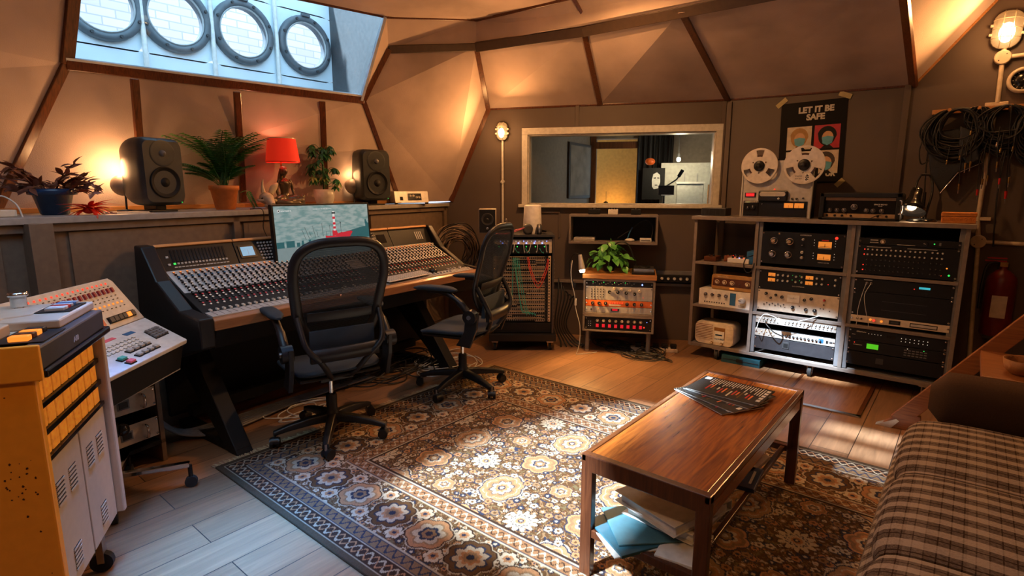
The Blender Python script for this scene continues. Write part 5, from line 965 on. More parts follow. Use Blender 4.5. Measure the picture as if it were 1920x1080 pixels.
for x in (.05, .10, .145, .20, .36, .41): q = MB(); q.lathe([(.008, 0), (.008, .004), (.004, .005)], M['blk'], 12, Matrix.Translation((x, .031, -.014))); q.build('socket', eu)
q = MB(); q.text('SPACE ECHO', .013, M['ink'], Matrix.Translation((.37, .107, -.0155)), .0002, 'CENTER', .0004); q.build('lettering', eu); q = MB(); q.text('RE-201', .008, M['ink'], Matrix.Translation((.37, .096, -.0155)), .0002); q.build('model_lettering', eu)
q = MB(); q.tube(crv([(.48, .05, .014), (.492, .06, .02), (.492, .13, .02), (.48, .14, .014)], 4), .006, M['chrome'], 8); q.build('handle_bracket', eu)
o = thing('patch_cable', 'short black lead hanging from the front of the tape echo', 'cable', EU @ Matrix.Translation((.34, .03, .0))); q = MB(); q.tube(crv([(.04, .01, -.01), (.02, .008, .03), (-.03, -.02, .04), (-.08, -.024, .03)], 5), .003, M['cable'], 6); q.build('wire', o)
# desk lamp
dl = thing('desk_lamp', 'small black desk lamp shining down beside the carved wooden box', 'lamp', (4.66, .265, TP))
q = MB(); q.lathe([(.085, 0), (.085, .008), (.07, .018), (.02, .022), (.012, .03)], M['blkg'], 28); q.build('base', dl)
q = MB(); q.tube(crv([(-.0, -.02, .02), (0, -.03, .10), (.02, -.04, .20), (.04, -.02, .30), (.0, .03, .31)], 6), .007, M['blk'], 8); q.build('arm', dl)
q = MB(); T = Matrix.Translation((-.03, .05, .15)) @ Matrix.Rotation(.12, 4, 'X') @ Matrix.Rotation(.45, 4, 'Y'); q.lathe([(.020, .06), (.034, .055), (.036, .0), (.045, -.02), (.075, -.055), (.088, -.09), (.086, -.09), (.07, -.052), (.04, -.015), (.03, .05)], M['blkg'], 28, T, False); q.lathe([(.034, .055), (.03, .075), (.01, .08)], M['blkg'], 28, T); q.build('lamp_shade', dl)
q = MB(); q.sph((0, 0, -.055), .026, glow('desk_bulb', (1, .72, .42), 25), 14, T); q.build('bulb', dl); lamp('desk_lamp_light', 'POINT', (-.06, .05, .06), .7, (1, .6, .3), .02, parent=dl)
q = MB(); q.tube([(.0, .03, .31), (-.01, .045, .27), (-.03, .05, .22)], .006, M['blk'], 8); q.build('bracket', dl)
# carved box
o = thing('carved_box', 'orange carved wooden box at the right end of the shelving top', 'box', fr((4.57, .155, TP), (0, -1, 0), (0, 0, 1))); cw = mat('carved_wood', (.62, .22, .04), .4, bump=.9, bscale=70); q = MB(); q.box(0, 0, -.13, .175, .042, 0, cw); q.build('box', o, bevel=.003); q = MB(); q.box(-.003, .044, -.133, .178, .068, .003, cw); q.build('lid', o, bevel=.004)
q = MB()
for k in range(22): q.box(.006+k*.0076, .058, .003, .010+k*.0076, .066, .006, cw)
for k in range(8): q.tube([(.012+k*.022+.009*math.cos(a)*(1-a/9), .021+.014*math.sin(a)*(1-a/9), .001) for a in np.linspace(0, 7, 16)], .0016, cw, 5)
tag(q.build('carving', o), kind='stuff')
# ------------------------------------------------------------------ poster
PT = fr(atx(1466, 196, 5.045), (0, -1, 0), (0, 0, 1)); ps = thing('poster', 'black poster reading LET IT BE SAFE with square portraits in face masks', 'poster', PT); PT0 = Matrix.Rotation(.022, 4, 'Z')
pw, ph = .47, .64
q = MB(); q.box(0, -ph, .001, pw, 0, .003, mat('poster_black', (.006, .005, .005), .6, spec=.15), PT0); q.build('sheet', ps)
q = MB(); q.text('LET IT BE', .062, M['ink'], PT0 @ Matrix.Translation((pw*.5+.02, -.085, .0035)), .0004, 'CENTER', .003); q.text('SAFE', .062, M['ink'], PT0 @ Matrix.Translation((pw*.5+.02, -.142, .0035)), .0004, 'CENTER', .003); q.text('UR', .05, M['ink'], PT0 @ Matrix.Translation((.385, -.585, .0035)), .0004, 'CENTER', .003); q.build('lettering', ps)
sky2 = mat('mask_blue', (.12, .42, .62), .6); skin = mat('print_skin', (.62, .38, .24), .6); hr = [mat('print_hair_tan', (.42, .24, .09), .6), M['blkm'], mat('print_hair_dark', (.05, .035, .03), .6)]
for k, (x, y, bgm, h) in enumerate(((.055, -.37, M['beige'], 0), (.255, -.37, M['red'], 1), (.055, -.565, M['paper'], 2), (.255, -.565, M['beige'], 2))):
    T = PT0 @ Matrix.Translation((x, y, .003)); q = MB(); q.box(0, 0, 0, .18, .18, .0006, bgm, T)
    q.prism([(.09+.068*math.cos(a)*(1 if a < PI else .9), .095+.075*math.sin(a)) for a in np.linspace(0, 2*PI, 20, endpoint=False)], .0006, .0010, hr[h], T); q.prism([(.095+.040*math.cos(a), .082+.050*math.sin(a)) for a in np.linspace(0, 2*PI, 18, endpoint=False)], .0010, .0014, skin, T)
    q.prism([(.055, .085), (.095, .095), (.138, .085), (.128, .040), (.095, .022), (.062, .04)], .0014, .0018, sky2, T); q.prism([(.05, 0), (.075, .025), (.115, .025), (.14, 0)], .0010, .0013, M['blkm'], T); q.build('portrait', ps)
for x, y, a in ((.0, .01, .7), (.45, .03, -.4)): q = MB(); q.box(-.045, -.018, .0032, .045, .018, .0038, M['tape'], Matrix.Translation((x, y, 0)) @ Matrix.Rotation(a, 4, 'Z')); q.build('masking_tape', ps)
q = MB(); q.box(-.035, -.018, .0032, .035, .018, .0038, M['tape'], Matrix.Translation((.47, -.63, 0)) @ Matrix.Rotation(.8, 4, 'Z')); q.build('masking_tape', ps)
# ================================================================== PATCHBAY TROLLEY
cu = Vector((.636, -.772, 0)).normalized(); CO = Vector((3.555, 3.165, 0)); PW = .545; PT_ = fr(CO, cu, (0, 0, 1))
ct = thing('patchbay_trolley', 'tall black rack trolley on castors with rows of patch sockets, between chair and small table', 'rack trolley', PT_)
def cp(name, x0, y0, x1, y1, z0, z1, m, bv=.002, par=None): q = MB(); q.box(x0, y0, z0, x1, y1, z1, m); return q.build(name, par or ct, bevel=bv)
bkp = M['blk']; cp('side_panel', 0, .15, .018, 1.0, -.48, .02, bkp); cp('side_panel', PW-.018, .15, PW, 1.0, -.48, .02, mat('trolley_side', (.05, .04, .035), .5)); cp('top_panel', 0, 1.0, PW, 1.02, -.48, .03, M['dgrey']); cp('back_panel', .018, .15, PW-.018, 1.0, -.48, -.46, bkp)
cp('base_panel', -.02, .09, PW+.02, .15, -.50, .06, bkp); cp('drawer', .02, .155, PW-.02, .245, -.4, .0, M['face'])
cp('upper_unit', .02, .855, PW-.02, .985, -.3, .0, M['face'])
for k in range(4):
    x, z = ((.03, .0), (PW-.03, .0), (.03, -.44), (PW-.03, -.44))[k]; c_ = cp('castor', x-.03, .07, x+.03, .09, z-.03, z+.03, M['steel']); q = MB(); q.cyl((x-.013, .038, z), (x+.013, .038, z), .038, .038, M['rubber'], 24); q.cyl((x-.0145, .038, z), (x+.0145, .038, z), .024, .024, M['brass'], 16); q.box(x-.02, .03, z-.01, x-.015, .075, z+.01, M['brass']); q.box(x+.015, .03, z-.01, x+.02, .075, z+.01, M['brass']); q.build('wheel', c_)
uu = ct; ub = cp('light_strip', .03, .935, PW-.03, .975, 0, .004, M['beige'], 0)
for k in range(14): inst(LEDS['lb' if k % 3 == 1 else 'lw'], 'indicator_light', ct, PT_.inverted() @ PT_ @ Matrix.Translation((.05+k*.033, .962, .004)) @ Matrix.Diagonal((.0035, .0035, .0035, 1)))
for k in range(6):
    inst(LEDS['lb'], 'indicator_light', ct, Matrix.Translation((.10+k*.068, .945, .004)) @ Matrix.Diagonal((.006, .006, .006, 1))); inst(LEDS['lg'], 'indicator_light', ct, Matrix.Translation((.07+k*.078, .915, .001)) @ Matrix.Diagonal((.005, .005, .004, 1)))
cp('unit_ear', PW-.045, .86, PW-.022, .98, 0, .006, M['beige'])
# patch panels: strips of sockets; the nearest hundred sockets are parts
jk = mk(lambda b: (b.lathe([(.0032, 0), (.0032, .002), (.0018, .0022)], M['steel'], 8, None, False), b.lathe([(.0018, .0005), (.0016, .0010)], M['blkm'], 8))); Js = []
r = random.Random(2); tanm = mat('label_strip', (.56, .44, .30), .5)
for k in range(18):
    y = .832-k*.0322; pp = cp('patch_panel', .022, y-.029, PW-.03, y, -.03, .0, M['face'], .001)
    q = MB(); x = .045
    while x < PW-.075:
        w = r.choice((.05, .09, .17, .21)); w = min(w, PW-.075-x)
        if r.random() < .88: q.box(x, y-.008, .0005, x+w-.004, y-.002, .002, tanm)
        if r.random() < .85: q.box(x, y-.028, .0005, x+w-.004, y-.023, .0018, tanm)
        x += w
    q.build('label_strip', pp)
    for i in range(24):
        for dy in (.0125, .019): Js.append(Matrix.Translation((.05+i*.0182, y-dy, .0005)))
many(jk, 'socket', ct, Js, 60, PT_)
for x in (.022, PW-.050): 
    q = MB(); q.box(x, .255, .0, x+.022, .835, .006, tanm); rl = q.build('rack_rail', ct)
q = MB()
for k in range(22): q.box(.026, .262+k*.026, .006, .036, .274+k*.026, .0065, M['blkm']); q.box(PW-.046, .262+k*.026, .006, PW-.036, .274+k*.026, .0065, M['blkm'])
tag(q.build('rail_holes', rl), kind='stuff')
q = MB()
for k in range(15): q.box(PW+.001, .27+k*.037, -.12, PW+.004, .285+k*.037, -.02, tanm)
tag(q.build('side_labels', ct))
def pcord(lb, a, b_, sag, m, T=PT_, rr=.0022, name='patch_lead', group=None, out=.05):
    o = thing(name, lb, 'cable', T @ Matrix.Translation((a[0], a[1], .004)), group); ax, ay = 0, 0; bx, by = b_[0]-a[0], b_[1]-a[1]; q = MB()
    q.tube(crv([(0, 0, .0), (0, -.01, out*.7), (bx*.12, min(0, by)*.3-sag*.45, out), (bx*.5, min(0, by)*.9-sag, out*.9), (bx*.88, by-sag*.45 if by > -.1 else by*.97, out), (bx, by-.01, out*.6), (bx, by, 0)], 7), rr, m, 6); q.build('wire', o)
    for x, y in ((0, 0), (bx, by)): q = MB(); q.cyl((x, y, 0), (x, y, .028), .0035, .0035, m, 8); q.build('plug', o)
for i, (a, b_) in enumerate((((.200, .815), (.335, .335)), ((.212, .815), (.31, .33)), ((.225, .815), (.36, .33)), ((.240, .812), (.385, .325)), ((.19, .815), (.17, .45)))):
    pcord(['second green patch lead from the left, hanging on the patchbay trolley', 'middle one of five green patch leads hanging on the patchbay trolley', 'fourth green patch lead from the left, hanging on the patchbay trolley', 'rightmost green patch lead hanging on the patchbay trolley', 'shortest green patch lead, far left on the patchbay trolley'][i], a, b_, .0, M['cabt'], group='green patch cords', rr=.0032)
for a, b_, sg in (((.315, .82), (.495, .80), .24), ((.325, .825), (.485, .81), .21)): pcord('red patch lead making the %s of two nested loops on the patchbay trolley' % ('outer' if sg > .22 else 'inner'), a, b_, sg, M['cabr'], group='red patch cords', rr=.0032)
for i, x in enumerate((.14, .20, .28, .34, .40, .47)): pcord('%s short white lead counted from the left on the lit top unit of the trolley' % ['first', 'second', 'third', 'fourth', 'fifth', 'sixth'][i], (x, .935), (x-.03+.02*(i % 3), .875), .0, M['cabw'], rr=.003, group='short white cords', out=.035)
for i, x in enumerate((.11, .21, .30, .42)): pcord('%s short teal lead counted from the left on the lit top unit of the trolley' % ['first', 'second', 'third', 'fourth'][i], (x, .90), (x+.03, .868), .0, M['cabt'], rr=.003, group='short teal cords', out=.03)
# things on the trolley
def on(x, z, y=1.0205): return PT_ @ Matrix.Translation((x, y, z)) @ Matrix(((1, 0, 0, 0), (0, 0, 1, 0), (0, -1, 0, 0), (0, 0, 0, 1)))     # z of the thing points up
o = thing('bookshelf_speaker', 'small black fronted speaker with pale case standing on the patchbay trolley', 'speaker', on(-.035, -.13)); q = MB(); q.box(-.075, -.0, 0, .075, .14, .21, M['putty']); q.build('cabinet', o, bevel=.003); q = MB(); q.box(-.07, -.004, .005, .07, .0, .205, M['blk']); q.build('baffle', o)
Tf = Matrix(((1, 0, 0, 0), (0, 0, -1, 0), (0, 1, 0, 0), (0, 0, 0, 1))); q = MB(); q.lathe([(.055, .004), (.052, .010), (.046, .006), (.015, -.005), (.012, .004), (.003, .008)], M['dgrey'], 28, Matrix.Translation((0, 0, .12)) @ Tf, False); q.lathe([(.046, .0065), (.02, .0)], M['rubber'], 24, Matrix.Translation((0, 0, .12)) @ Tf, False); q.build('woofer', o)
q = MB(); q.lathe([(.012, .004), (.010, .008), (.002, .006)], M['steel'], 16, Matrix.Translation((0, 0, .04)) @ Tf, False); q.build('tweeter', o)
o = thing('dome_speaker', 'white tapered cylinder speaker standing upright on the patchbay trolley', 'speaker', on(.36, -.13)); q = MB(); q.lathe([(.083, 0), (.084, .01), (.074, .235), (.070, .243), (.058, .245)], mat('white_plastic', (.70, .68, .66), .45), 40); q.lathe([(.058, .245), (.05, .24), (.0, .24)], M['lgrey'], 30, None, False); q.build('body', o)
o = thing('headphones', 'black and grey headphones lying on the patchbay trolley before the white speaker', 'headphones', on(.315, -.02))
for x, t, nm in ((.0, 0, 'ear_cup'), (.10, 1.2, 'ear_cup')): q = MB(); T = Matrix.Translation((x, 0, .042)) @ Matrix.Rotation(PI/2-.1, 4, 'X') @ Matrix.Rotation(.3+t, 4, 'Y'); q.lathe([(.040, -.02), (.046, -.01), (.046, .01), (.036, .022), (.02, .02)], M['dgrey'], 24, T); q.lathe([(.046, -.006), (.0485, .0), (.046, .006)], M['steel'], 24, T, False); q.build(nm, o)
q = MB(); q.tube(crv([(.02, .02, .04), (.03, .08, .03), (.10, .11, .02), (.16, .07, .02), (.13, .01, .03)], 5), .009, M['blk'], 8); q.build('headband', o)
o = thing('pink_lead', 'pink lead curling across the trolley top to the headphones', 'cable', on(.1, 0)); q = MB(); q.tube(crv([(-.06, -.0, .004), (.02, -.02, .005), (.06, .0, .012), (.10, -.02, .035), (.16, -.01, .05), (.20, -.0, .06)], 6), .004, M['pink'], 6); q.tube(crv([(-.05, .02, .004), (.04, .01, .005), (.10, .02, .02), (.18, .01, .05)], 6), .0035, M['pink'], 6); q.build('wire', o)
o = thing('small_figurine', 'little brown wooden figurine between the two speakers on the trolley', 'figurine', on(.13, -.05)); q = MB(); q.lathe([(.022, 0), (.022, .008), (.006, .014), (.006, .05), (.012, .06), (.006, .07), (.005, .10), (.014, .11), (.010, .125), (.003, .135)], M['bronze'], 14); q.build('figure', o); q = MB(); q.tube(crv([(-.04, 0, .08), (-.01, 0, .085), (.02, 0, .075), (.035, 0, .09)], 4), .004, M['bronze'], 6); q.lathe([(.016, -.004), (.016, .004)], M['brass'], 14, Matrix.Translation((.012, -.01, .085)) @ Tf); q.build('arms', o)
# ================================================================== LOW TABLE WITH TWO PREAMP BOXES
tu = Vector((.455, -.891, 0)).normalized(); TO = Vector((4.002, 2.507, 0)); TT = fr(TO, tu, (0, 0, 1)); TW = .60
lt = thing('gear_table', 'little grey table on round legs with orange wood top and two gear bays', 'table', TT)
def lp(name, x0, y0, x1, y1, z0, z1, m, bv=.002): q = MB(); q.box(x0, y0, z0, x1, y1, z1, m); return q.build(name, lt, bevel=bv)
lp('tabletop', -.008, .652, TW+.008, .690, -.44, .008, M['oak'], .003); fr_ = M['ply']
for r_ in ((0, .345, .018, .652), (TW-.018, .345, TW, .652), (0, .20, .018, .338), (TW-.018, .20, TW, .338)): lp('side_panel', r_[0], r_[1], r_[2], r_[3], -.43, 0, fr_)
for y0, y1 in ((.632, .652), (.338, .358), (.320, .338), (.19, .205)): lp('shelf_board', .0, y0, TW, y1, -.43, 0, fr_)
for x in (.04, TW-.04):
    for z in (-.04, -.39): q = MB(); q.cyl((x, .02, z), (x, .19, z), .019, .019, M['mgrey'], 20); q.cyl((x, 0, z), (x, .02, z), .020, .020, M['steel'], 20); q.build('leg', lt)
def LT2(y): return TT @ Matrix.Translation((.022, y, -.012))
W2 = TW-.044
gear('multi_preamp', 'black strip with tiny dials and a blue light, highest unit in the little table', 'preamplifier', LT2(.588), W2, .044, .25, M['blkg'], [('l', .47, .022, .007, 'lb')]+[('b', .06+.018*i, .018+.009*(i % 3), .008, .004, M['beige']) for i in range(20)]+[('l', .06+.09*i, .034, .004, 'lg') for i in range(4)])
gear('channel_strip', 'silver channel strip with big black levers, second unit down in the little table', 'preamplifier', LT2(.470), W2, .116, .25, M['silver'], [('k', x, y, .015, 'blk') for x, y in ((.20, .07), (.27, .07), (.34, .065), (.41, .06))]+[('k', x, y, .013, 'crm') for x, y in ((.24, .10), (.30, .095), (.37, .09), (.45, .085))]+[('k', .05+.025*i, .025+.022*j, .0055, 'blk') for i in range(5) for j in range(4)]+[('l', .48, .03, .003, 'lr')])
gear('orange_preamp', 'bright orange faced preamplifier with black knobs, in the little table', 'preamplifier', LT2(.413), W2, .054, .25, M['orange'], [('k', x, .027, .015, 'blk') for x in (.06, .115, .17, .35, .41, .47)]+[('l', .21+.02*i, .033, .005, 'lr') for i in range(6)]+[('x', .25, .014, .10, .012, M['cream'], .001)])
gear('clock_unit', 'silver unit with dark triangular window and red digits under the orange one', 'clock', LT2(.360), W2, .050, .25, M['silver'], [('d', .25, .025, .07, .024, M['blk'], .004), ('d', .25, .027, .045, .014, M['rd'], .006)]+[('b', .35+.025*i, .025, .012, .012, M['beige']) for i in range(6)]+[('j', .05, .025, .008), ('l', .11, .03, .003, 'lo')])
gear('red_preamp', 'black eight channel preamplifier with glowing red squares, lowest in the little table', 'preamplifier', LT2(.208), W2, .108, .25, M['face'], [('b', .105+.052*i, .035, .024, .028, M['rd'], .006) for i in range(8)]+[('k', .105+.052*i, .078, .010, 'brs') for i in range(8)]+[('l', .03+.018*(i % 2), .03+.02*(i//2), .002, 'lw') for i in range(6)]+[('l', .52, .08, .003, 'lb'), ('l', .498, .035, .006, 'lr')])
# pothos in a black pot, lamp, laptop-sized box on top of the table
def leafshape(q, T, L_, W_, m, fold=.25, n=5, bend=.3):
    pts = []; c = []
    for i in range(n+1):
        t = i/n; w = W_*math.sin(PI*min(1, t**.75*.98+.02))**.9*.5; z = -bend*L_*t*t; c.append((t*L_, 0, z)); pts.append(((t*L_, w, z+fold*w), (t*L_, -w, z+fold*w)))
    v = c+[p for a in pts for p in a]; f = []
    for i in range(n):
        a, b_ = n+1+2*i, n+1+2*i+2; f += [(i, i+1, b_, a), (i+1, i, a+1, b_+1)]
    q.add(v, f, m, True, T)
def heart_plant(name, lb, loc, R_, n, m, pot, seed, lsz=.085, hgt=.10, trail=.0):
    r = random.Random(seed); o = thing(name, lb, 'plant', loc); q = MB(); q.lathe(pot[0], pot[1], 24, None, False); q.build('pot', o); pr_ = max(p[0] for p in pot[0]); h0 = max(p[1] for p in pot[0])
    q = MB(); q.lathe([(pr_*.85, h0-.012), (.001, h0-.008)], M['soil'], 20, None, False); q.build('soil', o)
    q = MB(); s = MB()
    for k in range(n):
        a = r.uniform(0, 2*PI); d = R_*math.sqrt(r.random()); x, y = d*math.cos(a), d*math.sin(a); z = h0+hgt*(1-(d/R_)**2)*r.uniform(.6, 1.1)-trail*(d/R_)**2*r.random()+.01
        s.tube(crv([(0, 0, h0-.01), (x*.5, y*.5, max(z, h0)+.02), (x, y, z)], 4), .0018, m, 5)
        T = Matrix.Translation((x, y, z)) @ Matrix.Rotation(a+r.uniform(-.8, .8), 4, 'Z') @ Matrix.Rotation(r.uniform(-.2, .9), 4, 'Y') @ Matrix.Rotation(r.uniform(-.5, .5), 4, 'X'); leafshape(q, T, lsz*r.uniform(.7, 1.15), lsz*.75*r.uniform(.8, 1.1), m)
    tag(q.build('leaves', o), kind='stuff'); tag(s.build('stems', o), kind='stuff'); return o
def ont(x, z, y=.6905): return TT @ Matrix.Translation((x, y, z)) @ Matrix(((1, 0, 0, 0), (0, 0, 1, 0), (0, -1, 0, 0), (0, 0, 0, 1)))
heart_plant('potted_pothos', 'bright green leafy pothos in dark pot on the little gear table', ont(.20, -.24), .17, 60, M['leafb'], ([(.045, 0), (.065, .09), (.07, .10), (.062, .10), (.06, .085)], M['blkm']), 4, .085, .14, .10)
cl = thing('clip_lamp', 'glaring white tube lamp on a bent gooseneck, in front of the pothos', 'lamp', TT @ Matrix.Translation((-.02, .69, .0)))
Tl = Matrix(((1, 0, 0, 0), (0, 1, 0, 0), (0, 0, 1, 0), (0, 0, 0, 1)))
q = MB(); q.tube(crv([(-.07, -.10, -.06), (-.10, .0, -.05), (-.10, .10, -.03), (-.06, .17, .0), (-.01, .16, .02)], 6), .005, M['blk'], 8); q.build('gooseneck', cl)
q = MB(); q.cyl((-.012, .165, .02), (.012, .04, .05), .016, .030, M['alu'], 20, True, True); q.build('lamp_shade', cl); q = MB(); q.cyl((.011, .044, .05), (.0155, .022, .057), .024, .020, glow('clip_bulb', (1, .80, .55), 40), 18); q.build('bulb', cl)
q = MB(); q.box(-.09, -.13, -.08, -.05, -.09, -.04, M['blk']); q.build('clamp', cl)
lamp('clip_lamp_light', 'SPOT', (.016, .016, .062), 75, (1, .52, .16), .02, Vector((.45, -.62, .75)).to_track_quat('-Z', 'Y').to_euler(), cl, spot_size=2.5, spot_blend=.7)
o = thing('lamp_flex', 'white flex with inline switch hanging from the lamp beside the little table', 'cable', TT @ Matrix.Translation((-.07, 0, .03))); q = MB(); q.tube(crv([(-.03, .80, -.05), (-.035, .70, .0), (-.02, .60, .02), (.0, .52, .02), (.01, .42, .01), (.02, .36, .01), (.05, .25, .01), (.055, .12, .02), (.04, .03, .03), (.03, .004, .06), (.09, .004, .04), (.2, .004, -.04)], 7), .003, M['cabw'], 6); q.build('wire', o); q = MB(); q.box(.002, .42, .002, .018, .48, .018, M['white']); q.build('inline_switch', o, bevel=.003)
o = thing('media_box', 'flat silver and black box with coiled lead on the right of the little table', 'box', ont(.50, -.16)); q = MB(); q.box(-.10, -.12, 0, .09, .12, .02, M['blk']); q.build('lower_box', o, bevel=.003); q = MB(); q.box(-.085, -.10, .02, .085, .11, .048, M['steel']); q.build('upper_box', o, bevel=.003); q = MB(); q.tube(crv([(-.05, -.05, .052), (0, -.08, .055), (.05, -.04, .055), (.02, .03, .054), (-.04, .0, .056), (.0, -.05, .06), (.05, .0, .056)], 6), .004, M['cable'], 6); q.build('coiled_lead', o)
o = thing('microphone_cable', 'black cable arching from behind the pothos down to the silver box', 'cable', ont(.3, -.25)); q = MB(); q.tube(crv([(-.10, 0, .18), (-.03, 0, .25), (.04, 0, .25), (.08, .0, .20), (.12, 0, .10), (.15, .02, .03), (.2, .05, .02)], 6), .006, M['cable'], 8); q.build('wire', o)
# ================================================================== WALL BOX SHELF below the studio window
FS = FW; bs = thing('wall_box_shelf', 'open dark grey box shelf fixed under the studio window', 'shelf', FW)
us = [(FW.inverted() @ Vector(p)).x for p in ((4.211, 2.805, 0), (4.575, 2.113, 0))]; u0, u1 = us
def wp(name, x0, y0, x1, y1, z0, z1, m, par=None, bv=.002): q = MB(); q.box(x0, y0, z0, x1, y1, z1, m); return q.build(name, par or bs, bevel=bv)
wp('top_board', u0, 1.158, u1, 1.178, .001, .25, pb); wp('bottom_board', u0, .915, u1, .935, .001, .25, pb); wp('side_board', u0, .935, u0+.018, 1.158, .001, .25, pb); wp('side_board', u1-.018, .935, u1, 1.158, .001, .25, pb); wp('back_board', u0+.018, .935, u1-.018, 1.158, .0, .008, M['blkm'])
def FWs(u, v, w=.06): return FW @ Matrix.Translation((u, v, w))
for lb, u, m, wd_, kn in (('left of two black pedals on the box shelf under the window', u0+.17, M['blkm'], .10, 2), ('small white pedal with purple knobs on the box shelf', u0+.345, M['white'], .085, 3), ('right black pedal near the end of the box shelf top', u0+.545, M['blkm'], .085, 2)):
    pedal(lb, 0, 0, wd_, .045, .11, m, T=FWs(u, 1.1785, .22), group=None, kn=kn)
wp_ = thing('silver_unit', 'thin silver box lying at the left inside the open box shelf', 'box', FWs(u0+.04, .9355, .2)); q = MB(); q.box(0, 0, -.15, .19, .03, 0, M['silver']); q.build('case', wp_, bevel=.003)
wp_ = thing('power_adaptor', 'white box adaptor at the right end inside the open box shelf', 'adaptor', FWs(u1-.15, .9355, .2)); q = MB(); q.box(0, 0, -.08, .10, .032, 0, M['white']); q.build('case', wp_, bevel=.004); q = MB(); q.box(.01, .01, 0, .09, .02, .002, M['mgrey']); q.build('label_strip', wp_)
wp_ = thing('white_mouse', 'small white computer mouse inside the open box shelf beside the adaptor', 'mouse', FWs(u1-.24, .9355, .18)); q = MB(); q.sph((0, .014, 0), (.045, .016, .03), M['white'], 16); q.build('shell', wp_)
wp_ = thing('adaptor_lead', 'thin black lead looping inside the open box shelf', 'cable', FWs(u1-.2, .94, .15)); q = MB(); q.tube(crv([(-.15, .02, 0), (-.08, .07, 0), (-.03, .10, -.03), (.05, .17, -.05), (.12, .18, -.05), (.16, .12, -.03), (.15, .03, 0)], 6), .004, M['cable'], 6); q.tube(crv([(-.06, .02, .0), (-.04, .08, .0), (-.02, .12, -.02)], 5), .005, M['blue'], 6); q.build('wire', wp_)
# mixer strip and skirting items on the wall between table and shelving
o = thing('wall_mixer', 'dark strip with six grey knobs low on the wall, left of the shelving', 'mixer', FWs(1.20, .56, .02)); q = MB(); q.box(-.02, 0, -.015, .40, .065, .06, M['blkm']); q.build('case', o, bevel=.003); q = MB(); q.box(-.02, .065, -.015, .42, .10, .03, M['mgrey']); q.build('rear_panel', o, bevel=.002)
for k in range(6): inst(KN['grey'], 'knob', o, Matrix.Translation((.07+k*.055, .035, .06)) @ Matrix.Diagonal((.014, .014, .014, 1)))
o = thing('power_strip', 'beige power strip with black plugs on the floor left of the shelving', 'power strip', zrot((4.42, 2.03, 0), -1.05)); q = MB(); q.box(-.2, -.03, 0, .2, .03, .035, M['cream']); q.build('body', o, bevel=.004)
for k in range(5): q = MB(); q.box(-.16+k*.075, -.025, .035, -.11+k*.075, .025, .07, M['blk']); q.cyl((-.135+k*.075, -.025, .05), (-.135+k*.075, -.06, .045), .006, .004, M['blk'], 8); q.build('plug', o, bevel=.004)
r = random.Random(9)
def tangle(name, lb, loc, sz_, n, m, rr=.004, seed=1, flat=True, group=None):
    r = random.Random(seed); o = thing(name, lb, 'cables', loc, group); q = MB()
    for k in range(n):
        c = [r.uniform(-.25, .25)*s for s in sz_]; a0 = r.uniform(0, 6); R1, R2 = r.uniform(.35, .9)*sz_[0]/2, r.uniform(.35, .9)*sz_[1]/2; tl = r.uniform(-.5, .5); pts = []
        for i in range(14): a = a0+i*.55; pts.append((c[0]+R1*math.cos(a)*(1+.1*math.sin(3*a)), c[1]+R2*math.sin(a), max(rr, sz_[2]*(.4+.35*math.sin(a*1.3+tl*5)+r.uniform(-.12, .12)))))
        q.tube(crv(pts, 4), rr, m, 5)
    q.build('wires', o); return o
tangle('cable_tangle', 'black cables heaped on the floor left of the shelving by the power strip', (4.22, 2.02, 0), (.35, .5, .05), 9, M['cable'], .004, 5)
tangle('cable_tangle', 'dark cables lying under the little gear table', (4.3, 2.30, 0), (.3, .5, .04), 8, M['cable'], .004, 6)
tangle('cable_tangle', 'pale cables lying in a heap under the right end of the console', (3.0, 3.15, 0), (.6, .5, .05), 9, M['cabw'], .0035, 8)
tangle('cable_tangle', 'black cables under the console behind the side-on office chair', (2.6, 3.35, 0), (.9, .5, .10), 12, M['cable'], .005, 11)
tangle('cable_tangle', 'white cable loop on the floor under the console beside the near chair', (1.75, 3.15, 0), (.5, .3, .03), 4, M['cabw'], .004, 12)
o = thing('cable_bundle', 'thick grey cable bundle running under the left end of the console', 'cables', (1.2, 3.2, 0)); q = MB()
for k in range(7): q.tube(crv([(-.25, .10+k*.02, .16+.012*k), (-.12, .05+k*.02, .05), (.1, .0+k*.015, .02+.006*k), (.6, .1+k*.015, .02), (1.2, .12+k*.01, .02)], 6), .007, M['mgrey'], 6)
q.build('wires', o)
# big coil of brown cables on the wall right of the console
o = thing('cable_coil', 'large tangled coil of brown cables hanging at the right end of the console', 'cables', fr((3.62, 3.66, .84), (.80, -.60, 0), (0, 0, 1))); q = MB(); r = random.Random(21)
for k in range(30):
    R1 = r.uniform(.10, .22); cx, cy = r.uniform(-.03, .03), r.uniform(-.05, .03); a0 = r.uniform(0, 6); pts = []
    for i in range(12): a = a0+i*.56; pts.append((cx+R1*1.0*math.cos(a)+r.uniform(-.008, .008), cy+R1*1.15*math.sin(a)+r.uniform(-.008, .008), r.uniform(-.03, .05)))
    q.tube(crv(pts, 4), .0045, M['cabbr'] if k % 3 else M['cable'], 5)
q.build('wires', o)
o = thing('cable_bundle', 'thick vertical black cables behind the patchbay trolley and little table', 'cables', PT_ @ Matrix.Translation((.62, 0, -.10))); q = MB()
for k in range(6): q.tube(crv([(.02*k-.02, .62-.04*k, -.05), (.03*k-.03, .45, .0), (.02*k-.05, .2, -.02), (.03*k, .05, .0), (.05*k, .012, .05)], 6), .007, M['cable'], 6)
q.build('wires', o)
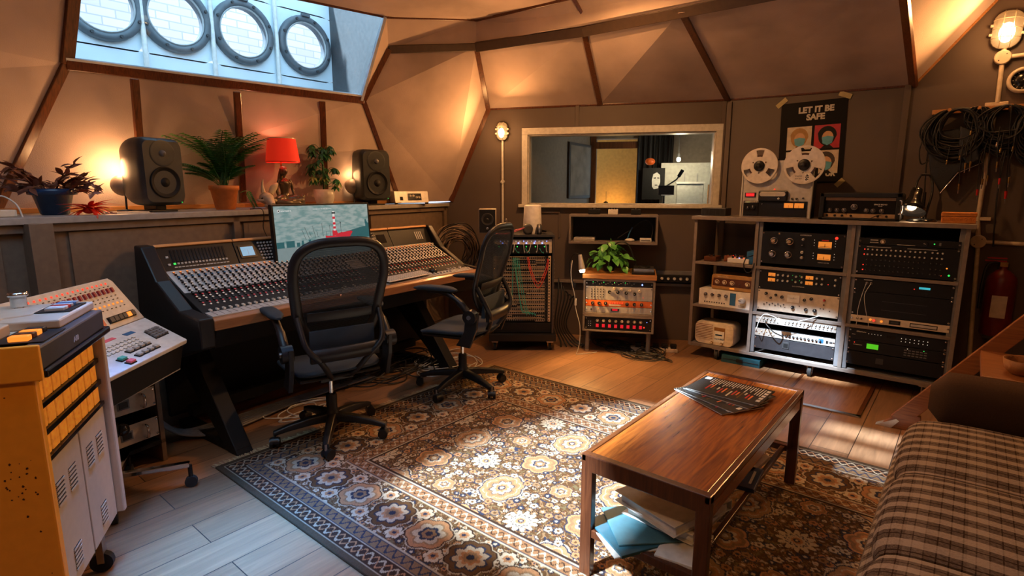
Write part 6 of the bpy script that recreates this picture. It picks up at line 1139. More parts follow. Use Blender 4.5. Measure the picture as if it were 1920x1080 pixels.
# ================================================================== WALL LAMPS AND CONDUITS
def conduit(name, lb, runs, boxes, m, r_=.011):
    o = thing(name, lb, 'pipe', Matrix())
    for p in runs: q = MB(); q.tube(p, r_, m, 10); q.build('tube', o)
    for c, n_, rr in boxes: q = MB(); T = Matrix.Translation(c) @ Vector(n_).to_track_quat('Z', 'Y').to_matrix().to_4x4(); q.lathe([(rr, -.012), (rr, .018), (rr*.9, .022)], m, 24, T); [q.lathe([(.004, .022), (.003, .024)], M['dgrey'], 8, T @ Matrix.Translation((rr*.6*math.cos(a), rr*.6*math.sin(a), 0))) for a in (.8, .8+PI)]; q.build('junction_box', o)
    return o
def bulkhead(lb, T, h, w, energy):
    o = thing('bulkhead_lamp', lb, 'lamp', T, 'caged wall lamps'); wp2 = M['cream']; wp3 = mat('lamp_back', (.30, .26, .20), .5)     # x across, y up, z off the wall
    q = MB(); q.prism(rrect(w, h, w*.42), 0, .022, wp3); q.build('base', o, bevel=.004)
    for x in (-w/2-.004, w/2+.004):
        for y in (-h*.12, h*.12): q = MB(); q.box(x-.008, y-.008, 0, x+.008, y+.008, .03, wp2); q.build('lug', o, bevel=.002)
    gm = bpy.data.materials.new('lamp_glass'); gm.use_nodes = True; nt = gm.node_tree; nt.nodes.clear(); ou = nt.nodes.new('ShaderNodeOutputMaterial'); mx_ = nt.nodes.new('ShaderNodeMixShader'); tr = nt.nodes.new('ShaderNodeBsdfTransparent'); gg = nt.nodes.new('ShaderNodeBsdfGlossy'); gg.inputs['Roughness'].default_value = .08; mx_.inputs[0].default_value = .12; nt.links.new(tr.outputs[0], mx_.inputs[1]); nt.links.new(gg.outputs[0], mx_.inputs[2]); nt.links.new(mx_.outputs[0], ou.inputs[0])
    q = MB(); rows = []
    for z, k in ((.02, .92), (.045, .90), (.07, .78), (.085, .5), (.088, .1)): rows.append([(x*k, y*k, z) for x, y in rrect(w*.9, h*.92, w*.38, 5)])
    q.ring(rows, gm, True, False, True); q.build('lens', o)
    q = MB(); q.sph((0, -h*.10, .045), (w*.27, h*.27, .030), glow('wall_bulb', (1, .66, .32), 14), 16); q.build('bulb', o)
    q = MB()
    for y in (-h*.24, 0, h*.24): q.tube([(x, y, .095*math.sqrt(max(0, 1-(x/(w*.52))**2))*.95+.008) for x in np.linspace(-w*.5, w*.5, 11)], .0022, wp2, 5)
    for x in (-w*.17, w*.17): q.tube([(x, y, .096*max(0, 1-(abs(y)/(h*.5))**4)**.5+.008) for y in np.linspace(-h*.49, h*.49, 13)], .0022, wp2, 5)
    q.build('cage', o)
    lamp('bulkhead_light', 'AREA', (0, -h*.1, .105), energy*1.15, (1, .46, .15), .09, (PI, 0, 0), parent=o); lamp('bulkhead_glow', 'POINT', (0, -h*.1, .22), energy*.24, (1, .46, .15), .05, parent=o); return o
L1T = FW @ Matrix.Translation((FW.inverted() @ Vector((4.123, 3.51, 1.935))).x * Vector((1, 0, 0)) + Vector((0, 1.935, .02)))
bulkhead('glowing caged wall lamp on a white pipe, left of the studio window', L1T, .165, .105, 26)
uL = L1T.translation; uLx = (FW.inverted() @ uL).x
conduit('pipe_conduit', 'white vertical pipe below the caged lamp left of the studio window', [[FW @ Vector((uLx, 1.86, .02)), FW @ Vector((uLx, 1.05, .02))]], [(FW @ Vector((uLx, 1.47, .014)), NW, .018)], M['white'])
L2 = atx(1889, 56, 5.03); bulkhead('bright caged wall lamp at the top right corner above the hanging cables', fr((5.035, L2.y, L2.z), (0, -1, 0), (0, 0, 1)) @ Matrix.Rotation(-.05, 4, 'Z'), .235, .155, 30)
J1 = Vector((5.03, -.037, 2.253)); J2 = Vector((5.03, -.05, 1.043)); NX = (-1, 0, 0)
conduit('pipe_conduit', 'cream pipework down the right wall from the top corner lamp to the extinguisher', [[(5.03, -.040, 2.33), J1, (5.03, -.044, 1.97)], [J1, (5.03, -.8, 2.27)], [(5.03, -.035, 1.9), (5.03, -.03, 1.2), J2, (5.03, -.095, .2)], [J2, (5.03, -.8, 1.03)]], [(J1, NX, .045), (J2, NX, .045)], M['cream'], .014)
for z in (1.96, 1.20): q = MB(); q.box(5.02, -.10, z-.012, 5.05, .02, z+.012, M['cream']); o = q.build('pipe_saddle', bevel=.004); tag(o, 'small cream saddle clip holding the right wall pipe, %s' % ('just above the cable rail' if z > 1.5 else 'below the hanging cables'), 'pipe clip')
ck_ = thing('wall_dial', 'round cream rimmed black dial at the right edge below the corner lamp', 'dial', fr((5.045, -.155, 2.10), (0, -1, 0), (0, 0, 1))); q = MB(); q.lathe([(.082, 0), (.082, .02), (.074, .03), (.062, .03), (.058, .016)], M['cream'], 36, None, False); q.build('rim', ck_); q = MB(); q.lathe([(.062, .0), (.062, .014), (.001, .014)], M['blkg'], 30, None, False); q.build('dial_face', ck_); q = MB()
for k in range(12): a = k*PI/6; q.box(.045, -.0015, .014, .054, .0015, .0148, M['ink'], Matrix.Rotation(a, 4, 'Z'))
q.box(-.002, 0, .0145, .002, .04, .0155, M['ink'], Matrix.Rotation(-.6, 4, 'Z')); q.build('dial_marks', ck_)
for lb, x, y, z, e in (('caged ceiling lamp above the coffee table, nearest the studio window', 3.28, 1.95, 2.798, 48), ('caged ceiling lamp near the left rear of the room above the tape machine', -.35, .35, 2.798, 22), ('caged ceiling lamp over the sofa side of the room', 2.2, -.5, 2.798, 3)):
    bulkhead(lb, fr((x, y, z), (1, 0, 0), (0, -1, 0)), .235, .155, e)
ld = lamp('added_blue_floor_fill', 'AREA', (.88, 2.075, 2.90), 17, (.10, .40, 1), .5, (0, 0, 0)); ld.data.spread = .45  # added blue fill for the left floor, set over a roof opening
# ================================================================== CABLES HANGING ON THE RIGHT WALL
rl = thing('cable_rail', 'wooden rail with pegs carrying the coiled black cables on the right wall', 'rail', (5.02, 0, 1.935)); q = MB(); q.box(-.02, -.9, -.02, .03, .30, .012, M['oak']); q.build('rail_board', rl, bevel=.002)
PEG = [.20, .045, -.115, -.30]
for y in PEG: q = MB(); q.cyl((-.13, y, -.005), (.0, y, -.02), .011, .013, M['oak'], 12); q.build('peg', rl)
def coil(lb, y, zc_, R1, R2, n, seed, m=M['cable'], rr=.0048, x=4.94, group='coiled cables on the right wall', plugs=3):
    r = random.Random(seed); o = thing('cable_coil', lb, 'cables', (x, y, 1.93), group); q = MB()
    for k in range(n):
        a1, b1 = R1*r.uniform(.55, 1.1), R2*r.uniform(.55, 1.08); xo = r.uniform(-.045, .045); dy = r.uniform(-.02, .02); pts = []
        for i in range(16): a = PI/2+i*2*PI/16; pts.append((xo+r.uniform(-.006, .006), dy+a1*math.cos(a)*(1-.12*math.sin(a)), .005-b1+b1*math.sin(a)+r.uniform(-.006, .006)))
        q.tube(crv(pts, 3, True), rr, m, 5, closed=True)
    q.build('wires', o)
    for k in range(plugs): yy = r.uniform(-R1*.6, R1*.6); zz = -2*R2*r.uniform(.75, 1.05); q = MB(); q.tube([(-.05, yy, zz+.10), (-.055, yy+.004, zz)], .003, m, 5); q.cyl((-.055, yy+.004, zz), (-.055, yy+.006, zz-.03), .006, .005, M['chrome'] if k % 2 else M['brass'], 8); q.build('plug', o)
    return o
coil('leftmost and largest coil of black cable on the right wall', .155, 0, .165, .165, 34, 31, rr=.0055)
coil('small coil of black cable between the two biggest coils on the wall', .04, 0, .06, .075, 16, 32, plugs=1)
coil('second large coil of black cable, hanging in front of the white pipe', -.10, 0, .13, .150, 32, 33, rr=.0055)
coil('coil of black cable at the right edge below the round dial', -.27, 0, .12, .20, 30, 34, rr=.0055, plugs=5)
o = thing('hanging_lead', 'long thin black lead dangling left of the coils towards the desk lamp', 'cable', (4.96, .28, 1.86)); q = MB(); q.tube(crv([(0, -.1, .06), (0, 0, .0), (0, .06, -.16), (0, .045, -.28), (0, .0, -.26)], 5), .004, M['cable'], 6); q.tube(crv([(0, -.05, .03), (0, .01, -.1), (0, .01, -.35), (0, .0, -.50)], 5), .004, M['cable'], 6); q.cyl((0, .0, -.48), (0, 0, -.60), .009, .011, M['blk'], 10); q.build('wire', o)
bg_ = thing('gig_bag', 'black triangular leather pouch hanging under the cable coils on the right wall', 'bag', Matrix()); q = MB(); lm = mat('black_leather', (.02, .022, .028), .35, bump=.4, bscale=90)
pp = [atx(x, y, 4.95) for x, y in ((1735, 250), (1800, 240), (1842, 305), (1795, 325), (1763, 362), (1745, 330))]; q.slab(pp, .05, lm, (3, .1, 1.5)); q.build('pouch', bg_, bevel=.012, seg=3); q = MB(); q.tube([p+Vector((-.004, 0, 0)) for p in pp[1:5]], .004, M['chrome'], 6); q.build('zip', bg_)
o = thing('gig_bag', 'second black cloth bag drooping between the coils and white pipe', 'bag', Matrix()); q = MB(); pp = [atx(x, y, 4.90) for x, y in ((1800, 235), (1830, 245), (1838, 300), (1815, 310), (1796, 290))]; q.slab(pp, .04, lm, (3, .1, 1.5)); q.build('pouch', o, bevel=.012, seg=3)
r = random.Random(44)
for k in range(9):
    x = 1805+k*11+r.uniform(-6, 6); p = atx(x, r.uniform(285, 320), 4.86); c_ = ['cable', 'cabr', 'cable', 'cabw'][k % 4]
    o = thing('dangling_plug', '%s jack plug counted from the left among those dangling below the wall coils' % ['first', 'second', 'third', 'fourth', 'fifth', 'sixth', 'seventh', 'eighth', 'ninth'][k], 'plug', p, 'dangling jack plugs'); q = MB(); L_ = r.uniform(.04, .16); q.tube(crv([(0, 0, .12), (-.01, .01, .05), (0, .0, -L_)], 5), .003, M['cable'], 6); q.build('wire', o)
    q = MB(); q.cyl((0, 0, -L_), (0, 0, -L_-.04), .007, .006, M['red'] if k in (3, 7) else M['brass'], 10); q.cyl((0, 0, -L_-.04), (0, 0, -L_-.065), .0032, .003, M['chrome'], 8); q.build('plug_body', o)
p = atx(1885, 370, 4.90); o = thing('dangling_plug', 'red jack plug hanging lowest on a black lead at the right', 'plug', p); q = MB(); q.tube(crv([(.0, -.115-p.y, 1.925-p.z), (-.02, -.115-p.y, 1.91-p.z), (0, .02, .30), (0, .0, .04)], 5), .003, M['cable'], 6); q.build('wire', o); q = MB(); q.cyl((0, 0, .04), (0, 0, -.01), .009, .007, M['red'], 10); q.cyl((0, 0, -.01), (0, 0, -.04), .0035, .003, M['chrome'], 8); q.build('plug_body', o)
o = thing('hanging_lead', 'black lead falling from the coils behind the extinguisher', 'cable', (4.9, -.12, 1.6)); q = MB(); q.tube(crv([(0, 0, .05), (.0, .01, -.2), (.0, .0, -.45), (.02, -.01, -.58)], 6), .005, M['cable'], 6); q.build('wire', o)
# fire extinguisher
ex = thing('fire_extinguisher', 'dark red fire extinguisher standing in the shadow behind the wooden steps', 'fire extinguisher', (4.95, -.20, 0)); er = mat('extinguisher_red', (.16, .008, .006), .35)
q = MB(); q.lathe([(.075, .42), (.082, .43), (.082, .78), (.075, .82), (.04, .86), (.022, .87), (.022, .89)], er, 30); q.build('cylinder', ex); q = MB(); q.box(-.02, -.02, .89, .02, .02, .92, M['brass']); q.tube(crv([(0, 0, .91), (-.02, .08, .90), (-.06, .10, .75), (-.07, .10, .60)], 5), .009, M['blk'], 8); q.build('valve_hose', ex)
q = MB(); q.box(-.01, -.012, .92, .01, .10, .928, M['red']); q.box(-.01, -.012, .94, .01, .09, .948, M['red']); q.build('handle', ex); q = MB(); q.box(-.085, -.04, .55, -.079, .04, .70, M['cream']); q.build('label', ex); q = MB(); q.box(-.06, -.06, .40, .095, .06, .42, M['dgrey']); q.box(.080, -.03, .3, .098, .03, .9, M['dgrey']); q.build('wall_bracket', ex)
# ================================================================== WOODEN STEPS
st = thing('wooden_steps', 'open wooden steps with slanted side board rising behind the sofa at right', 'steps', Matrix()); ow = wood('steps_wood', (.20, .065, .02), (.36, .135, .04), .35, 1, 4)
q = MB(); q.bar((3.86, .21, .045), (3.86, -1.25, 2.03), .035, .085, ow, (0, 0, 1)); q.prism([(.300, .0), (.10, .0), (.10, .10), (.20, .10)], 3.842, 3.878, ow, XP); q.build('side_board', st, bevel=.003)
q = MB(); q.prism([(.315, .0), (.235, .0), (.20, .05), (.215, .06)], 3.837, 3.883, M['alu'], XP); q.build('metal_foot', st)
for z, y in ((.545, -.115), (.83, -.34), (1.12, -.56)): q = MB(); q.box(3.30, y-.26, z-.04, 3.845, y, z, ow); q.build('step', st, bevel=.003)

q = MB(); q.lathe([(.05, 0), (.075, .02), (.085, .07), (.08, .07), (.065, .02)], mat('wicker', (.28, .11, .03), .7, bump=.8, bscale=60), 24); o = q.build('wicker_basket'); o.location = (3.45, -.27, .5455); tag(o, 'small round brown basket on the wooden steps above the sofa arm', 'basket')
# ================================================================== ON THE LONG SHELF
SZ = 1.2685
def speaker(lb, x, y, a, h):
    T = zrot((x, y, SZ), a); w, d = h*.62, h*.60; o = thing('studio_monitor', lb, 'speaker', T, 'studio monitor speakers'); sm_ = mat('speaker_case', (.028, .032, .034), .42)     # front looks to -y
    q = MB(); rows = []
    for k in range(13):
        t = k/12; y_ = -d/2+d*t; s = 1-.10*max(0, (.15-t)/.15)**2-.22*max(0, (t-.35)/.65)**2.2; rows.append([(x_*s, y_, .03+h*.5+(z_)*s) for x_, z_ in rrect(w, h*.96, w*.17, 5)])
    q.ring(rows, sm_, True, True, True); q.build('cabinet', o)
    F_ = Matrix.Translation((0, -d/2, 0)) @ Matrix(((1, 0, 0, 0), (0, 0, -1, 0), (0, 1, 0, 0), (0, 0, 0, 1)))
    q = MB(); q.lathe([(w*.36, .0), (w*.36, .006), (w*.345, .010), (w*.325, .004), (w*.12, -.010), (w*.11, .0), (.002, .006)], M['blkm'], 40, F_ @ Matrix.Translation((0, .03+h*.35, .0)), False); q.build('woofer', o)
    q = MB(); q.lathe([(w*.30, .002), (w*.26, .004), (w*.10, -.002), (w*.06, .0), (w*.055, .004)], sm_, 32, F_ @ Matrix.Translation((0, .03+h*.76, .0)), False); q.lathe([(w*.075, .0), (w*.06, .012), (.002, .016)], M['mgrey'], 20, F_ @ Matrix.Translation((0, .03+h*.76, 0)), False); q.build('tweeter', o)
    q = MB(); q.box(-w*.32, -d*.38, 0, w*.32, d*.36, .012, M['blk']); q.box(-w*.12, -d*.25, .012, w*.12, d*.25, .045, M['blk']); q.build('stand', o, bevel=.004)
    inst(LEDS['lg'], 'indicator_light', o, F_ @ Matrix.Translation((w*.38, .03+h*.06, -.008)) @ Matrix.Diagonal((.003, .003, .003, 1))); return o
speaker('bigger-looking dark studio speaker at the left, beside the palm', 1.235, 3.80, .25, .405)
speaker('dark studio speaker at the right end of the shelf, beside the silver amplifier', 2.93, 3.985, .02-.15, .435)
# uplighters: small round lamps hidden behind the speakers
for lb, x, y, e in (('small round uplighter half hidden behind the left studio speaker', 1.125, 3.93, 50), ('small round uplighter behind the right studio speaker', 2.80, 4.03, 22)):
    o = thing('uplighter', lb, 'lamp', (x, y, SZ), 'uplighters behind the speakers'); q = MB(); T = Matrix.Translation((0, -.01, .165)) @ Matrix.Rotation(-1.9, 4, 'X'); q.lathe([(.062, .045), (.064, .03), (.055, .0), (.035, -.022), (.01, -.03)], mat('lamp_grey', (.25, .20, .17), .4), 26, T); q.build('lamp_shade', o)
    q = MB(); q.lathe([(.05, .0), (.05, .01), (.01, .014)], M['dgrey'], 20); q.cyl((0, 0, .01), (0, -.01, .12), .006, .006, M['dgrey'], 8); q.build('base', o)
    q = MB(); q.sph((0, 0, .048), (.04, .04, .018), glow('uplighter_bulb', (1, .62, .30), 8), 14, T); q.build('bulb', o); lamp('uplighter_light', 'POINT', (0, .0, .25), e*.36, (1, .50, .20), .09, parent=o)
# red lamp with seated bronze figure
rlp = thing('table_lamp', 'red shaded table lamp whose base is a seated bronze mermaid figure', 'lamp', (2.10, 3.86, SZ)); bzm = M['bronze']
q = MB(); rs_ = mat('red_shade', (.8, .02, .01), .7, trans=0, emit=(1, .035, .01), est=.55); q.lathe([(.116, .322), (.094, .488)], rs_, 40, None, False); q.lathe([(.114, .322), (.092, .488)], rs_, 40, None, False); sh_ = q.build('lamp_shade', rlp)
q = MB(); q.lathe([(.1165, .320), (.1165, .326)], M['red'], 40, None, False); q.build('lower_trim', sh_); q = MB(); q.lathe([(.0945, .484), (.0945, .490)], M['cream'], 40, None, False); q.build('upper_trim', sh_)
q = MB(); q.sph((0, 0, .40), .03, glow('red_lamp_bulb', (1, .75, .5), 12), 12); q.build('bulb', rlp); q = MB(); q.cyl((0, .03, 0), (0, .03, .40), .006, .006, M['brass'], 8); q.build('stem', rlp)
lamp('red_lamp_light', 'POINT', (0, 0, .43), 2.5, (1, .4, .2), .03, parent=rlp)
q = MB()
def lump(pts, n=10):
    for i in range(len(pts)-1): pass
q.tube(crv([(0, .0, .055), (.0, .005, .10), (.0, .0, .15), (.0, -.005, .19), (0, -.004, .215), (0, -.004, .235)], 5), [.040, .040, .038, .035, .032]+[.030, .029, .030, .032, .034]+[.038, .040, .042, .042, .040]+[.036, .028, .02, .014, .012]+[.011, .011, .011, .012, .013, .013], bzm, 14)
q.sph((0, -.006, .262), (.024, .027, .032), bzm, 16); q.sph((0, .008, .262), (.028, .026, .036), bzm, 14); q.tube(crv([(-.012, .02, .26), (-.022, .028, .20), (-.015, .03, .14)], 4), [.014]*5+[.010]*4, bzm, 8); q.sph((0, -.034, .258), (.005, .006, .006), bzm, 8)
for s in (-1, 1):
    q.sph((s*.016, -.03, .178), .015, bzm, 10); q.tube(crv([(s*.036, 0, .20), (s*.052, .0, .17), (s*.060, -.0, .125), (s*.062, -.02, .085), (s*.075, -.04, .055)], 4), [.014, .013, .012, .011]+[.011]*4+[.010]*4+[.009]*5, bzm, 8)
q.tube(crv([(-.015, -.01, .06), (-.06, -.05, .06), (-.09, -.06, .045), (-.04, -.085, .035), (.03, -.085, .035), (.09, -.06, .03), (.12, -.02, .03)], 5), [.036]*6+[.032]*6+[.028]*6+[.024]*6+[.018]*6+[.010], bzm, 10)
q.tube(crv([(.02, -.01, .06), (.065, -.04, .062), (.085, -.065, .05), (.02, -.09, .05), (-.05, -.08, .04)], 5), [.034]*6+[.028]*7+[.018]*8, bzm, 10)
q.tube(crv([(.10, -.03, .05), (.13, .0, .075), (.155, .01, .085)], 4), [.016]*4+[.02]*3+[.004]*2, bzm, 8); q.build('figure', rlp)
q = MB(); r = random.Random(2); q.lathe([(.13, 0), (.125, .012), (.10, .026), (.06, .034), (.01, .036)], bzm, 18)
for k in range(16): a = r.uniform(0, 2*PI); d = r.uniform(.05, .12); q.sph((d*math.cos(a), d*math.sin(a)*.8, .02+r.random()*.02), (r.uniform(.015, .035), r.uniform(.015, .03), r.uniform(.012, .025)), bzm, 8)
q.build('rock_base', rlp)
# skull with horn
sk = thing('animal_skull', 'pale animal skull with an upright horn beside the bronze figure lamp', 'skull', zrot((1.93, 3.80, SZ), -.2)); bn = M['bone']
q = MB(); q.sph((0, .01, .070), (.048, .056, .042), bn, 18); q.tube(crv([(0, -.02, .065), (-.0, -.08, .045), (-.005, -.15, .022)], 5), [.038]*3+[.028]*4+[.020]*4, bn, 12); q.sph((.0, -.055, .020), (.034, .05, .016), bn, 12)
for s in (-1, 1): q.tube(crv([(s*.030, -.04, .06), (s*.055, -.02, .055), (s*.052, .02, .06)], 4), .009, bn, 8)
q.build('cranium', sk); q = MB(); [q.sph((s*.036, -.030, .066), (.010, .012, .011), M['soil'], 10) for s in (-1, 1)]; q.build('eye_sockets', sk)
q = MB(); q.tube(crv([(-.02, .0, .11), (-.024, .0, .15), (-.018, .0, .20)], 4), [.016, .015, .014, .012, .010, .008, .007, .005, .003], bn, 10); q.build('horn', sk)
q = MB(); q.tube(crv([(.03, .01, .10), (.055, .02, .14), (.085, .02, .175)], 4), [.018, .020, .022, .024, .024, .022, .018, .012, .005], bn, 10); q.build('broken_horn', sk)
# silver amplifier
o = thing('silver_amplifier', 'wedge shaped silver amplifier with a small dark meter window at the shelf end', 'amplifier', zrot((3.36, 4.005, SZ), -.34)); q = MB(); q.prism([(-.10, .012), (.09, .012), (.085, .115), (-.07, .115)], -.155, .165, M['silver'], XP); q.build('case', o, bevel=.003)
nf = Vector((0, -.103, -.03)).normalized(); FT = Matrix.Translation((.02, -.0865, .065)) @ Matrix(((1, 0, 0, 0), (0, .28, -.96, 0), (0, .96, .28, 0), (0, 0, 0, 1))); q = MB(); q.box(-.05, -.03, 0, .075, .03, .004, M['blkg'], FT); mw_ = q.build('meter_window', o)
for x in (-.03, .0, .03, .055): q = MB(); q.lathe([(.011, .004), (.009, .007), (.003, .008)], M['cream'], 14, FT @ Matrix.Translation((x, .008 if x < .02 else -.005, 0)), False); q.build('knob', mw_)
for x in (-.14, .15): q = MB(); q.box(x-.012, -.09, 0, x+.012, -.07, .012, M['blk']); q.build('foot', o)
q = MB(); q.box(-.125, -.03, -.0, -.10, .0, .004, M['blkm'], FT); q.build('badge', o)
# ------------------------------------------------------------------ plants
def pot(o, prof, m, soil=True): q = MB(); q.lathe(prof, m, 32, None, False); q.build('pot', o); R_ = prof[-1][0]; z = prof[-1][1]; q = MB(); q.lathe([(R_*1.02, z), (.001, z+.006)], M['soil'], 20, None, False); q.build('soil', o)
pl = thing('potted_palm', 'feathery green palm in a terracotta pot right of the left speaker', 'plant', (1.66, 3.83, SZ)); pot(pl, [(.055, 0), (.060, .005), (.082, .125), (.090, .128), (.092, .155), (.084, .157), (.078, .14)], M['terra'])
r = random.Random(12); stems = MB()
for k in range(34):
    a = r.uniform(0, 2*PI); el = r.uniform(1.18, 1.54) if k % 3 else r.uniform(.8, 1.1); Ln = r.uniform(.34, .46) if k % 3 else r.uniform(.20, .27); pts = []; x0, y0 = r.uniform(-.03, .03), r.uniform(-.03, .03)
    for i in range(13):
        t = i/12; e_ = el-1.25*t*t*r.uniform(.9, 1.1); rr_ = Ln*t; pts.append(Vector((x0+math.cos(a)*rr_*math.cos(el-.5*t*t), y0+math.sin(a)*rr_*math.cos(el-.5*t*t)*.75, .14+Ln*(t*math.sin(el)-.26*t*t*t*(1.5-el*.6)))))
    stems.tube(pts, .0026, M['leafd'], 5); q = MB(); m_ = [M['leaf'], M['leafb'], M['leafd']][k % 3]
    for i in range(4, 13):
        p = pts[i]; d = (pts[i]-pts[i-1]).normalized()
        for hs in (0, .5):
            p2 = p-d*hs*(pts[i]-pts[i-1]).length; ll = .085*math.sin(PI*(.18+.72*(i-hs-3)/10))
            for s in (-1, 1):
                sd = d.cross(Vector((0, 0, 1))).normalized()*s; v = (sd*1.0+d*.42+Vector((0, 0, -.22))).normalized(); w = v.cross(Vector((0, 0, 1))).normalized()*.008; e2 = p2+v*ll; md = p2+v*ll*.4+Vector((0, 0, .006))
                q.add([tuple(p2), tuple(md+w), tuple(e2), tuple(md-w)], [(0, 1, 2, 3)], m_, False)
    q.build('frond', pl)
stems.build('stems', pl)
sp_ = thing('potted_schefflera', 'umbrella plant in a rounded white pot between the red lamp and right speaker', 'plant', (2.46, 3.93, SZ)); pot(sp_, [(.045, 0), (.062, .02), (.075, .07), (.078, .13), (.072, .131), (.068, .115)], mat('white_pot', (.62, .58, .52), .35))
r = random.Random(15); stems = MB(); stems.tube(crv([(0, 0, .11), (.005, 0, .25), (0, 0, .42)], 5), .006, M['leafd'], 6); q = MB()
for k in range(34):
    t = r.random(); z = .15+.31*t; a = r.uniform(0, 2*PI); d = r.uniform(.05, .135)*(1-.35*t); c_ = Vector((d*math.cos(a), d*math.sin(a), z+r.uniform(-.02, .03))); stems.tube([(0, 0, z-.03), (c_.x*.6, c_.y*.6, c_.z), tuple(c_)], .0022, M['leafd'], 5)
    m_ = M['leafd'] if z > .24 else M['leaf']
    if z < .22 and r.random() < .5: m_ = mat('leaf_variegated', (.25, .34, .10), .4, var=.4, scale=20) if 'leaf_variegated' not in bpy.data.materials else bpy.data.materials['leaf_variegated']
    for j in range(7): T = Matrix.Translation(c_) @ Matrix.Rotation(j*2*PI/7+a, 4, 'Z') @ Matrix.Rotation(.55+r.uniform(-.1, .2), 4, 'Y'); leafshape(q, T, .062, .024, m_, .2, 4, .25)
tag(q.build('leaves', sp_), kind='stuff'); stems.build('stems', sp_)
tr = thing('potted_tradescantia', 'sprawling purple-leaved plant in a dark blue pot at the left end of the shelf', 'plant', (.745, 3.74, SZ)); pot(tr, [(.055, 0), (.062, .005), (.085, .10), (.105, .105), (.108, .135), (.10, .135), (.095, .12)], mat('blue_pot', (.01, .04, .12), .2))
r = random.Random(31); stems = MB(); q = MB()
for k in range(20):
    a = r.uniform(0, 2*PI) if k > 5 else [PI, 2.8, 3.3, 0, .2, -.2][k]; L_ = r.uniform(.14, .26); up_ = r.uniform(-.3, 1.25); pts = crv([(.03*math.cos(a), .03*math.sin(a), .12), (.5*L_*math.cos(a), .5*L_*math.sin(a)*.8, .15+.06*up_), (L_*math.cos(a), L_*math.sin(a)*.8, max(.02, .13+.14*up_))], 5); stems.tube(pts, .003, M['leafp'], 5)
    for i in range(3, len(pts), 2):
        for s in (-1, 1): T = Matrix.Translation(pts[i]) @ Matrix.Rotation(a+s*r.uniform(.4, 1.3), 4, 'Z') @ Matrix.Rotation(r.uniform(-1.0, .4), 4, 'Y') @ Matrix.Rotation(r.uniform(-.8, .8), 4, 'X'); leafshape(q, T, r.uniform(.06, .085), .026, M['leafp'], .3, 4, .2)
tag(q.build('leaves', tr), kind='stuff'); stems.build('stems', tr)
rb = thing('red_bromeliad', 'spiky bright red air plant lying before the blue pot', 'plant', (.86, 3.60, SZ)); q = MB(); r = random.Random(8)
for k in range(38): a = r.uniform(-.5, PI+.5) if k % 3 else r.uniform(0, 2*PI); T = Matrix.Translation((0, 0, .03)) @ Matrix.Rotation(-a, 4, 'Z') @ Matrix.Rotation(r.uniform(-.7, .25), 4, 'Y'); leafshape(q, T, r.uniform(.08, .15), .022, M['redleaf'], .4, 5, .35)
tag(q.build('leaves', rb), kind='stuff'); q = MB(); q.sph((0, 0, .022), (.03, .025, .018), M['redleaf'], 12); q.build('crown', rb)
o = thing('fallen_frond', 'single pale green frond drooping beside the animal skull', 'leaf', (1.84, 3.86, SZ)); q = MB(); q.tube(crv([(-.06, 0, .11), (-.02, 0, .12), (.02, 0, .08), (.04, -.01, .02)], 5), .002, M['leaf'], 5)
for k in range(9):
    for s in (-1, 1): T = Matrix.Translation((-.01+.005*k, 0, .12-.012*k)) @ Matrix.Rotation(PI/2, 4, 'X') @ Matrix.Rotation(-1.2+s*.7, 4, 'Z'); leafshape(q, T, .035, .009, M['leaf'], .1, 3, .1)
q.build('leaflets', o)
o = thing('multi_socket', 'cream power socket block with plugs at the far left of the shelf', 'power strip', zrot((.50, 3.60, SZ), .2)); q = MB(); q.box(-.22, -.04, 0, .06, .03, .035, M['cream']); q.build('body', o, bevel=.005)
for x in (-.12, -.02): q = MB(); q.box(x-.02, -.02, .035, x+.02, .02, .075, M['cream']); q.build('plug', o, bevel=.005)
q = MB(); q.tube(crv([(-.02, 0, .075), (.02, -.01, .10), (.06, -.04, .06), (.07, -.06, .0), (.07, -.065, -.02)], 6), .004, M['cabw'], 6); q.build('wire', o)
o = thing('paper_slip', 'small pale card lying under the front of the left studio speaker', 'card', zrot((1.05, 3.66, SZ), .3)); q = MB(); q.box(-.09, -.05, 0, .09, .05, .008, M['cream']); q.build('card', o)
o = thing('hanging_lead', 'thin black lead hanging down over the shelf edge left of the monitor', 'cable', (1.78, 3.60, SZ)); q = MB(); q.tube(crv([(-.02, .10, .003), (0, -.01, .006), (.005, -.03, -.04), (.0, -.02, -.12), (.03, -.03, -.2)], 6), .003, M['cable'], 6); q.build('wire', o)
o = thing('speaker_lead', 'black lead trailing along the shelf between white pot and right speaker', 'cable', (2.62, 3.90, SZ)); q = MB(); q.tube(crv([(-.08, 0, .004), (0, .03, .004), (.08, .0, .02), (.14, .06, .05)], 6), .003, M['cable'], 6); q.build('wire', o)
# ================================================================== INSIDE THE RECORDING ROOM
def rr_at(px, py, d): return behind(px, py, d)
def RF(x, y, d): return FW @ Matrix.Translation((x, y, -d))
p = rr_at(1288, 337, 1.35); o = thing('acoustic_screen', 'tall pale acoustic screen at the right behind the studio window', 'screen', RF(p.x, 0, 1.5)); q = MB(); q.box(-.28, 0, -.06, .42, 1.30+.40, 0, lg_); q.build('panel', o, bevel=.004); q = MB(); [q.box(x, .1, 0, x+.012, 1.58, .01, M['lgrey']) for x in (-.02, .12, .28)]; q.build('battens', o)
o = thing('gobo', 'lower pale padded panel in front of the acoustic screen, behind the glass', 'screen', RF(p.x+.0, 0, 1.15)); q = MB(); q.box(-.12, 0, -.05, .16, 1.46, 0, lg_); q.build('panel', o, bevel=.004); q = MB(); q.box(-.13, 1.46, -.06, .17, 1.48, .01, M['white']); q.build('cap', o)
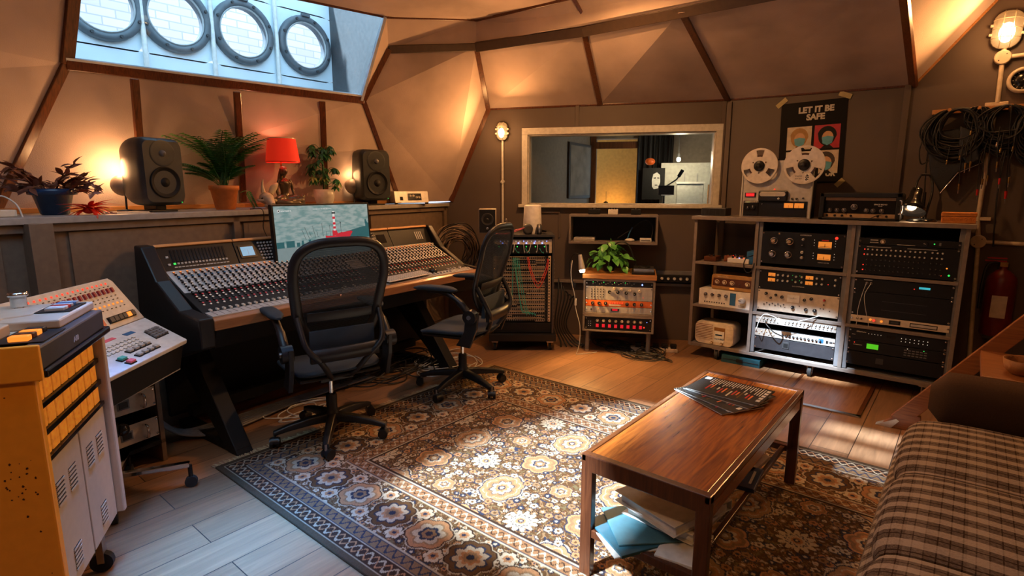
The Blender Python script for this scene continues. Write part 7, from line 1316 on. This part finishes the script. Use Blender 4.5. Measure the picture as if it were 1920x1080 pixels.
o = thing('wooden_post', 'brown wooden board standing at the right end behind the glass', 'board', RF(p.x+.20, 0, 1.1)); q = MB(); q.box(0, 0, -.04, .09, 1.45, 0, M['oak']); q.build('board', o)
s_ = rr_at(1271, 300, 1.2); o = thing('star_lamp', 'tiny bright spotlight above the pale screens behind the studio window', 'lamp', RF(s_.x, s_.y, 1.1)); q = MB(); q.sph((0, 0, 0), .022, glow('spot_bulb', (1, .9, .7), 60), 12); q.build('bulb', o); q = MB(); q.cyl((0, .02, -.01), (0, .06, -.02), .02, .014, M['dgrey'], 12); q.tube([(0, .06, -.02), (0, .75, -.02)], .004, M['dgrey'], 6); q.build('holder', o); lamp('spot_light', 'POINT', (0, -.03, .08), 26, (1, .80, .52), .03, parent=o)
s_ = rr_at(1219, 303, 1.3); o = thing('orange_lamp', 'dim orange globe lamp above the black and white portrait behind the glass', 'lamp', RF(s_.x, s_.y, 1.3)); q = MB(); q.sph((0, 0, 0), (.055, .04, .05), glow('orange_globe', (.8, .12, .01), .5), 16); q.build('globe', o); q = MB(); q.tube([(0, .04, 0), (0, .55, 0)], .005, M['blk'], 6); q.build('cord', o)
s_ = rr_at(1230, 338, 1.4); o = thing('portrait_picture', 'black and white portrait picture behind the studio window', 'picture', RF(s_.x, s_.y, 1.45)); q = MB(); q.box(-.15, -.22, -.01, .10, .14, 0, M['blkm']); q.build('board', o); q = MB(); q.prism([(-.02, -.10), (.03, -.09), (.05, -.02), (.045, .06), (.01, .09), (-.03, .07), (-.045, 0), (-.04, -.07)], 0, .002, M['paper']); q.prism([(-.03, .03), (.0, .035), (.0, .02), (-.025, .02)], .002, .003, M['blkm']); q.prism([(.015, .035), (.04, .03), (.04, .02), (.015, .02)], .002, .003, M['blkm']); q.prism([(-.01, -.06), (.02, -.06), (.02, -.05), (-.01, -.05)], .002, .003, M['blkm']); q.build('face_print', o)
c0_ = rr_at(1196, 300, 1.6).x; c1_ = rr_at(1262, 300, 1.6).x; o = thing('backdrop', 'black curtain added for the dark area beside the lit doorway', 'backdrop', RF(c0_, 0, 1.62)); q = MB(); n_ = 40; W_ = c1_-c0_
q.ring([[(W_*i/n_, y, .02*math.sin(i*1.1)) for i in range(n_+1)]+[(W_*i/n_, y, .02*math.sin(i*1.1)-.004) for i in range(n_, -1, -1)] for y in (.02, 2.1)], M['blkm'], True, True, False); q.build('dark_panel', o)  # dark sheet put in to fill the black area by the doorway
s_ = rr_at(1245, 360, .9); o = thing('microphone', 'black microphone on a stand with angled arm behind the glass', 'microphone', RF(s_.x, 0, .9)); q = MB(); q.cyl((0, 0, 0), (0, 1.42, 0), .010, .010, M['blk'], 10); q.tube([(0, 1.42, 0), (.12, 1.50, .0), (.16, 1.56, 0)], .007, M['blk'], 8); q.build('stand', o); q = MB(); q.box(-.06, 1.34, -.03, .10, 1.44, .03, M['blkm']); q.box(-.03, 1.335, .03, .09, 1.345, .034, M['white']); q.build('shock_mount', o, bevel=.01); q = MB(); q.cyl((.14, 1.53, 0), (.18, 1.60, 0), .018, .018, M['blkm'], 12); q.build('capsule', o)
s_ = rr_at(1142, 370, .95); o = thing('wire_whisk', 'thin rod on a round knob standing before the lit doorway', 'ornament', RF(s_.x, 1.262, .12)); q = MB(); q.cyl((0, 0, 0), (0, .12, 0), .002, .0015, M['blk'], 6); q.sph((0, .01, 0), (.022, .018, .02), M['brass'], 12); q.build('body', o)
o = thing('framed_picture', 'large dim framed picture on the left wall behind the studio window', 'picture', Matrix()); e0 = Vector((-.05, 1.25, -.16)); e1 = Vector((pL.x, 1.25, -1.7)); dd = (e1-e0).normalized()
TPc = FW @ fr(e0+dd*.95+Vector((.0, 0, .0)), dd, (0, 1, 0)) @ Matrix.Translation((0, .05, .012)); q = MB(); q.box(0, 0, 0, .62, .62, .015, M['dgrey'], TPc); q.box(.03, .03, .015, .59, .59, .018, mat('dim_print', (.15, .125, .10), .7, var=.3, scale=8), TPc); q.build('frame', o)
lamp('corridor_light', 'POINT', FW @ Vector((d0.x+.18, 1.15, -2.25)), 9, (1, .6, .2), .08)
